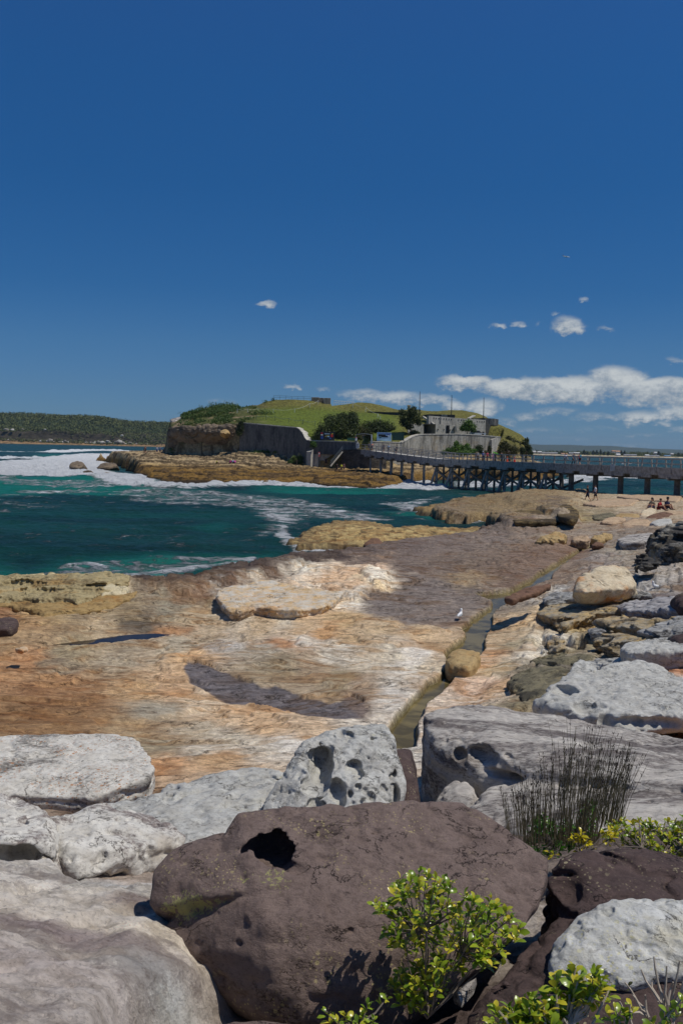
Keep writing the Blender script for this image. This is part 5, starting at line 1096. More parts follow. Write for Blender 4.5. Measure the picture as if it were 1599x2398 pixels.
hs = hs + 0.45 * fbm2(x * .25, y * .25, 4, 206, .55, True) + 0.2 * fbm2(x * 1.0, y * 1.0, 4, 207)
hs = -1.5 + (hs + 1.5) * sstep(sI, -1.5, 1.5)
_sz = np.array([[atY(a, b_, 1000.0)[0] / 1000.0, (atY(a, b_, 1000.0)[2] - 7) / 1000.0] for a, b_ in SIL])
_sl = np.interp(x / y, _sz[:, 0], _sz[:, 1]); cap = 7 + np.minimum(y, 286) * _sl - np.maximum(y - 286, 0) * .16
hh_ = np.minimum(hh_, cap - .05)
TERR = np.array([uy(q_) for q_ in [(975, 240.5), (1040, 244.2), (1165, 251), (1170, 268), (1140, 266), (1066, 260.5), (1003, 257), (985, 252), (955, 249.5), (955, 240)]])
sT = poly_sd(x, y, TERR, 3.0); kT = sstep(sT, -.8, .1); hh_ = np.where(hh_ > 9.9, hh_ * (1 - kT) + 9.9 * kT, hh_)
hh_ = hh_ + 0.20 * n2(x * .15, y * .15, 208) + 0.10 * fbm2(x * .6, y * .6, 3, 209)
kH = sstep(sH, -0.1, 1.4)
h = np.where(hh_ > hs, hs * (1 - kH) + hh_ * kH, hs)
# colours of the island
n_ = 0.5 + 0.5 * fbm2(x * .2, y * .2, 4, 210); nf = 0.5 + 0.5 * fbm2(x * .9, y * .9, 3, 211)
def C3(hx): return np.array(lin(hx))[None, :]
rock = C3('b59a6a') * (1 - n_[:, None]) + C3('98866a') * n_[:, None]
t = sstep(3.0 - hs + 1.2 * (n_ - .5), 0.3, 1.6)[:, None]
rock = rock * (1 - t) + (C3('8a6a34') * (1 - nf[:, None]) + C3('6a5430') * nf[:, None]) * t
t = sstep(hs - 2.0, 0, 1.2)[:, None] * 0.6; rock = rock * (1 - t) + (C3('c4ad84') * (1 - nf[:, None]) + C3('8f8272') * nf[:, None]) * t
t = sstep(0.55 - h, -0.1, 0.3)[:, None]; rock = rock * (1 - t) + C3('3a3024') * t
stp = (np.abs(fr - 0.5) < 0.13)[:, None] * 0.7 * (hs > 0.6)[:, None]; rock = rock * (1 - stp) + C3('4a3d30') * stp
lawn = C3('5c6b28') * (1 - nf[:, None] * .5) + C3('6d7434') * nf[:, None] * .5
dry = C3('7c7440') * (1 - n_[:, None]) + C3('5e6030') * n_[:, None]
upx = x / y * FPX + 799.5
zl = field_l = sstep(upx, 560, 640)
fz = sstep(hh_, 13.0, 15.5) * sstep(y, 270, 280) + sstep(upx, 900, 960) + (1 - sstep(hh_, 8.0, 9.6)) * .6
grass = lawn + (dry - lawn) * np.clip(fz * (0.5 + n_), 0, 1)[:, None]
scrub = C3('3d4c24') * (1 - nf[:, None]) + C3('66623e') * nf[:, None]
grass = grass * zl[:, None] + scrub * (1 - zl[:, None])
bare = ((1 - zl) * sstep(n_, .56, .7) * .8)[:, None]; grass = grass * (1 - bare) + C3('97826a') * bare
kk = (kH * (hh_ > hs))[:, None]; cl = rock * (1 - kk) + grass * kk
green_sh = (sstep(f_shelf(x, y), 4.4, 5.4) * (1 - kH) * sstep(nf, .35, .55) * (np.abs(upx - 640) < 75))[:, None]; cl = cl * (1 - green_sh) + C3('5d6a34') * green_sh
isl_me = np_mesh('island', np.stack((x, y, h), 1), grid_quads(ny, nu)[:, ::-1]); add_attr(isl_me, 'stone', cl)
IX, IH, IY = us, h.reshape(ny, nu), ys
def island_z(px_, py_):
    i = int(np.clip(np.searchsorted(-1 / IY, -1 / py_), 0, ny - 1)); j = int(np.clip(np.searchsorted(IX, px_ / py_), 0, nu - 1)); return float(IH[i, j])
mt, nt, b = new_mat('island_ground')
Pn = nt.new('ShaderNodeNewGeometry').outputs['Position']; c0 = nt.new('ShaderNodeAttribute', attribute_name='stone').outputs['Color']
nn = nt.noise(Pn, 1.6, 7, .7); ns = nt.noise(nt.mapping(Pn, (.6, .6, 5)), .8, 5, .65)
c = nt.mix(nt.rng(nn, .35, .65), nt.mix(1.0, c0, (.58, .58, .56), 'MULTIPLY'), nt.mix(1.0, c0, (1.35, 1.33, 1.28), 'MULTIPLY'))
c = nt.mix(nt.math('MULTIPLY', nt.rng(ns, .5, .68), .5), c, nt.mix(1.0, c, (.45, .43, .42), 'MULTIPLY'))
nt.link(c, b.inputs['Base Color']); b.inputs['Roughness'].default_value = .9; b.inputs['Specular IOR Level'].default_value = .15
nt.link(nt.bump(nn, .8, .5), b.inputs['Normal'])
tag(link_mesh('island', isl_me, mt), kind='structure')

# cliff with a shaded undercut at the left end
M_CLIFF = rock_mat('cliff_stone', lin('8c7c68'), lin('716556'), lin('3a342e'), .48, .62, None, .6, .10, 1.0, .5, (.6, .6, 1.4), warm=lin('887458'))
rk = Rock(71)
tp = P3((392, 1004, 254), (405, 1000, 251), (440, 997, 248), (500, 994, 245.5), (545, 994, 244), (560, 1000, 246)); md = P3((392, 1018, 254), (405, 1016, 250.5), (440, 1012, 247), (500, 1012, 244.5), (548, 1022, 244), (560, 1030, 246))
lo = P3((398, 1068, 258), (420, 1074, 255), (450, 1078, 252.5), (500, 1080, 250), (540, 1072, 249), (560, 1066, 249))
rk.hull(np.concatenate((tp, md, lo, tp + (0, 12, 0), lo + (0, 10, 0))), 0.3)
tag(rk.make('sea_cliff', M_CLIFF, 130, .5, .22, .35, .16, .2, .6, strat=.30), kind='structure')
rk = Rock(72)
q_ = P3((400, 983, 263), (425, 975, 264), (465, 977, 263), (464, 985, 261), (430, 990, 260), (405, 990, 261)); rk.hull(np.concatenate((q_, q_ + (0, 4, -1.5))), .2)
tag(rk.make('rock_outcrop', M_GREYD, 50, .3, .4, .1, .3), 'bare grey rock cap above the shaded cliff of the island', 'rock outcrop')
for i, (px, py, Y, wpx, hpx, lab) in enumerate([(526, 1012, 243, 22, 9, 'tan rock shelf jutting from the cliff lip'), (180, 1092, 236, 36, 14, 'brown wave-washed rock, leftmost in the surf'), (252, 1094, 238, 46, 13, 'long brown wave-washed rock next to the island point'), (205, 1106, 222, 24, 6, 'low brown rock awash between the two larger surf rocks'), (243, 1110, 216, 30, 6, 'low brown rock awash in front of the long surf rock'), (60, 1110, 216, 40, 2, 'flat dark rock barely breaking the surf at far left'), (770, 1102, 226, 26, 7, 'pale tilted slab near the people below the island stairs'), (383, 1078, 232, 26, 10, 'dark squat rock in front of the shaded cliff'), (800, 1137, 178, 40, 12, 'rounded brown rock at the water edge of the island'), (845, 1140, 177, 50, 8, 'low brown rock at the water edge, nearest the bridge')]):
    rk = Rock(80 + i); a = wpx / 2
    q_ = P3((px - a, py, Y), (px - a * .6, py - hpx * .6, Y + 1.5), (px + a * .1, py - hpx, Y + 2), (px + a * .7, py - hpx * .7, Y + 1.5), (px + a, py, Y), (px, py + hpx * .25, Y - 1.5))
    rk.hull(np.concatenate((q_, q_ + (0, 3, -1.2))), .2)
    tag(rk.make('boulder', M_TAN if i in (0,) else (M_GREYD if i == 6 else M_CLIFF), 46, .2, .6, .1, .5), lab, 'boulder')

# ------- concrete of the fort
def concrete(name, base, dark, streak=.55, warm=None):
    mt, nt, b = new_mat(name)
    P = nt.new('ShaderNodeNewGeometry').outputs['Position']
    s1 = nt.noise(nt.mapping(P, (1.0, 1.0, .22)), .6, 7, .72, .3); s2 = nt.noise(nt.mapping(P, (2.6, 2.6, .25)), 1.0, 5, .7); n3_ = nt.noise(P, 2.2, 6, .7); n4 = nt.noise(P, .35, 4, .6)
    c = nt.mix(nt.rng(n3_, .3, .7), tuple(q * .8 for q in base), tuple(min(1, q * 1.2) for q in base))
    if warm: c = nt.mix(nt.math('MULTIPLY', nt.rng(n4, .52, .66), .7), c, warm)
    c = nt.mix(nt.math('MULTIPLY', nt.rng(nt.math('ADD', nt.math('MULTIPLY', s1, .6), nt.math('MULTIPLY', s2, .4)), .44, .62), streak), c, dark)
    c = nt.mix(nt.math('MULTIPLY', nt.rng(s2, .44, .32), .35), c, nt.mix(1.0, c, (1.5, 1.48, 1.42), 'MULTIPLY'))
    nt.link(c, b.inputs['Base Color']); b.inputs['Roughness'].default_value = .9; b.inputs['Specular IOR Level'].default_value = .15
    nt.link(nt.bump(n3_, .5, .15), b.inputs['Normal']); return mt
M_CON = concrete('stained_concrete', lin('a8a498'), lin('45443f'), .75, lin('a5977c'))
M_COND = concrete('dark_stained_concrete', lin('6e6d68'), lin('34353a'), .75)
M_CONL = concrete('light_concrete', lin('b5b0a4'), lin('6a665e'), .5)
M_CONB = concrete('darkest_concrete', lin('4c4c48'), lin('26282a'), .6)  # darkest concrete tone: recess, wing wall, some parapets, low walls
M_COPE = simple_mat('coping_stone', lin('b8b3a6'), .9, .3, 1.5, .3, .1)
M_STONE = rock_mat('rubble_stone', lin('6f685e'), lin('55504a'), lin('2c2a28'), .45, .6, None, .6, .3, 1.0, .3)
M_BLACKV = simple_mat('dark_opening', (.012, .012, .014), .9, .2, 2, 0)
def wall_bm(mb, top, bots, thick):
    """top: list of world points along the front edge; bots: z of foot at each; real thickness backwards"""
    n = len(top); T = [Vector(p) for p in top]; v = []
    for i in range(n):
        a = T[max(i - 1, 0)]; c_ = T[min(i + 1, n - 1)]; d = (c_ - a); d.z = 0; d.normalize(); nb_ = Vector((-d.y, d.x, 0))
        if nb_.y < 0: nb_ = -nb_
        p = T[i]; q_ = p + nb_ * thick; bz = bots[i] if hasattr(bots, '__len__') else bots
        v.append([mb.bm.verts.new(t) for t in (p, q_, (q_.x, q_.y, bz), (p.x, p.y, bz))])
    for a, b_ in zip(v, v[1:]):
        for k in range(4): mb.bm.faces.new((a[k], b_[k], b_[(k + 1) % 4], a[(k + 1) % 4]))
    mb.bm.faces.new(v[0]); mb.bm.faces.new(v[-1][::-1]); return mb
def wall(name, pts, zb, thick, mat, label, cope=None):
    top = [atY(*p) for p in pts]; o = wall_bm(MB(), top, zb, thick).build(name, mat)
    tag(o, label, 'wall')
    if cope:
        mb = MB(); wall_bm(mb, [t + np.array((0, -.12, cope)) for t in top], [t[2] - 0.0 + .004 for t in top], thick + .24); mb.build('coping', M_COPE, o)
    return o
wall('retaining_wall', [(562, 991, 242), (600, 994, 240.2), (640, 998, 238), (694, 1002.5, 234.5), (700, 1006, 234), (708, 1015, 232.5), (713, 1026, 231), (718, 1032, 230), (726, 1033, 229.6)], 1.8, 1.2, M_COND, 'tall dark stained sea wall with a pale top, curving down beside the grass slope', .22)
wall('parapet_wall', [(727, 1033, 229.5), (780, 1034.2, 228), (836, 1036.5, 226.4)], 5.2, .9, M_COND, 'low dark parapet wall under the painted board', .2)
wall('landing_wall', [(738, 1049, 230), (760, 1046.5, 229.2), (808, 1047.5, 228.4)], 1.5, 2.0, M_CONL, 'weathered pale landing wall behind the red sign')
wall('buttress_wall', [(728, 1058, 228.5), (736, 1049, 229.4), (745, 1056, 229)], 1.0, 1.4, M_CONL, 'sloping pale buttress below the end of the dark sea wall')
wall('rubble_wall', [(800, 1053, 226.5), (835, 1052, 225.0), (870, 1055, 222.5), (905, 1058, 224)], .8, 6.0, M_STONE, 'dark rubble stone abutment where the bridge meets the island')
wall('bastion_wall', [(873, 1035, 229.5), (905, 1036, 232), (942, 1037, 235), (950, 1033, 235.6), (960, 1027, 236.6), (972, 1021.5, 238), (983, 1018.5, 239.2), (1000, 1018, 240.5), (1020, 1017.8, 242), (1072, 1017.4, 245.5), (1128, 1020, 249), (1163, 1023.5, 251), (1172, 1024.5, 252.5)], 3.0, 1.0, M_CON, 'long streaked grey curved wall behind the bridge, below the fort', .2)
wall('buttress_wall', [(1151, 1030, 249.5), (1163, 1024.5, 250.6), (1164, 1026, 251)], 3.0, 1.0, M_CONL, 'pale battered end buttress of the long streaked wall')
# upper fort
def zof(px, py, Y): return float(atY(px, py, Y)[2])
fort = empty('fort', atY(1070, 1018, 258)); tag(fort, 'concrete fort terrace with rows of loopholes under a grass mound', 'fort')
fl = Vector(fort.location)
def sh(P_, dy=0): return Vector(P_) - fl
def fwall(name, pts, zb, thick, mat):
    top = [np.array(sh(atY(*p))) for p in pts]; o = wall_bm(MB(), top, zb - fl.z, thick).build(name, mat, fort); return o
z17 = 9.0
def Ym(px): return 256 + (px - 1003.5) * .057 if px < 1066.2 else 259.6 + (px - 1066.2) * .07
fwall('main_wall', [(1003.5, 973.5, 256), (1066, 978.4, 259.5)], z17, 1.0, M_CONL)
fwall('main_wall', [(1066.4, 978.6, 259.6), (1136.8, 983.5, 264.5)], z17, 1.0, M_CONL)
fwall('terrace_wall', [(1019.6, 993.2, 251.5), (1064.6, 995.6, 254.3)], z17, 4.0, M_CONL)
fwall('terrace_wall', [(955, 991.5, 248.2), (992, 992.6, 250.2)], z17, 2.0, M_CONL)
fwall('recess_wall', [(992, 993.2, 254.5), (1019.8, 993.6, 255.5)], z17, .5, M_CONB)
fwall('recess_roof', [(991.6, 992.3, 250.0), (1020, 992.9, 251.4)], zof(1000, 994, 250.4), 4.4, M_CONB)
o = wall_bm(MB(), [np.array(sh(atY(*p))) for p in ((1137.2, 983.6, 264.7), (1150, 1000, 268), (1171, 1022, 272))], z17 - fl.z, .8).build('wing_wall', M_CONB, fort)
o = wall_bm(MB(), [np.array(sh(atY(*p))) for p in ((988, 974, 262), (1003, 984, 258), (1015, 992.6, 254.5))], [zof(988, 978, 262) - fl.z, zof(1003, 988, 258) - fl.z, zof(1015, 996, 254.5) - fl.z], .5).build('wing_wall', M_CONL, fort)
fwall('parapet', [(990, 971.5, 267), (1005, 970, 266)], zof(1000, 976, 266), 2, M_CONB)
fwall('parapet', [(1005.4, 970, 264), (1033, 970.4, 263.6)], zof(1020, 976, 264), 2, M_CONB)
fwall('parapet', [(1033.4, 970.6, 263.5), (1047, 971, 263.3)], zof(1040, 976, 264), 2, M_CON)
fwall('parapet', [(1047.4, 971, 263.2), (1065, 971.5, 263)], zof(1055, 978, 263), 2, M_CONB)
fwall('gun_emplacement', [(1104, 979.5, 268), (1134, 979, 268), (1157, 980.2, 268.5), (1166.5, 982, 270)], zof(1150, 996, 268), 6, M_COND)
mb = MB(); wall_bm(mb, [np.array(sh(atY(*p))) for p in ((1100, 979, 262), (1113, 972.5, 272))], [zof(1100, 981, 262) - fl.z, zof(1113, 974.6, 272) - fl.z], .8); mb.build('ramp_wall', M_CONL, fort)
holes = [(1015 + i * 5.9, 979.3 + i * .42, Ym(1015 + i * 5.9)) for i in range(8)] + [(1073.5 + i * 5.9, 983.6 + i * .4, Ym(1073.5 + i * 5.9)) for i in (0, 1, 2)] + [(1117 + i * 5.2, 987 + i * .3, Ym(1117 + i * 5.2)) for i in range(4)]
holes += [(1025, 1005.5, 251.8), (1039, 1006, 252.7), (1053.5, 1007, 253.6), (1059, 1007.5, 254)]
for px, py, Y in holes:
    c_ = sh(atY(px, py, Y)); MB().box(c_ + Vector((0, .30, 0)), (.18, .9, .30)).build('loophole', M_BLACKV, fort)
for px, py, w_, hgt, Y in ((1048, 1008, .75, 2.6, 253.2), (1131, 1015.5, .45, 1.0, 264.0)):
    MB().box(sh(atY(px, py, Y)) + Vector((0, .1, 0)), (w_, .8, hgt)).build('doorway', M_BLACKV, fort)
MB().bar(sh(atY(1031.5, 975, 257.4)), sh(atY(1031.5, 992, 257.4)), .22).build('drain_pipe', M_CONL, fort)
mb = MB()
for k in range(9): mb.box(sh(atY(1067 - k * .35, 1012 - k * 1.7, 254.6)) + Vector((0, -.6, 0)), (.5, 1.0, .12))
mb.bar(sh(atY(1067.6, 1008, 253.6)), sh(atY(1064.6, 994, 253.6)), .06); mb.bar(sh(atY(1067.6, 1012, 253.6)), sh(atY(1064.6, 998, 253.6)), .08); mb.build('outside_stair', M_CONL, fort)
# hilltop things
def block(name, pts, mat, label, cat):
    mb = MB()
    for (x0, y0, x1, y1, Y, dep) in pts:
        a = atY(x0, y1, Y); b_ = atY(x1, y0, Y); mb.box(((a[0] + b_[0]) / 2, Y + dep / 2, (a[2] + b_[2]) / 2), (abs(b_[0] - a[0]), dep, abs(b_[2] - a[2])), None, .06)
    o = mb.build(name, mat); tag(o, label, cat); return o
block('lookout_ruin', [(729, 930.5, 747.6, 950, 284, 5)], concrete('ruin_stone', lin('8d8270'), lin('4a4238'), .6), 'brown left block of the ruined gun post on the hilltop', 'ruin')
block('lookout_ruin', [(748, 931.5, 757.5, 950, 286, 4), (757.8, 932, 774, 951, 283, 5)], concrete('ruin_stone_grey', lin('8d877b'), lin('46423c'), .6), 'grey right block of the ruined gun post with a dark recess', 'ruin')
block('chimney', [(954, 950, 961, 966, 272, 1.2), (953.4, 948.6, 961.6, 950.2, 271.9, 1.4)], simple_mat('cream_render', lin('c9b48c'), .9), 'cream chimney behind the tall dark tree', 'chimney')
M_STEEL = simple_mat('weathered_steel', lin('5c6466'), .6, .2, 4, .1, .01)
M_POLE = simple_mat('dark_pole_paint', lin('3a3c40'), .5, .2, 4, .1, .01)
M_WHITE_P = simple_mat('white_paint', (.78, .78, .76), .6, .1, 3, .05)
f_ = empty('hilltop_fence', atY(685, 937, 283)); tag(f_, 'thin steel railing along the skyline of the grassy mound', 'fence'); fo = Vector(f_.location)
pp = [atY(px, py, 283) for px, py in ((641, 935.5), (655, 936), (669, 936.3), (683, 937), (697, 937.6), (711, 938), (727, 938.5))]
for p in pp: MB().bar(Vector(p) - fo, Vector(p) - fo + Vector((0, 0, 1.1)), .07).build('post', M_STEEL, f_)
for hz in (1.08, .6):
    mb = MB()
    for a, b_ in zip(pp, pp[1:]): mb.bar(Vector(a) - fo + Vector((0, 0, hz)), Vector(b_) - fo + Vector((0, 0, hz)), .06)
    mb.build('rail', M_STEEL, f_)
for (cx, lab) in ((982, 'leftmost of the three tall poles, behind the tall dark tree'), (1056.5, 'middle of the three tall poles, above the loopholed wall'), (1131.5, 'rightmost of the three tall poles, beside the gun emplacement')):
    y0, y1, Y = {982: (917, 962, 274), 1056.5: (925, 974, 268), 1131.5: (931, 982, 268)}[cx]
    p = atY(cx, y1, Y); q_ = atY(cx + .9, y0, Y); o = empty('flagpole', p); tag(o, lab, 'pole', 'tall bare poles on the fort')
    MB().tube([(0, 0, -1), tuple(Vector(q_) - Vector(p))], [.13, .07], 6).build('shaft', M_POLE, o)
    MB().box((0, 0, .1), (.5, .5, .5)).build('base', M_POLE, o)
def rope_fence(pts, Y0s, label, white=True):
    pr = [atY(px, py, Y) for (px, py), Y in zip(pts, Y0s)]
    pr = [np.array((p[0], p[1], max(p[2], island_z(p[0], p[1])))) for p in pr]
    o = empty('rope_fence', pr[0]); tag(o, label, 'fence'); of = Vector(pr[0])
    for p in pr: MB().bar(Vector(p) - of - Vector((0, 0, .3)), Vector(p) - of + Vector((0, 0, 1.05)), .10).build('post', M_STEEL if white else M_WHITE_P, o)
    mb = MB()
    for a, b_ in zip(pr, pr[1:]):
        P_ = [Vector(a).lerp(Vector(b_), t) - of + Vector((0, 0, 1.0 - 1.4 * t * (1 - t))) for t in np.linspace(0, 1, 7)]
        mb.tube(P_, .045, 4, False)
    mb.build('rope', simple_mat('white_rope', lin('b5b5a2'), .9, .1, 3, 0), o)
rope_fence([(600, 984), (623, 988), (644, 991), (676, 993), (709, 995), (738, 996)], [252, 251, 250, 249, 248, 248], 'white rope fence on posts along the lower lawn above the dark sea wall')
rope_fence([(556, 968), (580, 971), (605, 966), (640, 971), (690, 966), (725, 958), (745, 951)], [262, 263, 266, 266, 268, 275, 280], 'white rope fence looping up the lawn to the hilltop ruin', False)
rope_fence([(826, 952), (856, 962), (884, 978), (890, 986)], [280, 272, 264, 258], 'white rope fence on the right-hand grass slope behind the big bush', False)
mb = MB()
for i in range(9): mb.bar(atY(782 + i * 6, 951 - abs(4 - i) * .2, 284 + i * .2) , atY(782 + i * 6, 938 + i * .5, 284 + i * .2), .12)
mb.bar(atY(782, 938, 284), atY(830, 942, 285.6), .14); mb.bar(atY(782, 943, 284), atY(830, 946, 285.6), .10)
o = mb.build('white_railing', M_WHITE_P); tag(o, 'white railing on the skyline right of the ruined gun post', 'railing')
wall('low_wall', [(860, 963.5, 274), (900, 965, 273), (935, 965.5, 272)], zof(900, 974, 273), .8, M_CONB, 'dark retaining edge in the right-hand mound left of the tall tree')
wall('low_wall', [(838, 987, 258), (900, 989, 257), (955, 991, 257.4)], zof(900, 994, 257), .8, M_CONB, 'dark retaining edge running behind the bushes to the fort')

# signs at the island gate
def board(name, x0, y0, x1, y1, Y, mat, label, cat, legs=0.0):
    a = atY(x0, y1, Y); b_ = atY(x1, y0, Y); o = empty(name, ((a[0] + b_[0]) / 2, Y, a[2] - legs)); tag(o, label, cat)
    w_, hh = b_[0] - a[0], b_[2] - a[2]
    MB().box((0, 0, legs + hh / 2), (w_, .08, hh)).build('panel', mat, o)
    if legs:
        for sx in (-1, 1): MB().box((sx * (w_ / 2 - .04), .09, (legs + hh) / 2), (.09, .09, legs + hh)).build('leg', M_STEEL, o)
    return o, w_, hh
M_NAVY = simple_mat('dark_board_print', lin('22262c'), .5, .4, 3, 0); M_RED = simple_mat('red_print', lin('c8352c'), .5, .1, 5, 0); M_BLUEP = simple_mat('blue_print', lin('2f4f96'), .5, .2, 5, 0)
M_SKYP = simple_mat('pale_blue_print', lin('a8c8dc'), .5, .15, 1.2, 0); M_GREENP = simple_mat('green_board', lin('2f5a45'), .6, .2, 5, 0); M_YEL = simple_mat('yellow_print', lin('b0a040'), .5, .2, 5, 0)
def spots(o, hh, L, legs):
    for (sx, sz, w_, h_, mt_) in L: MB().box((sx, -.062, legs + hh / 2 + sz), (w_, .03, h_), None, .01).build('print', mt_, o)
o, w_, hh = board('painted_board', 749, 1011.5, 783.5, 1031, 228.9, M_NAVY, 'dark painted board with red, white and blue figures beneath the big bush', 'sign', 1.0)
spots(o, hh, [(-1.25, .62, .42, .28, M_RED), (-1.25, .25, .5, .2, M_WHITE_P), (-1.2, -.35, .55, .6, M_BLUEP), (1.05, .1, .5, .6, M_RED), (1.15, .55, .4, .25, M_YEL), (-.05, .5, 1.2, .14, M_SKYP), (.1, .1, .8, .12, M_YEL), (.25, -.1, .5, .2, M_SKYP), (-.3, -.1, .4, .14, M_YEL), (.7, -.5, .5, .3, M_BLUEP)], 1.0)
o, w_, hh = board('dive_banner', 882, 1013, 916.5, 1032.5, 233, M_SKYP, 'pale blue and white banner with a dark swimming shape by the bridge head', 'banner', .6)
spots(o, hh, [(-.5, .3, 1.7, .5, M_NAVY), (.1, .05, 1.5, .35, M_NAVY), (.9, .55, .9, .2, M_BLUEP), (0, .85, 3.3, .14, M_BLUEP), (-.9, -.15, .5, .25, M_GREENP), (.95, .2, .35, .2, M_WHITE_P)], .6)
o, w_, hh = board('shade_cloth', 917.5, 1013, 946, 1031, 234.5, simple_mat('green_mesh_cloth', lin('24443c'), .9, .3, 3, .4), 'dark green mesh screen hung beside the blue banner', 'screen', .4)
o, w_, hh = board('notice_sign', 833.5, 1038, 841, 1049.5, 225, M_WHITE_P, 'white notice in two panels at the start of the bridge railing', 'sign', .5)
spots(o, hh, [(0, .2, .35, .25, M_STEEL), (0, -.12, .68, .05, M_NAVY), (0, .42, .5, .04, M_NAVY), (0, -.4, .5, .04, M_STEEL)], .5)
o, w_, hh = board('warning_sign', 745, 1058.5, 749.5, 1070, 227.2, M_RED, 'red and white warning sign on a pole below the parapet', 'sign', 2.0)
spots(o, hh, [(0, .2, .26, .4, M_WHITE_P), (0, -.38, .3, .05, M_WHITE_P)], 2.0)
o, w_, hh = board('info_board', 813, 1025.5, 831, 1032, 228.5, M_GREENP, 'low green information board left of the island gate', 'sign', .2)
o, w_, hh = board('gate_sign', 831.8, 1024, 836.2, 1031.5, 227.5, M_WHITE_P, 'small white and red sign on the left gate post', 'sign', .2)
spots(o, hh, [(0, .25, .4, .12, M_RED)], .2)
g = empty('gate', atY(851, 1036, 229)); tag(g, 'arched pipe gateway at the island end of the bridge', 'gate'); go = Vector(g.location)
for px in (833, 870): MB().bar(sh(atY(px, 1040, 229)) + fl - go, sh(atY(px, 1018, 229)) + fl - go, .22).build('post', M_WHITE_P if px > 850 else M_STEEL, g)
MB().tube([Vector(atY(833 + t * 37, 1018.5 - 2.6 * math.sin(math.pi * t), 229)) - go for t in np.linspace(0, 1, 9)], .08, 6).build('arch', M_STEEL, g)
MB().bar(Vector(atY(851, 1016, 229)) - go, Vector(atY(851, 1036, 229)) - go, .09).build('centre_bar', M_STEEL, g)
# stairs down to the rocks
s_ = empty('stairway', atY(790, 1088, 224)); tag(s_, 'timber stairway with handrails from the landing wall to the rocks', 'stairs'); so = Vector(s_.location)
a0 = Vector(atY(774, 1090, 224.5)) - so; a1 = Vector(atY(802, 1056, 227)) - so
mb = MB()
for k in range(16): mb.box(a0.lerp(a1, k / 15), (1.0, 1.0, .07))
mb.build('treads', M_STONE, s_)
for off in (-.8, .8):
    o3 = Vector((0, off, 0)); MB().bar(a0 + o3 - Vector((0, 0, .15)), a1 + o3 - Vector((0, 0, .15)), .12, .3).build('stringer', M_CONL, s_)
    for hz in (.55, 1.0): MB().bar(a0 + o3 + Vector((0, 0, hz)), a1 + o3 + Vector((0, 0, hz)), .07).build('handrail', M_STEEL, s_)
    for t in np.linspace(0, 1, 6): MB().bar(a0.lerp(a1, t) + o3, a0.lerp(a1, t) + o3 + Vector((0, 0, 1.0)), .07).build('post', M_STEEL, s_)
# parked car on the terrace
c_ = empty('parked_car', atY(1117, 1018.2, 255)); tag(c_, 'white car parked on the fort terrace right of the round tree', 'car')
cz = -.3
MB().hull([(-2, -.8, cz + .3), (2, -.8, cz + .3), (2, .8, cz + .3), (-2, .8, cz + .3), (-2.05, -.8, cz + .8), (2.05, -.8, cz + .75), (2.05, .8, cz + .75), (-2.05, .8, cz + .8)]).build('body', M_WHITE_P, c_)
MB().hull([(-1.8, -.75, cz + .8), (1.0, -.75, cz + .8), (1.0, .75, cz + .8), (-1.8, .75, cz + .8), (-1.5, -.6, cz + 1.4), (.4, -.6, cz + 1.4), (.4, .6, cz + 1.4), (-1.5, .6, cz + 1.4)]).build('cabin', M_NAVY, c_)
MB().box((-.55, 0, cz + 1.42), (1.9, 1.2, .08), None, .03).build('roof', M_WHITE_P, c_)
for sx in (-1.3, 1.3):
    for sy in (-.78, .78): MB().tube([(sx, sy - .1, cz + .3), (sx, sy + .1, cz + .3)], .32, 12).build('wheel', M_BLACKV, c_)
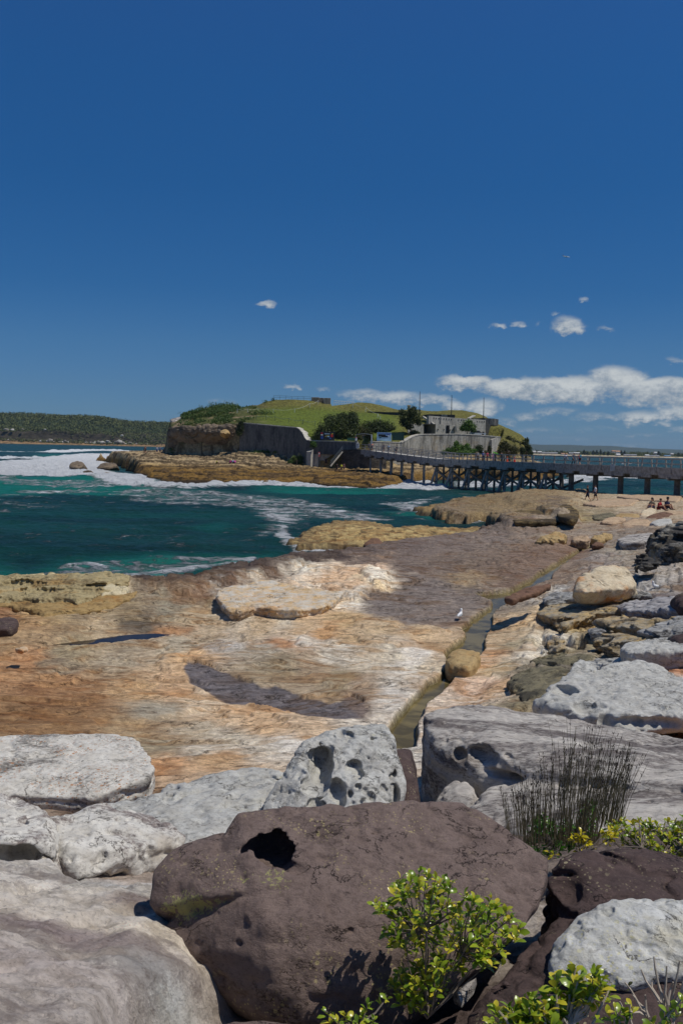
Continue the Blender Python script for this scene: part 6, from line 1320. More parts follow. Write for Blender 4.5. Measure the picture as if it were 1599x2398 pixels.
# ================================================================== LEAVES AND TREES
def leaf_mat(name, c1, c2, c3, rough=.55, trans=.25):
    mt, nt, b = new_mat(name)
    t = nt.new('ShaderNodeAttribute', attribute_name='tone').outputs['Fac']
    c = nt.ramp(t, [(0.0, c1), (.55, c2), (1.0, c3)])
    nt.link(c, b.inputs['Base Color']); b.inputs['Roughness'].default_value = rough; b.inputs['Specular IOR Level'].default_value = .3
    if trans:
        out = nt.n['Material Output']; tr = nt.new('ShaderNodeBsdfTranslucent'); nt.link(c, tr.inputs['Color'])
        ms = nt.new('ShaderNodeMixShader'); ms.inputs[0].default_value = trans
        nt.link(b.outputs[0], ms.inputs[1]); nt.link(tr.outputs[0], ms.inputs[2]); nt.link(ms.outputs[0], out.inputs['Surface'])
    return mt
def leaf_cloud(name, blobs, n, size, mat, parent=None, seed=1, aspect=.55, up=.3, hollow=.45, floor=None):
    """many small leaf faces spread through a set of ellipsoidal clumps (cx,cy,cz,rx,ry,rz)"""
    rg = np.random.default_rng(seed); B = np.array([(b + (b[3], b[3])) if len(b) == 4 else b for b in blobs], float)
    wgt = (B[:, 3] * B[:, 4] * B[:, 5]) ** .67; wgt /= wgt.sum(); k = rg.choice(len(B), n, p=wgt)
    d = rg.normal(size=(n, 3)); d /= np.linalg.norm(d, axis=1)[:, None]
    rr = hollow + (1 - hollow) * rg.random(n) ** .5; rr *= 1 + .22 * rg.normal(size=n)
    P = B[k, :3] + d * B[k, 3:6] * rr[:, None]
    if floor is not None: P[:, 2] = np.maximum(P[:, 2], floor)
    nrm = d * .6 + rg.normal(size=(n, 3)) * .7 + np.array((0, 0, up)); nrm /= np.linalg.norm(nrm, axis=1)[:, None]
    t = np.cross(nrm, rg.normal(size=(n, 3))); t /= np.linalg.norm(t, axis=1)[:, None]; bt = np.cross(nrm, t)
    s = size * (.6 + .8 * rg.random(n))[:, None]
    V = np.stack((P - t * s, P + bt * s * aspect, P + t * s, P - bt * s * aspect), 1).reshape(-1, 3)
    Q = np.arange(4 * n).reshape(n, 4)
    me = np_mesh(name, V, Q); bt_ = rg.random(len(B)) * .35
    tone = np.clip(.25 + bt_[k] + .35 * rg.random(n) , 0, 1); add_attr(me, 'tone', np.repeat(tone, 4))
    return link_mesh(name, me, mat, parent, False)
ML_DARK = leaf_mat('dark_scrub_leaf', lin('252f17'), lin('3c4824'), lin('56602f'))
ML_OLIVE = leaf_mat('olive_leaf', lin('2c3218'), lin('474a26'), lin('666238'))
ML_GREEN = leaf_mat('green_leaf', lin('2e4a1a'), lin('4c6c26'), lin('759038'))
ML_HEATH = leaf_mat('heath_leaf', lin('2a3e1c'), lin('46602a'), lin('6c7438'))
ML_FAR = leaf_mat('far_woodland_leaf', lin('3c4c26'), lin('525a2c'), lin('6a6c38'), .8, 0)
ML_FARB = leaf_mat('far_pine_leaf', lin('1c2a20'), lin('27382a'), lin('33452f'), .8, 0)
M_BARK = simple_mat('bark', lin('4a4036'), .9, .3, 3, .4, .05)
def px_blob(px, py, Y, rx, ry=None):
    p = atY(px, py, Y); s = Y / FPX; rx_ = rx * s; rz_ = (ry if ry else rx) * s
    return (p[0], p[1], p[2], rx_, rx_ * .8, rz_)
def px_tree(name, base, trunk, blobs, n, size, mat, label, cat='shrub', seed=1, group=None, tr=.12):
    """base (px,py,Y) ground point; trunk: list of pixel points above it; blobs in pixels"""
    b0 = Vector(atY(*base)); o = empty(name, b0); tag(o, label, cat, group)
    bl = []
    for b_ in blobs:
        q_ = px_blob(*b_); bl.append((q_[0] - b0.x, q_[1] - b0.y, q_[2] - b0.z) + q_[3:])
    leaf_cloud('crown', bl, n, size, mat, o, seed)
    mb = MB(); t0 = Vector((0, 0, -.4)); tops = [Vector(atY(*t)) - b0 for t in trunk] or [Vector((0, 0, .5))]
    pts = [t0] + tops; mb.tube(pts, list(np.linspace(tr, tr * .5, len(pts))), 6)
    for q_ in bl[:7]: mb.tube([tops[-1] if tops else t0, (tops[-1] if tops else t0).lerp(Vector(q_[:3]), .55) + Vector((.1, 0, .1)), Vector(q_[:3])], [tr * .5, tr * .35, tr * .15], 5)
    mb.build('trunk', M_BARK, o); return o
px_tree('tree', (790, 1033, 232), [(792, 1022, 232)], [(760, 1010, 232, 22, 20), (790, 1000, 233, 30, 26), (815, 988, 234, 24, 22), (828, 985, 235, 14, 18), (775, 985, 236, 18, 14), (745, 1020, 231, 12, 12), (810, 1015, 232, 24, 16), (800, 976, 236, 16, 9), (825, 1005, 233, 14, 18), (826, 972, 236, 10, 7)], 9000, .20, ML_DARK, 'broad dark spreading bush, the biggest on the island, behind the painted board', 'tree', 3)
px_tree('shrub', (885, 1014, 242), [], [(862, 1000, 243, 18, 14), (885, 995, 243, 20, 12), (905, 1000, 243, 18, 14), (880, 1006, 242, 22, 9), (918, 1004, 244, 10, 8)], 4200, .18, ML_DARK, 'rounded dark bush right of the biggest bush, above the blue banner', 'shrub', 5)
px_tree('shrub', (848, 1026, 236), [], [(842, 1010, 238, 10, 16), (856, 1014, 238, 12, 12), (840, 1024, 236, 8, 6), (866, 1018, 237, 8, 10)], 2200, .16, ML_OLIVE, 'scraggy olive bush behind the pipe gateway', 'shrub', 7)
px_tree('tree', (962, 1022, 240), [(961, 1008, 240), (957, 995, 240), (960, 982, 240)], [(948, 975, 240, 14, 14), (965, 964, 240, 13, 11), (972, 978, 240, 15, 12), (955, 988, 240, 16, 10), (944, 990, 240, 9, 9), (980, 990, 240, 8, 8), (969, 956, 240, 6, 5), (940, 965, 240, 7, 7), (958, 1000, 240, 10, 6)], 5200, .17, ML_DARK, 'tall dark feathery tree in front of the left fort wall', 'tree', 9)
px_tree('shrub', (975, 1018, 240.5), [], [(968, 1013, 240.5, 9, 6), (978, 1014, 240.5, 6, 4), (955, 1018, 240, 8, 5)], 900, .15, ML_DARK, 'low bush at the foot of the tall feathery tree', 'shrub', 11)
px_tree('tree', (1094, 1017, 254), [(1094, 1010, 254), (1095, 1004, 254)], [(1085, 1000, 254, 9, 8), (1095, 992, 254, 11, 9), (1105, 999, 254, 10, 8), (1095, 1004, 254, 14, 6), (1109, 1007, 254, 6, 5), (1081, 1005, 254, 5, 5), (1100, 988, 254, 6, 4)], 2600, .17, ML_GREEN, 'round bright green tree on the fort terrace beside the white car', 'tree', 13)
px_tree('shrub', (1080, 1064, 236), [(1078, 1050, 236)], [(1070, 1052, 236, 14, 12), (1068, 1040, 236, 6, 8), (1090, 1050, 236, 12, 9), (1055, 1056, 236, 14, 8), (1105, 1058, 236, 12, 7), (1085, 1060, 235, 22, 6), (1040, 1060, 236, 8, 5), (1094, 1043, 236, 5, 5)], 5200, .17, ML_GREEN, 'large bright green shrub against the long streaked wall', 'shrub', 15)
px_tree('shrub', (1122, 1062, 238), [], [(1121, 1050, 238, 9, 8), (1124, 1058, 238, 8, 6), (1114, 1056, 238, 6, 6)], 1500, .15, ML_DARK, 'dark rounded shrub right of the large bright shrub', 'shrub', 17)
px_tree('shrub', (1145, 1064, 240), [], [(1146, 1052, 240, 5, 8), (1144, 1060, 240, 6, 5), (1136, 1060, 239, 6, 5)], 1000, .14, ML_OLIVE, 'narrow olive shrub by the end buttress', 'shrub', 19)
px_tree('shrub', (1190, 1064, 250), [], [(1180, 1045, 252, 12, 12), (1195, 1035, 256, 10, 10), (1200, 1055, 252, 14, 10), (1172, 1058, 248, 8, 8), (1190, 1025, 258, 6, 5), (1210, 1040, 258, 9, 8)], 4200, .20, ML_OLIVE, 'olive scrub on the steep end of the island right of the buttress', 'shrub', 21)
px_tree('shrub', (1232, 1064, 258), [], [(1228, 1040, 260, 9, 10), (1236, 1052, 259, 9, 10), (1222, 1055, 257, 8, 8), (1240, 1062, 258, 7, 6), (1233, 1030, 262, 5, 5)], 2600, .20, ML_DARK, 'dark green scrub forming the right tip of the island', 'shrub', 23)
px_tree('shrub', (734, 1048, 228), [], [(734, 1041, 228, 7, 7), (730, 1037, 228, 4, 4)], 700, .14, ML_GREEN, 'small bright bush growing from the corner of the dark sea wall', 'shrub', 25)
px_tree('shrub', (866, 1072, 220), [], [(866, 1058, 220, 6, 8), (862, 1066, 220, 6, 7), (868, 1052, 220, 4, 4)], 900, .13, ML_DARK, 'small dark bush on the bridge abutment', 'shrub', 27)
px_tree('shrub', (562, 1018, 241), [], [(563, 1000, 241, 7, 12), (560, 1012, 241, 7, 8), (566, 990, 241, 4, 6)], 1500, .16, ML_DARK, 'dark bush between the cliff and the sea wall', 'shrub', 29)
px_tree('shrub', (680, 1060, 238), [], [(670, 1056, 238, 12, 5), (684, 1053, 238, 10, 7), (650, 1058, 238, 10, 4), (625, 1058, 239, 14, 4), (604, 1060, 239, 10, 3)], 2400, .15, ML_HEATH, 'low green shrubs in a strip at the foot of the dark sea wall', 'shrub', 31)
px_tree('shrub', (695, 1085, 230), [], [(690, 1075, 231, 10, 8), (700, 1080, 231, 9, 8), (680, 1082, 230, 8, 5), (703, 1072, 231, 6, 5)], 1600, .15, ML_HEATH, 'green shrub on the ledges beside the sea wall corner', 'shrub', 33)
# heath over the left shoulder of the island: one mass nobody could count
rg = np.random.default_rng(41); bl = []
for _ in range(520):
    px = rg.uniform(425, 600); Y = rg.uniform(247, 281); p = atY(px, 1000, Y)
    zz = island_z(p[0], p[1])
    if zz < 8: continue
    r_ = rg.uniform(.5, 1.3)
    if px > 560 and rg.random() < .65: continue
    if n2(np.array([p[0] * .14]), np.array([p[1] * .14]), 77)[0] < -.08: continue
    bl.append((p[0], p[1], zz + .1, r_, r_, r_ * .6))
for (px, py, Y, r_) in [(470, 955, 275, 1.6), (500, 951, 276, 1.8), (515, 950, 277, 1.5), (536, 949, 278, 2.0), (550, 951, 278, 1.6), (605, 972, 262, 1.6), (620, 972, 262, 1.6), (632, 972, 262, 1.3), (592, 973, 262, 1.2), (430, 990, 255, 1.5), (405, 1004, 253, 1.2), (640, 940, 284, .8), (622, 943, 283, .8)]:
    p = atY(px, py, Y); bl.append((p[0], p[1], island_z(p[0], p[1]) + .2, r_, r_, r_ * .7))
o = leaf_cloud('heath', bl, 26000, .17, ML_HEATH, None, 42); tag(o, kind='stuff'); o['label'] = 'low green heath over the left shoulder of the island'

# ------- wooded headland, far left
def hill_strip(name, u0, u1, Y0, Y1, fz, nu, ny, col):
    us = np.linspace((u0 - 799.5) / FPX, (u1 - 799.5) / FPX, nu); ys = np.linspace(Y0, Y1, ny)
    yy, uu = np.meshgrid(ys, us, indexing='ij'); x = (uu * yy).ravel(); y = yy.ravel(); z = fz(x, y)
    me = np_mesh(name, np.stack((x, y, z), 1), grid_quads(ny, nu)[:, ::-1]); add_attr(me, 'stone', col(x, y, z)); return me
mt, nt, b = new_mat('headland_ground'); Pn = nt.new('ShaderNodeNewGeometry').outputs['Position']; c0 = nt.new('ShaderNodeAttribute', attribute_name='stone').outputs['Color']
nn = nt.noise(nt.mapping(Pn, (1, 1, 2.5)), .12, 7, .72); nt.link(nt.mix(nt.rng(nn, .35, .65), nt.mix(1.0, c0, (.5, .5, .5), 'MULTIPLY'), nt.mix(1.0, c0, (1.4, 1.4, 1.4), 'MULTIPLY')), b.inputs['Base Color']); b.inputs['Roughness'].default_value = .95; b.inputs['Specular IOR Level'].default_value = .1
M_HEAD = mt
YH = 1750.0
def head_z(x, y):
    px = x / y * FPX + 799.5; d = y - YH + 25 * n2(x * .006, y * .004, 5)
    cliff = 15 + 7 * n2(x * .008, 0 * y, 6); low = sstep(px, 200, 330)
    z = -2 + 4.5 * sstep(d, 0, 12) + 5 * sstep(d, 18, 40) + (cliff * (1 - low) + 4 * low) * sstep(d, 42, 50) + 22 * sstep(d, 50 + 0 * low, 230) + 14 * sstep(d, 150, 420)
    return z + 2.5 * fbm2(x * .02, y * .02, 3, 8) * sstep(d, 10, 60)
def head_c(x, y, z):
    d = y - YH; n_ = 0.5 + 0.5 * fbm2(x * .03, z * .12, 4, 9)
    sand = C3('8a7050') + 0 * x[:, None]; cl_ = C3('2e2c26') * (1 - n_[:, None]) + C3('4c4538') * n_[:, None]; fo_ = C3('323c24')
    a = sstep(z, 3.5, 6)[:, None]; c_ = sand * (1 - a) + cl_ * a; a = sstep(z, 24, 27)[:, None]; return c_ * (1 - a) + fo_ * a
tag(link_mesh('headland', hill_strip('headland', -700, 470, YH - 40, YH + 700, head_z, 500, 160, head_c), M_HEAD), kind='structure')
bl = []; rg = np.random.default_rng(5)
for _ in range(6400):
    px = rg.uniform(-250, 440); Y = YH + (rg.uniform(22, 520) if rg.random() < .75 else rg.uniform(16, 60)); x_ = (px - 799.5) / FPX * Y
    zz = float(head_z(np.array([x_]), np.array([Y]))[0]); d = Y - YH
    if 38 < d < 52 and px < 240 and rg.random() < .8: continue
    r_ = rg.uniform(3, 6.5) if d > 56 else rg.uniform(1.5, 3.5)
    bl.append((x_, Y, zz + r_ * .3, r_, r_, r_ * .75))
o = leaf_cloud('headland_forest', bl, 60000, 1.25, ML_FAR, None, 6, .8, .5, .6); tag(o, kind='stuff'); o['label'] = 'wooded slope of the far left headland'
M_BLDR = simple_mat('bleached_rock', lin('b5b0a6'), .9, .35, .8, .6, .3)
M_BLDR2 = simple_mat('grey_shore_rock', lin('8c857a'), .9, .35, .8, .6, .3)
protos = []
for k in range(4):
    mb = MB(); pts = [(math.cos(a) * rg.uniform(.7, 1.1), math.sin(a) * rg.uniform(.6, 1), zc + rg.uniform(-.15, .15)) for a in np.linspace(0, 6.28, 8)[:-1] for zc in (-.4, .25)] + [(rg.uniform(-.3, .3), rg.uniform(-.3, .3), .7)]
    protos.append(mb.hull(pts).build('shore_boulder', M_BLDR if k % 2 else M_BLDR2))
first = [True] * 4
shore = [(8, 1031, 5), (20, 1030, 4), (40, 1033, 4), (96, 1033, 5), (104, 1035, 4), (112, 1033, 5), (119, 1031.5, 8), (126, 1035, 4), (140, 1035, 5), (147, 1036, 6), (153, 1033, 6), (160, 1035, 4), (172, 1037, 4), (203, 1037, 5), (213, 1037, 6), (222, 1037, 7), (231, 1035, 6), (240, 1036, 7), (247, 1038, 6), (253, 1034, 6), (259, 1037, 5), (268, 1039, 5), (274, 1035, 7), (281, 1033.5, 8), (288, 1037, 7), (296, 1040, 5), (304, 1037, 6), (311, 1041, 6), (320, 1040, 5), (336, 1042, 6), (345, 1041, 7), (354, 1042, 6), (362, 1043, 6), (286, 1020, 5), (16, 1006, 7), (30, 1006, 6), (54, 1005, 4), (106, 1006, 4)]
for i, (px, py, s_) in enumerate(shore):
    pr = protos[i % 4]; o = pr if first[i % 4] else pr.copy()
    if not first[i % 4]: C.objects.link(o)
    first[i % 4] = False
    Y = YH + (30 if py > 1025 else 40); p = atY(px, py, Y); gz = float(head_z(np.array([p[0]]), np.array([p[1]]))[0]); sc = s_ * Y / FPX * .85
    p = atY(px, py, Y); o.location = (p[0], p[1], p[2]); o.scale = (sc * rg.uniform(.9, 1.3), sc, sc * rg.uniform(.7, 1)); o.rotation_euler = (0, 0, rg.uniform(0, 6))
    tag(o, 'bleached boulder tumbled along the foot of the far left headland', 'boulder', 'boulders along the headland shore')

# ------- far shore, right
def shore_z(x, y): 
    d = y - 1850; return -1.5 + 3.0 * sstep(d, 0, 10) + 1.5 * sstep(d, 30, 200) + .4 * n2(x * .02, y * .02, 3)
def shore_c(x, y, z):
    a = sstep(z, 1.6, 2.2)[:, None]; return C3('b5a58a') * (1 - a) + C3('4d5a38') * a
tag(link_mesh('far_shore', hill_strip('far_shore', 1100, 2300, 1840, 2300, shore_z, 300, 60, shore_c), M_HEAD), kind='structure')
def ridge_z(x, y):
    px = x / y * FPX + 799.5
    return -5 + (78 + 9 * n2(px * .006, 0 * px, 3) + 5 * n2(px * .02, 0 * px, 4) - 14 * sstep(px, 1380, 1500)) * sstep(y, 8600, 9600)
def ridge_c(x, y, z): return C3('3f4a3a') + 0 * x[:, None]
tag(link_mesh('far_ridge', hill_strip('far_ridge', -900, 2700, 8500, 9900, ridge_z, 500, 14, ridge_c), M_HEAD), kind='structure')
bl = []
for _ in range(900):
    px = rg.uniform(1235, 1800); Y = rg.uniform(1900, 2200); x_ = (px - 799.5) / FPX * Y; r_ = rg.uniform(1.6, 4.0) * (1.25 if 1470 < px < 1530 else 1.0); bl.append((x_, Y, 3 + r_ * .6, r_ * 1.3, r_, r_))
o = leaf_cloud('shore_woodland', bl, 14000, 1.1, ML_FAR, None, 8, .8, .5, .7); tag(o, kind='stuff'); o['label'] = 'low belt of trees along the far right shore'
trees = [(1303, 9, 1), (1314, 9, .8), (1366, 13, 1), (1374, 9, 1), (1388, 12, 1), (1396, 12, 1), (1405, 14, .6), (1413, 9, .8), (1423, 10, 1.2), (1453, 13, 1), (1461, 13, .8), (1541, 13, 1.3), (1587, 11, 1), (1279, 6, 1.2), (1262, 5, 1)]
for i, (px, hp, wd) in enumerate(trees):
    Y = 1890; p = atY(px, 1066 + (px - 1300) * .018, Y); hgt = hp * Y / FPX; o = empty('pine_tree', (p[0], Y, 2.0)); tag(o, 'dark pine standing above the roofs of the far right shore', 'tree', 'pines on the far shore')
    MB().tube([(0, 0, -1), (0, 0, hgt * .95)], [.5, .15], 5).build('trunk', M_BARK, o)
    leaf_cloud('crown', [(0, 0, hgt * (.3 + .13 * k), hgt * .30 * wd * (1 - .15 * k), hgt * .3 * wd * (1 - .15 * k), hgt * .14) for k in range(5)], 260, .9, ML_FARB, o, 20 + i, .8)
M_ROOFW = simple_mat('pale_roof', lin('d8d8d4'), .6, .1, .2, 0); M_ROOFG = simple_mat('grey_roof', lin('8f9296'), .7, .1, .2, 0); M_ROOFT = simple_mat('tile_roof', lin('b58a68'), .8, .1, .2, 0); M_ROOFB = simple_mat('blue_roof', lin('5c8cb0'), .6, .1, .2, 0); M_WALLH = simple_mat('house_wall', lin('c9c2b4'), .8, .15, .2, 0)
houses = [(1250, 1057.5, 7, 3, M_ROOFW, 'white-roofed house, leftmost on the far shore'), (1262, 1058, 9, 2.6, M_ROOFW, 'low white-roofed building, second from the left on the far shore'), (1285, 1060, 38, 2.4, M_ROOFG, 'very long low grey shed on the far shore'), (1320, 1062.5, 14, 3, M_ROOFT, 'tile-roofed house with a broad gable on the far shore'), (1336, 1061, 10, 3.5, M_ROOFG, 'grey-roofed building behind the walkers on the bridge'), (1349, 1060.5, 14, 2.4, M_ROOFW, 'long white-roofed building left of the pine cluster'), (1435, 1056.5, 7, 3.4, M_ROOFT, 'cream building above the trees, left of a pair'), (1445, 1057.5, 10, 4, M_ROOFT, 'cream building above the trees, right of a pair'), (1442, 1064.5, 9, 4, M_ROOFW, 'white gabled boat house at the far water edge'),
          (1462, 1065, 14, 2.6, M_ROOFG, 'grey shed right of the white boat house'), (1477, 1065, 14, 2.6, M_ROOFG, 'pale grey shed, second right of the white boat house'), (1509, 1066, 9, 3.2, M_ROOFW, 'bright white roof at the far water edge in front of trees'), (1533, 1060, 6, 3, M_ROOFW, 'small white house among trees left of the lone big pine'), (1556, 1067, 14, 2.6, M_ROOFB, 'blue-roofed shed on the far shore'), (1572, 1062.5, 6, 2.2, M_ROOFW, 'small pale house among trees near the right edge'), (1525, 1067, 24, 2.4, M_ROOFG, 'low dark grey shed between the white roof and the blue roof')]
for px, py, wp, hp, mt_, lab in houses:
    Y = 1880; p = atY(px, py, Y); s = Y / FPX; w_, hh, dp = wp * s, hp * s, 8.0
    if py > 1063: Y = 1868
    o = empty('far_house', (p[0], Y, p[2] - hh / 2)); tag(o, lab, 'building')
    MB().box((0, 0, hh * .25 - 1), (w_, dp, hh * .5 + 2)).build('wall', M_WALLH, o)
    MB().prism([(-w_ / 2 - .3, -dp / 2 - .4, hh * .5), (-w_ / 2 - .3, dp / 2 + .4, hh * .5), (-w_ / 2 - .3, 0, hh * 1.05)], (w_ + .6, 0, 0)).build('roof', mt_, o)
# ================================================================== FOOTBRIDGE
M_TIMB = simple_mat('weathered_timber', lin('9c968e'), .85, .3, 2.5, .4, .05)
M_TIMBD = simple_mat('dark_tarred_timber', lin('6c665e'), .85, .35, 2.5, .4, .05)
M_DECK = simple_mat('bleached_decking', lin('b0aca2'), .85, .2, 3, .3, .03)
M_CAP = simple_mat('pale_pile_cap', lin('a9b0b4'), .6, .2, 3, .1, .02)
A0 = Vector((6.6, 215, 0)); A1 = Vector((44.6, 130, 0)); BD = (A1 - A0); BL = BD.length; BDn = BD.normalized(); BNn = Vector((BDn.y, -BDn.x, 0))
if BNn.y > 0: BNn = -BNn            # towards the camera side
def deck_z(t):
    return 6.35 + (5.05 - 6.35) * min(max(t / .34, 0), 1) ** .9 if t < .34 else 5.05
def bp(t, side=0.0, z=0.0):
    p = A0 + BD * t; p = p + BNn * side; p.z = deck_z(t) + z; return p
def t_of_px(px):
    k = (px - 799.5) / FPX; return (A0.x - k * A0.y) / (k * BD.y - BD.x)
br = empty('footbridge', (A0.x, A0.y, 0)); tag(br, 'long grey timber trestle footbridge crossing to the island', 'bridge'); bo = Vector(br.location)
T1 = 1.35; ts = np.concatenate((np.linspace(-.02, .34, 12), np.linspace(.36, T1, 24)))
def strip(name, prof, mat):
    mb = MB(); rings = []
    for t in ts: rings.append([mb.bm.verts.new(bp(t, s_, z_) - bo) for s_, z_ in prof])
    n = len(prof)
    for a, b_ in zip(rings, rings[1:]):
        for k in range(n): mb.bm.faces.new((a[k], b_[k], b_[(k + 1) % n], a[(k + 1) % n]))
    mb.bm.faces.new(rings[0]); mb.bm.faces.new(rings[-1][::-1]); return mb.build(name, mat, br)
W = 1.9
strip('deck', [(-W, 0), (W, 0), (W, -.14), (-W, -.14)], M_DECK)
for s_ in (-W, W):
    sg = 1 if s_ > 0 else -1
    strip('fascia_beam', [(s_ + sg * .02, .12), (s_ + sg * .22, .12), (s_ + sg * .22, -.85), (s_ + sg * .02, -.85)], M_TIMB)
    strip('top_rail', [(s_ - .10, 1.32), (s_ + .10, 1.32), (s_ + .10, 1.20), (s_ - .10, 1.20)], M_TIMB)
    strip('middle_rail', [(s_ - .05, .70), (s_ + .05, .70), (s_ + .05, .58), (s_ - .05, .58)], M_TIMB)
strip('girder', [(-1.5, -.15), (1.5, -.15), (1.5, -1.05), (-1.5, -1.05)], M_TIMBD)
pt = list(np.linspace(0, 1.30, 44))
for i, t in enumerate(pt):
    for s_ in (-W, W):
        sg = 1 if s_ > 0 else -1
        a = bp(t, s_ + sg * .30, -.55) - bo; b_ = bp(t, s_ + sg * .10, 1.22) - bo
        MB().bar(a, b_, .14, .16, up=tuple(BDn)).build('rail_post', M_TIMB, br)
# bents: photo x of the pile group, foot height, splayed or straight
BENT = [(878, 'plain'), (902, 'plain'), (926, 'plain'), (951, 'plain'), (976, 'plain'), (1005, 'plain'), (1036, 'rake'), (1072, 'rake'), (1112, 'rake'), (1155, 'rake'), (1197, 'rake'), (1240, 'rake'), (1293, 'rake'), (1345, 'big'), (1402, 'big'), (1461, 'big'), (1524, 'big'), (1594, 'big'), (1670, 'big')]
for i, (px, kind) in enumerate(BENT):
    t = t_of_px(px); c_ = bp(t, 0, 0); rot = Matrix((BDn, BNn, Vector((0, 0, 1)))).transposed()
    # corbel blocks under the beams and the cross head
    for s_ in (-W - .12, W + .12): MB().box(bp(t, s_ * 1.0, -1.02) - bo, (3.0 if kind != 'big' else 4.0, .36, .42), rot).build('corbel', M_TIMB, br)
    MB().box(bp(t, 0, -1.28) - bo, (.42, 2 * W + .9, .40), rot).build('crosshead', M_TIMBD, br)
    feet = []
    pos = {'plain': [(-1.3, 0), (1.35, 0)], 'rake': [(-1.3, -.3), (1.35, .25), (1.55, 1.2), (-1.6, -1.2), (0.0, 0)], 'big': [(0.8, 0)]}[kind]
    for (s_, splay) in pos:
        tp = bp(t, s_, -1.45); bt = bp(t, s_ + splay, 0) + BDn * (-.9 if abs(splay) > 1 else 0)
        gz = max(ground_z(bt.x, bt.y), island_z(bt.x, bt.y) if bt.y > 166 else -1.2) - .3; bt.z = min(gz, tp.z - .5)
        r_ = .27 if kind == 'big' else .21
        if kind == 'big': r_ = .42 if s_ > 0 else .36
        MB().tube([bt - bo, tp - bo], [r_ * 1.05, r_ * .95], 10).build('pile', M_TIMB if s_ > 1 else M_TIMBD, br)
        feet.append(bt)
    if kind == 'rake' and i < 13:
        zb = .9
        for sgn in (1, -1):
            mb = MB(); mb.bar(bp(t, 1.6 * sgn, -1.7) - bo, bp(t, -1.9 * sgn, -4.3) - bo, .14, .32, up=tuple(BDn)); mb.build('cross_brace', M_TIMBD, br)
        mb = MB(); t2 = t_of_px(BENT[i + 1][0]) if i + 1 < len(BENT) else t + .05
        mb.bar(bp(t, -1.4, -3.9) - bo, bp(t2, -1.4, -2.2) - bo, .14, .34); mb.bar(bp(t, 1.5, -2.2) - bo, bp(t2, 1.5, -4.0) - bo, .14, .30); mb.build('long_brace', M_TIMBD, br)
        a = bp(t, -1.7, -1.9) + BDn * 1.1; MB().bar(a - bo, a + BDn * .9 + Vector((0, 0, .45)) - bo, .3, .26).build('pale_cap', M_CAP, br)
MB().box(bp(t_of_px(1459.5), W + .3, -.1) - bo, (.9, .1, 1.0), Matrix((BDn, BNn, Vector((0, 0, 1)))).transposed()).build('sign_plate', M_CAP, br)
for px, lab, col_ in ((1172, 'orange and white traffic cone on the bridge deck', lin('d8562a')), (1189, 'red bollard cone on the bridge, right of the orange one', lin('c8302a'))):
    t = t_of_px(px); p = bp(t, -1.0, 0); o = empty('traffic_cone', p); tag(o, lab, 'cone')
    mc = simple_mat('cone_plastic', col_, .5, .05, 4, 0)
    MB().box((0, 0, .03), (.45, .45, .06)).build('base', mc, o); MB().tube([(0, 0, .06), (0, 0, .95)], [.2, .05], 10).build('body', mc, o); MB().tube([(0, 0, .5), (0, 0, .68)], [.135, .10], 10).build('band', M_WHITE_P, o)
# ================================================================== PEOPLE, GULLS, BOAT, AEROPLANE
M_SKIN = simple_mat('skin', lin('b98a6c'), .6, .1, 8, 0); M_HAIR = simple_mat('dark_hair', lin('1f1814'), .6, .2, 20, .1); M_HAIRB = simple_mat('brown_hair', lin('5a3520'), .6, .2, 20, .1)
_cl = {}
def cloth(hx):
    if hx not in _cl: _cl[hx] = simple_mat('cloth_' + str(len(_cl)), lin(hx), .85, .2, 7, .15, .01)
    return _cl[hx]
def skin_mesh(name, joints, edges, root, sub, mat, parent):
    me = bpy.data.meshes.new(name); me.from_pydata([j[0] for j in joints], edges, [])
    o = bpy.data.objects.new(name, me); C.objects.link(o)
    md = o.modifiers.new('skin', 'SKIN'); md.use_smooth_shade = True
    for i, j in enumerate(joints):
        r_ = j[1] if hasattr(j[1], '__len__') else (j[1], j[1])
        me.skin_vertices[0].data[i].radius = r_; me.skin_vertices[0].data[i].use_root = (i == root)
    s_ = o.modifiers.new('sub', 'SUBSURF'); s_.levels = sub; s_.render_levels = sub
    dg = bpy.context.evaluated_depsgraph_get(); dg.update()
    m2 = bpy.data.meshes.new_from_object(o.evaluated_get(dg)); bpy.data.objects.remove(o)
    m2.materials.clear(); o = link_mesh(name, m2, mat, parent); return o
def limb_shell(mb, a, b, ra, rb, n=10): mb.tube([a, Vector(a).lerp(Vector(b), .5), b], [ra, (ra + rb) / 2, rb], n)
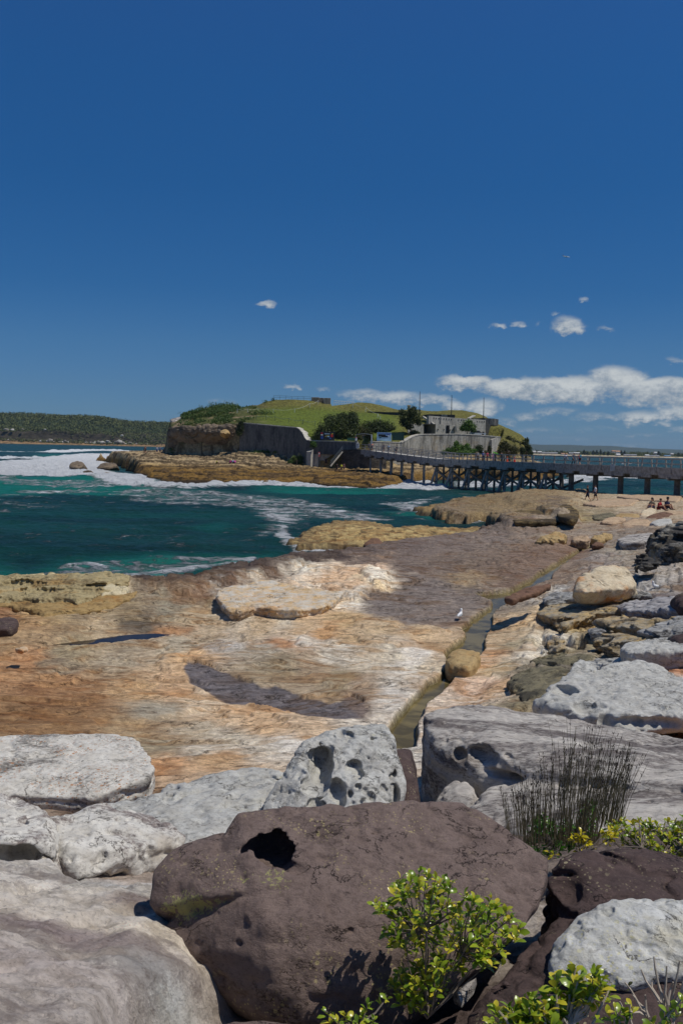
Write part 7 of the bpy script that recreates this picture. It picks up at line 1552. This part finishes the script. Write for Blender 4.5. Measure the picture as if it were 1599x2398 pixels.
def person(label, foot, facing, top, bottom, pose='stand', hgt=1.7, hair=M_HAIR, longhair=False, shorts=True, hat=None, bag=None, group=None, lean=0.0, phase=1, detail=True):
    """foot: world point under the body; facing: angle of travel about z (0 = +y)"""
    o = empty('person', foot, facing); tag(o, label, 'person', group); k = hgt / 1.7; o.scale = (k, k, k)
    V = lambda *p: Vector(p)
    if pose == 'sit':
        hip = V(0, 0, .12); ch = V(0, .06, .48); nk = V(0, .10, .60); hd = V(0, .14, .74)
        L = [(V(.09, 0, .12), V(.13, .40, .36), V(.13, .58, .04), V(.13, .70, .03)), (V(-.09, 0, .12), V(-.13, .38, .38), V(-.14, .52, .04), V(-.14, .64, .03))]
        A = [(V(.17, .08, .52), V(.25, .16, .30), V(.10, .36, .36), V(.05, .42, .38)), (V(-.17, .08, .52), V(-.25, .16, .30), V(-.10, .36, .36), V(-.05, .42, .39))]
    else:
        sw = {'stand': .04, 'walk': .26, 'lean': .03}[pose]; s_ = phase
        hip = V(0, 0, .90); ch = V(0, .03 + lean * .6, 1.25); nk = V(0, .04 + lean, 1.43); hd = V(0, .07 + lean * 1.2, 1.56)
        L = [(V(.09, 0, .88), V(.095, .5 * sw * s_ + .04, .48), V(.10, sw * s_ - .02, .08), V(.11, sw * s_ + .14, .035)),
             (V(-.09, 0, .88), V(-.095, -.3 * sw * s_ + .03, .48), V(-.10, -sw * s_ - .08, .10 if pose == 'walk' else .08), V(-.11, -sw * s_ + .06, .035))]
        fw = .22 if pose == 'lean' else 0
        A = [(V(.19, .02 + lean, 1.38), V(.24, -.5 * sw * s_ + .02 + lean, 1.10), V(.22, -.7 * sw * s_ + .12 + fw + lean, .87 + fw * .8), V(.20, -.75 * sw * s_ + .16 + fw + lean, .79 + fw)),
             (V(-.19, .02 + lean, 1.38), V(-.24, .5 * sw * s_ + .02 + lean, 1.10), V(-.22, .7 * sw * s_ + .14 + fw + lean, .87 + fw * .8), V(-.20, .75 * sw * s_ + .18 + fw + lean, .79 + fw))]
    J = [(hip, (.15, .11)), (hip.lerp(ch, .5), (.135, .10)), (ch, (.16, .11)), (nk, (.055, .055)), (hd - V(0, .01, .06), (.065, .075)), (hd + V(0, 0, .05), (.075, .09)), (hd + V(0, 0, .11), (.05, .06))]
    E = [(0, 1), (1, 2), (2, 3), (3, 4), (4, 5), (5, 6)]
    for (a, b_, c_, d_) in L:
        n_ = len(J); J += [(a, .085), (b_, .058), (b_.lerp(c_, .3), .055), (c_, .036), (d_, (.04, .03))]; E += [(0, n_), (n_, n_ + 1), (n_ + 1, n_ + 2), (n_ + 2, n_ + 3), (n_ + 3, n_ + 4)]
    for (a, b_, c_, d_) in A:
        n_ = len(J); J += [(a, .052), (b_, .042), (c_, .030), (d_, (.036, .018))]; E += [(2, n_), (n_, n_ + 1), (n_ + 1, n_ + 2), (n_ + 2, n_ + 3)]
        dr = (d_ - c_).normalized(); sd = dr.cross(V(0, 0, 1)); sd = sd.normalized() if sd.length > .1 else V(1, 0, 0)
        if detail:
            for q_ in (-.03, -.012, .006, .024):
                m_ = len(J); J.append((d_ + dr * (.085 - abs(q_) * .4) + sd * q_ + V(0, .01, 0), .009)); E.append((n_ + 3, m_))
            m_ = len(J); J.append((d_ + dr * .02 + V(0, .05, 0), .010)); E.append((n_ + 3, m_))
    skin_mesh('body', J, E, 0, 1 if not detail else 2, M_SKIN, o)
    if detail:
        mb = MB(); mb.hull([hd + V(-.012, .085, .03), hd + V(.012, .085, .03), hd + V(-.018, .10, -.012), hd + V(.018, .10, -.012), hd + V(0, .118, -.012), hd + V(0, .085, .04)]); mb.build('nose', M_SKIN, o, True)
        for sx in (-1, 1):
            MB().ball(hd + V(sx * .032, .082, .035), .012, 1).build('eye', M_HAIR, o, True); MB().ball(hd + V(sx * .080, 0, .02), .028, 1, (.45, .8, 1.1)).build('ear', M_SKIN, o, True)
        MB().box(hd + V(0, .086, -.045), (.045, .012, .010)).build('mouth', cloth('8a4a44'), o)
    mb = MB(); mb.ball(hd + V(0, -.015, .07), .098, 2, (.95, 1.08, .85))
    mb.build('hair', hair, o, True)
    if longhair: MB().hull([hd + V(sx * .08, -.05 - sy * .06, z_) for sx in (-1, 1) for sy in (0, 1) for z_ in (.08, -.24)]).build('long_hair', hair, o, True)
    if hat: 
        mb = MB(); mb.tube([hd + V(0, 0, .105), hd + V(0, 0, .115)], [.17, .16], 12); mb.tube([hd + V(0, 0, .11), hd + V(0, 0, .20)], [.10, .085], 12); mb.build('hat', cloth(hat), o, True)
    # shirt: torso tube with sleeves
    mb = MB(); bm_ = mb.bm
    def ring(c_, rx, ry, n=14): return [bm_.verts.new(c_ + V(rx * math.cos(2 * math.pi * i / n), ry * math.sin(2 * math.pi * i / n), 0)) for i in range(n)]
    rs = [ring(hip + V(0, 0, -.06), .185, .14), ring(hip.lerp(ch, .45), .168, .128), ring(ch, .19, .135), ring(ch.lerp(nk, .62), .17, .11), ring(nk - V(0, 0, .01), .075, .07)]
    for a, b_ in zip(rs, rs[1:]):
        for i in range(14): bm_.faces.new((a[i], a[(i + 1) % 14], b_[(i + 1) % 14], b_[i]))
    bm_.faces.new(rs[0][::-1])
    for (a, b_, c_, d_) in A: mb.tube([a - (a - ch) * .35, a, a.lerp(b_, .75)], [.06, .072, .062], 10)
    mb.build('shirt', cloth(top), o, True)
    mb = MB()
    for (a, b_, c_, d_) in L:
        e_ = b_.lerp(c_, .05) if shorts else c_
        mb.tube([a + V(0, 0, .04), a.lerp(b_, .5), e_], [.112, .098, .078 if shorts else .055], 10)
    mb.tube([hip + V(0, 0, -.1), hip + V(0, 0, .10)], [.155, .16], 12)
    mb.build('shorts' if shorts else 'trousers', cloth(bottom), o, True)
    for (a, b_, c_, d_) in L: MB().hull([p + q_ for p in (c_ + V(0, -.04, -.05), d_ + V(0, .06, -.02)) for q_ in (V(-.042, 0, -.02), V(.042, 0, -.02), V(-.035, 0, .035), V(.035, 0, .035))]).build('shoe', M_HAIR, o, True)
    if bag: MB().box(ch + V(0, -.19, .0), (.28, .15, .40), None, .04).build('backpack', cloth(bag), o)
    return o
def gpt(px, py): return ground_at(px, py)
D = math.pi
p = gpt(1375, 1174); person('person in black walking left over the rocks, brown hair', p, D * .5, '18181c', '1c2038', 'walk', 1.72, M_HAIRB, hat=None)
p = gpt(1393, 1172); person('person in a white T-shirt and dark shorts walking left over the rocks', p, D * .42, 'd0d4dc', '23283a', 'walk', 1.8, phase=-1)
for px, py, rz, t_, b_, lab, kw in [(1527, 1192, -.8, 'a99a7c', '3a3452', 'person with long dark hair in a beige top sitting on the rocks', dict(longhair=True)), (1541, 1194, .9, 'b03038', '5a2a34', 'person in a red top sitting between two others on the rocks', {}), (1558, 1192, .6, '2a2c4a', '26263a', 'person in dark blue sitting on the rocks, rightmost of three', dict(hat='23222c'))]:
    p = atY(px, py, 84.5); p[2] = max(p[2], ground_z(p[0], p[1]) + .0); person(lab, p, rz + D, t_, b_, 'sit', 1.9, shorts=False, **kw)
def on_bridge(px, side=0.0): return bp(t_of_px(px), side, 0)
ang = -math.atan2(BD.x, BD.y)
person('person in a white and blue top crossing the bridge, leftmost of three', on_bridge(1321.5, .2), ang, 'c4c8dc', '2a2a38', 'walk', 1.74, shorts=False)
person('person in grey with a pale waistband crossing the bridge, middle of three', on_bridge(1334.5, -.3), ang, '3c4a62', '22283a', 'walk', 1.76, phase=-1, shorts=False)
person('person in a red top and dark shorts walking on the bridge, rightmost of three', on_bridge(1358, .4), ang + D, 'd23a44', '26242c', 'walk', 1.78, bag='2a8aa8')
for px, sd_, t_, b_, lab, kw in [(1110, -.4, '8a9098', '3a3432', 'person in grey on the bridge, left end of the middle group', {}), (1117, .6, '5a5048', '2c2a2c', 'person in brown on the bridge beside the one in grey', {}), (1127, -.2, '22263a', '22222c', 'person in navy on the bridge at the centre of the group', {}), (1132, .5, '5868a8', '2a2a30', 'person in blue with a white cap on the bridge', dict(hat='d8d8d8')), (1139, .2, 'c83448', '4a2430', 'person in red on the bridge', {}), (1144, -.6, 'd88ab0', 'b05c8a', 'person in pink, shorter, on the bridge', dict(hgt=1.45)),
                             (1159, .3, '1e2430', '22242c', 'person in black holding a bright green roll on the bridge', {}), (1167, -.3, '23242c', '1e2026', 'person in dark clothes, right end of the middle group', {})]:
    hgt = kw.pop('hgt', 1.72); person(lab, on_bridge(px, sd_), ang + (0 if sd_ > 0 else D), t_, b_, 'stand', hgt, detail=False, shorts=False, **kw)
p = on_bridge(1162.5, .5); MB().bar(p + Vector((-.5, 0, 1.65)), p + Vector((.35, 0, 1.38)), .18).build('green_roll', cloth('7ad03a')); o = bpy.data.objects['green_roll']; tag(o, 'bright green roll carried across the bridge', 'roll')
for px, sd_, t_, b_, lab, kw in [(896.5, .2, '2c3040', '5a4a44', 'person in dark top near the island end of the bridge, left of two', {}), (903, -.3, '7a90a8', '3a3c48', 'person in pale blue near the island end of the bridge', {}), (925, .1, '4a5258', '3a3c40', 'person in grey bending forward on the sloping bridge deck', dict(lean=.2)), (871.5, .4, 'c88a74', '2c3040', 'person in salmon at the gate railing', {}), (858, -.2, '2a3450', '262a3a', 'person in dark blue standing in the gateway', {})]:
    person(lab, on_bridge(px, sd_), ang, t_, b_, 'walk' if px < 910 else 'stand', 1.72, detail=False, **kw)
def isl_pt(px, py):
    d = ray(px, py)
    for Y in np.linspace(170, 345, 700):
        q_ = CAM + d * (Y / d[1])
        if q_[2] < island_z(q_[0], q_[1]): return q_
    return atY(px, py, 240)
for px, py, rz, t_, b_, pose, lab, kw in [(763, 1089.5, 0, '22242a', '2c2a2c', 'stand', 'person in black with a pack below the landing wall', dict(bag='20222a')), (788.5, 1104, 2.5, '1e2024', '22242c', 'stand', 'person in dark clothes left of the one in yellow', {}), (799, 1104, .3, 'c8c838', '2a2a30', 'stand', 'person in a bright yellow top on the island rocks', {}), (805, 1103, 1, '6a4a54', '3a2e38', 'stand', 'person in maroon right of the one in yellow', {}),
                                          (507, 1085.5, 1.8, 'd0c83c', '5a5a4a', 'sit', 'person in yellow sitting alone on the island rocks', {}), (539, 1085, 2.4, 'd22a90', '2a2630', 'sit', 'person in magenta sitting at the left of the group on the island rocks', {}), (545, 1084, 3, '9aa0c8', '2a2c3a', 'sit', 'person in lilac sitting in the middle of the group on the island rocks', {}), (550.5, 1085, 3.6, 'd860a8', '26242c', 'sit', 'person in pink sitting at the right of the group on the island rocks', {}),
                                          (368, 1062, 3, 'b8bcc8', '3a4a7a', 'stand', 'person in white at the left foot of the cliff, left of three', {}), (375, 1062, 2.6, '7a86b0', '2c3450', 'stand', 'person in blue at the left foot of the cliff, middle of three', {}), (382.5, 1061.5, 2, 'c0c4d8', '3c3c6a', 'stand', 'person in pale lilac at the left foot of the cliff, right of three', {}), (338, 1061, 2, '3a3236', '26262c', 'stand', 'person in dark clothes out on the rock point', {}), (341.5, 1061.5, -2, '6a4a48', '2a282c', 'stand', 'person in reddish brown out on the rock point', {})]:
    person(lab, isl_pt(px, py), rz + D, t_, b_, pose, 1.72, detail=False, **kw)

# gulls
M_GULLW = simple_mat('white_feather', (.80, .80, .80), .7, .06, 30, .1, .003); M_GULLG = simple_mat('grey_feather', lin('9aa0a6'), .7, .1, 30, .1, .003); M_BEAK = simple_mat('red_beak', lin('b84a30'), .5, .05, 30, 0)
def gull(label, foot, rz, sit=False):
    o = empty('seagull', foot, rz); tag(o, label, 'bird'); h0 = .12 if not sit else .03
    V = Vector
    def g3(name, prof, mat, sq=.85):
        mb = MB(); mb.tube([p for p, r_ in prof], [r_ for p, r_ in prof], 14); return mb.build(name, mat, o, True)
    g3('body', [(V((0, -.22, h0 + .05)), .004), (V((0, -.15, h0 + .055)), .03), (V((0, -.07, h0 + .06)), .058), (V((0, .03, h0 + .075)), .068), (V((0, .09, h0 + .11)), .055), (V((0, .115, h0 + .16)), .036), (V((0, .12, h0 + .20)), .034), (V((0, .125, h0 + .235)), .038), (V((0, .14, h0 + .255)), .03), (V((0, .15, h0 + .268)), .006)], M_GULLW)
    for sx in (-1, 1):
        mb = MB(); mb.hull([(sx * .066, .07, h0 + .10), (sx * .072, .05, h0 + .06), (sx * .074, -.05, h0 + .045), (sx * .05, -.05, h0 + .105), (sx * .03, -.24, h0 + .05), (sx * .045, -.20, h0 + .04), (sx * .05, .06, h0 + .125)]); mb.build('wing', M_GULLG, o)
        if not sit: MB().tube([(sx * .025, .02, 0), (sx * .025, .01, h0 + .03)], .006, 6).build('leg', M_BEAK, o); MB().hull([(sx * .025, .0, .004), (sx * .025 - .02, .05, .004), (sx * .025 + .02, .05, .004), (sx * .025, .02, .012)]).build('foot', M_BEAK, o)
        MB().ball((sx * .033, .148, h0 + .245), .006, 1).build('eye', M_HAIR, o)
    MB().tube([(0, .155, h0 + .24), (0, .185, h0 + .236), (0, .20, h0 + .228)], [.011, .007, .002], 8).build('beak', M_BEAK, o)
gull('white seagull standing beside the channel with its shadow under it', gpt(1075.5, 1453), -.5)
gull('small white seagull at rest near the dark ledge on the right', gpt(1534, 1380), 1.9, True)
for px, py, lab in ((1457, 1087, 'left of two white gulls flying under the bridge rail'), (1473.5, 1086.5, 'right of two white gulls flying under the bridge rail')):
    o = empty('seagull', atY(px, py, 150)); tag(o, lab, 'bird')
    MB().tube([(-.2, 0, 0), (-.08, 0, .01), (.05, 0, .02), (.18, 0, .03), (.24, 0, .02)], [.01, .05, .07, .05, .01], 8).build('body', M_GULLW, o, True)
    for sy in (-1, 1): MB().hull([(.08, sy * .05, .03), (-.06, sy * .05, .03), (.06, sy * .35, .16), (-.05, sy * .35, .15), (-.12, sy * .62, .10)]).build('wing', M_GULLG, o)
# motor boat out in the bay
p = atZ(1261, 1086, 0.0); d_ = 330.0; p = atY(1261, 1086, d_); p[2] = 0
o = empty('motor_boat', atZ(1260, 1085.5, .05)); tag(o, 'white motor boat seen through the bridge railing', 'boat'); sc = np.linalg.norm(np.array(o.location) - CAM) / FPX * 15 / 6.0; o.scale = (sc, sc, sc)
MB().hull([(-3, -1, .9), (-3, 1, .9), (-2.8, -.8, -.2), (-2.8, .8, -.2), (2, -.9, 1.0), (2, .9, 1.0), (3.2, 0, 1.2), (2.4, 0, -.2), (1.5, -.6, -.2), (1.5, .6, -.2)]).build('hull', M_WHITE_P, o)
MB().hull([(-1.6, -.8, .9), (-1.6, .8, .9), (1.2, -.7, 1), (1.2, .7, 1), (-1.3, -.65, 2.3), (-1.3, .65, 2.3), (.3, -.6, 2.3), (.3, .6, 2.3)]).build('cabin', M_WHITE_P, o)
MB().box((.1, 0, 1.7), (1.1, 1.45, .4)).build('window', M_NAVY, o)
# airliner
o = empty('airliner', atY(1325, 601, 2600)); tag(o, 'tiny white airliner in the blue sky', 'aeroplane'); sc = 2600 / FPX * 18 / 40; o.scale = (sc,) * 3; o.rotation_euler = (0, R(4), R(12))
MB().tube([(-20, 0, 1.5), (-14, 0, .6), (-6, 0, 0), (12, 0, 0), (17, 0, -.2), (20, 0, -.6)], [.3, 1.4, 2, 2, 1.5, .2], 10).build('fuselage', M_WHITE_P, o, True)
for sy in (-1, 1):
    MB().hull([(4, sy * 1, -.8), (-3, sy * 1, -.8), (-5, sy * 17, .6), (-7, sy * 17, .6), (4, sy * 1, -1.3), (-3, sy * 1, -1.3)]).build('wing', M_WHITE_P, o)
    MB().hull([(-15, sy * .5, 1), (-19, sy * .5, 1), (-19, sy * 6, 1.5), (-20.5, sy * 6, 1.5), (-15, sy * .5, .7), (-19, sy * .5, .7)]).build('tailplane', M_WHITE_P, o)
    MB().tube([(3, sy * 6, -1.9), (-1, sy * 6, -1.9)], .9, 8).build('engine', M_STEEL, o)
MB().hull([(-14, -.2, 1.5), (-19, -.2, 1.5), (-20.5, -.15, 7.5), (-18.5, -.15, 7.5), (-14, .2, 1.5), (-19, .2, 1.5), (-20.5, .15, 7.5), (-18.5, .15, 7.5)]).build('tail_fin', M_STEEL, o)

# ================================================================== FOREGROUND PLANTS
def gloss_leaf(name, c1, c2, c3):
    mt = leaf_mat(name, c1, c2, c3, .28, .28); mt.node_tree.nodes['Principled BSDF'].inputs['Specular IOR Level'].default_value = .5; return mt
ML_SUCC = gloss_leaf('glossy_bright_leaf', lin('507018'), lin('92a82c'), lin('d2c23c'))
ML_SUCCD = gloss_leaf('glossy_green_leaf', lin('2c5a1a'), lin('55902a'), lin('8ab038'))
ML_YEL = gloss_leaf('yellow_leaf', lin('a8a020'), lin('c8b828'), lin('d8c23c'))
M_TWIG = simple_mat('grey_twig', lin('6f655a'), .9, .3, 30, .3, .003); M_TWIGP = simple_mat('bleached_twig', lin('a89c8c'), .9, .25, 30, .3, .003)
def leaf_shape(nu=5):
    """paddle-shaped curved leaf, unit length along +x, 2 columns of quads each side"""
    P = []; w = [.10, .26, .42, .52, .44, .10]
    for i, ww in enumerate(w):
        u_ = i / 5.0; zc = .10 * math.sin(u_ * 3.0) - .10 * u_ * u_
        P += [(u_, -ww * .5, zc + .10 * ww), (u_, 0, zc), (u_, ww * .5, zc + .10 * ww)]
    Q = []
    for i in range(5):
        for j in range(2): a = i * 3 + j; Q.append((a, a + 1, a + 4, a + 3))
    return np.array(P), np.array(Q)
LP, LQ = leaf_shape()
def leaves(name, pos, dirs, size, tone, mat, parent, rg):
    n = len(pos); d = dirs / np.linalg.norm(dirs, axis=1)[:, None]
    upv = np.array((0, 0, 1.0)) + .35 * rg.normal(size=(n, 3)); s = np.cross(upv, d); s /= np.linalg.norm(s, axis=1)[:, None]; u_ = np.cross(d, s)
    sz = size[:, None, None]
    V = pos[:, None, :] + sz * (LP[None, :, 0:1] * d[:, None, :] + LP[None, :, 1:2] * s[:, None, :] + LP[None, :, 2:3] * u_[:, None, :])
    Q = (LQ[None] + (np.arange(n) * len(LP))[:, None, None]).reshape(-1, 4)
    me = np_mesh(name, V.reshape(-1, 3), Q); add_attr(me, 'tone', np.repeat(tone, len(LP))); return link_mesh(name, me, mat, parent, True)
def succulent(name, label, base, tips, size, seed, mat=ML_SUCC, per=11, twig=M_TWIG, yellow=.0, bare=0, stem_r=.006, cat='shrub', join=None, droop=0.0):
    """bush of leaf rosettes at the twig ends; base and tips are world points"""
    rg = np.random.default_rng(seed); b0 = Vector(base); o = empty(name, b0); tag(o, label, cat)
    mb = MB(); pos = []; dr = []; sz = []; tn = []
    J = [b0 + (Vector(j) - b0) for j in (join or [])]
    for i, tip in enumerate(tips):
        t_ = Vector(tip) - b0
        st_ = min(J, key=lambda j: (j - Vector(tip)).length) - b0 if J and rg.random() < .8 else Vector((0, 0, 0))
        mid = st_.lerp(t_, .55) + Vector(rg.normal(size=3)) * .03 * t_.length; mid.z -= .02
        mb.tube([st_, st_.lerp(mid, .5) + Vector(rg.normal(size=3)) * .008, mid, mid.lerp(t_, .6) + Vector(rg.normal(size=3)) * .006, t_], [stem_r, stem_r * .9, stem_r * .75, stem_r * .6, stem_r * .45], 5)
        ax = (t_ - mid).normalized() * .6 + Vector((0, 0, .6)) + Vector(rg.normal(size=3)) * .25; ax.normalize()
        if i < bare: continue
        a0 = ax.orthogonal().normalized(); a1 = ax.cross(a0); n_ = int(per * rg.uniform(.7, 1.3)); bt = rg.random() * .45
        for k in range(n_):
            f = k / n_; an = k * 2.4 + rg.uniform(-.3, .3); el = .15 + 1.05 * f + rg.uniform(-.2, .2)
            d_ = (a0 * math.cos(an) + a1 * math.sin(an)) * math.cos(el) + ax * math.sin(el)
            pos.append(t_ - ax * (.035 * (1 - f)) * (size / .05) + Vector(rg.normal(size=3)) * .003); dr.append(d_ - Vector((0, 0, droop * (1 - f)))); sz.append(size * rg.uniform(.65, 1.15) * (1 - .35 * f)); tn.append(min(1, bt + .45 * rg.random() + (.5 if rg.random() < yellow else 0)))
        for k in range(3):
            q_ = mid.lerp(t_, rg.uniform(.3, .9)); pos.append(q_); dr.append(Vector(rg.normal(size=3)) + Vector((0, 0, .4))); sz.append(size * rg.uniform(.5, .9)); tn.append(rg.random())
    leaves('foliage', np.array([tuple(p) for p in pos]), np.array([tuple(d) for d in dr]), np.array(sz), np.array(tn), mat, o, rg)
    mb.build('stems', twig, o); return o
rg0 = np.random.default_rng(77)
def scatter(poly, n, Yf, jit=.12):
    """tips spread over a traced outline; Yf(px,py) gives depth"""
    P = np.array(poly, float); out = []
    lo, hi = P.min(0), P.max(0)
    while len(out) < n:
        c_ = rg0.uniform(lo, hi, (400, 2)); s_ = poly_sd(c_[:, 0], c_[:, 1], P, 50)
        for q_, s1_ in zip(c_, s_):
            if s1_ > 0 and len(out) < n and all((q_[0] - a[0]) ** 2 + (q_[1] - a[1]) ** 2 > (14) ** 2 for a in out): out.append((q_[0], q_[1]))
        jit *= 1
        if len(out) < n and len(out) > 3 and rg0.random() < .02: break
    return [atY(a, b_, Yf(a, b_) + rg0.uniform(-jit, jit)) for a, b_ in out]
BUSH = [(868, 2112), (905, 2075), (940, 2045), (985, 2035), (1040, 2055), (1080, 2070), (1060, 2100), (1100, 2095), (1150, 2095), (1185, 2115), (1215, 2165), (1212, 2195), (1180, 2215), (1195, 2240), (1150, 2260), (1095, 2260), (1050, 2270), (1040, 2320), (1000, 2360), (940, 2350), (915, 2330), (905, 2280), (960, 2250), (910, 2210), (905, 2170), (950, 2150), (890, 2135)]
tips = scatter(BUSH, 135, lambda a, b_: 4.72 - .0002 * (b_ - 2200) + .0004 * abs(a - 1030), .20)
succulent('succulent_bush', 'bright green glossy-leaved bush growing in front of the big brown boulder', atY(1000, 2385, 4.62), tips, .060, 3, ML_SUCC, 7, yellow=.25, stem_r=.0042, join=[atY(1010, 2260, 4.72), atY(1080, 2230, 4.75), atY(960, 2330, 4.66), atY(980, 2180, 4.76)])
tips = [atY(px, py, 4.25 + dy) for px, py, dy in ((772, 2380, 0), (800, 2372, .05), (820, 2385, .02), (850, 2372, .03), (862, 2350, .06), (875, 2385, .0), (905, 2330, .1), (790, 2392, -.03), (835, 2395, -.02), (760, 2368, .05))]
succulent('succulent_plant', 'small round-leaved plant creeping along the lower edge, left of the bush', atY(840, 2410, 4.25), tips, .045, 5, ML_SUCC, 6, yellow=.12)
FB = [(1125, 2395), (1165, 2345), (1190, 2360), (1225, 2350), (1262, 2315), (1310, 2290), (1340, 2262), (1375, 2275), (1408, 2256), (1432, 2290), (1425, 2330), (1385, 2330), (1345, 2350), (1340, 2398), (1250, 2420), (1150, 2420)]
tips = scatter(FB, 46, lambda a, b_: 3.55 + .0003 * (2400 - b_), .08)
succulent('succulent_bush', 'blurred yellow-green bush nearest the camera at the lower right', atY(1300, 2520, 3.45), tips, .062, 7, ML_SUCC, 9, M_TWIGP, yellow=.25, join=[atY(1330, 2400, 3.5), atY(1230, 2410, 3.5)], stem_r=.008)
tips = [atY(px, py, 3.6) for px, py in ((1440, 2360), (1460, 2372), (1430, 2375), (1475, 2352), (1530, 2395), (1570, 2365), (1590, 2372), (1510, 2405), (1560, 2400), (1595, 2340))]
succulent('succulent_bush', 'sparse leafy sprigs among bare twigs in the lower right corner', atY(1490, 2480, 3.55), tips, .05, 9, ML_SUCC, 6, M_TWIGP, yellow=.2)
tips = [atY(px, py, 3.8 + dy) for px, py, dy in [(1500, 2270, .1), (1530, 2240, .05), (1560, 2262, 0), (1525, 2300, .1), (1590, 2250, 0), (1480, 2330, .05), (1450, 2345, 0), (1545, 2320, .1), (1575, 2300, 0), (1540, 2345, 0), (1600, 2310, 0), (1510, 2330, 0), (1462, 2300, .1), (1585, 2340, 0), (1610, 2280, 0)]]
o = succulent('dead_twigs', 'tangle of dead pale twigs in front of the white rock, right edge', atY(1570, 2440, 3.75), tips[:], .035, 11, ML_OLIVE, 1, M_TWIGP, bare=12, stem_r=.007, cat='twigs', join=[atY(1560, 2370, 3.8), atY(1520, 2385, 3.8)])
RB = [(1400, 1945), (1440, 1915), (1500, 1912), (1545, 1925), (1600, 1905), (1680, 1910), (1680, 2010), (1600, 2005), (1550, 2015), (1500, 1985), (1420, 1960)]
tips = scatter(RB, 72, lambda a, b_: 7.0 + .004 * (1990 - b_), .12)
succulent('succulent_shrub', 'yellow-green leafy shrub behind the dark layered rock at the right edge', atY(1540, 2025, 6.9), tips, .058, 13, ML_SUCC, 10, yellow=.28, join=[atY(1500, 1985, 6.95), atY(1590, 1990, 6.95)])
LB = [(1222, 1970), (1240, 1940), (1262, 1900), (1300, 1925), (1320, 1915), (1345, 1935), (1365, 1880), (1392, 1875), (1398, 1910), (1385, 1950), (1340, 1985), (1280, 2000), (1250, 1995)]
tips = scatter(LB, 46, lambda a, b_: 7.3 + .004 * (1990 - b_), .12)
succulent('succulent_shrub', 'fresh green broad-leaved shrub at the foot of the reeds', atY(1300, 2010, 7.2), tips, .065, 15, ML_SUCCD, 9, yellow=.06, join=[atY(1290, 1970, 7.25), atY(1350, 1960, 7.25)])
tips = [atY(px, py, 7.0) for px, py in ((1340, 1958), (1355, 1965), (1362, 1950), (1372, 1968), (1380, 1975), (1350, 1985), (1425, 1945), (1440, 1955), (1430, 1962), (1282, 1995))]
succulent('succulent_shrub', 'low sprig of bright yellow leaves between reeds and dark rock', atY(1360, 2000, 6.95), tips, .06, 17, ML_YEL, 6)
# reeds
rg = np.random.default_rng(19)
def reeds(label, n, x0, x1, base_y, Y, hfun, lean, seed):
    rg = np.random.default_rng(seed); b0 = Vector(atY((x0 + x1) / 2, base_y, Y)); o = empty('reed_tussock', b0); tag(o, label, 'reeds'); mb = MB(); hd = MB()
    for i in range(n):
        px = rg.uniform(x0, x1); p0 = Vector(atY(px, base_y + rg.uniform(-8, 8), Y + rg.uniform(-.25, .25))) - b0; L_ = hfun(px) * rg.uniform(.55, 1.05)
        lx = lean(px) + rg.normal() * .09; ly = rg.normal() * .08; t_ = p0 + Vector((lx * L_, ly * L_, L_)); m_ = p0.lerp(t_, .5) + Vector((-lx * .12 * L_, 0, 0))
        mb.tube([p0, m_, t_], [.0021, .0018, .0010], 4, False)
        if rg.random() < .75:
            for q_ in range(rg.integers(1, 4)):
                c_ = m_.lerp(t_, rg.uniform(.5, .97)); hd.bar(c_, c_ + Vector((rg.normal() * .006, 0, .018)), .0040)
    mb.build('stems', M_REED, o)['kind'] = 'stuff'; hd.build('seed_heads', M_SEED, o)['kind'] = 'stuff'
M_REED = simple_mat('dark_reed', lin('6e6448'), .8, .35, 12, 0); M_SEED = simple_mat('reed_seed', lin('3a2c22'), .8, .3, 12, 0)
reeds('dense dark reed tussock behind the brown boulder', 290, 1225, 1400, 1975, 7.35, lambda px: .55 + .35 * math.exp(-((px - 1345) / 60) ** 2), lambda px: (px - 1290) / 600, 21)
reeds('thinner group of reeds leaning right, beside the dense tussock', 90, 1395, 1455, 1930, 7.5, lambda px: .62, lambda px: .16 + (px - 1420) / 350, 23)
reeds('sparse short reeds leaning left at the edge of the brown boulder', 40, 1185, 1230, 1960, 7.2, lambda px: .38, lambda px: -.14, 25)

# ================================================================== AIR
hz = MB().box((0, 5000, 75), (15000, 11000, 160)).build('haze', None)
mt = bpy.data.materials.new('haze'); mt.use_nodes = True; nt = NT(mt.node_tree); nt.n.remove(nt.n['Principled BSDF'])
pv = nt.new('ShaderNodeVolumePrincipled'); pv.inputs['Color'].default_value = (.62, .78, .95, 1); pv.inputs['Density'].default_value = 4.5e-5; pv.inputs['Anisotropy'].default_value = 0.2
nt.link(pv.outputs[0], nt.n['Material Output'].inputs['Volume']); hz.data.materials.append(mt); tag(hz, kind='stuff')
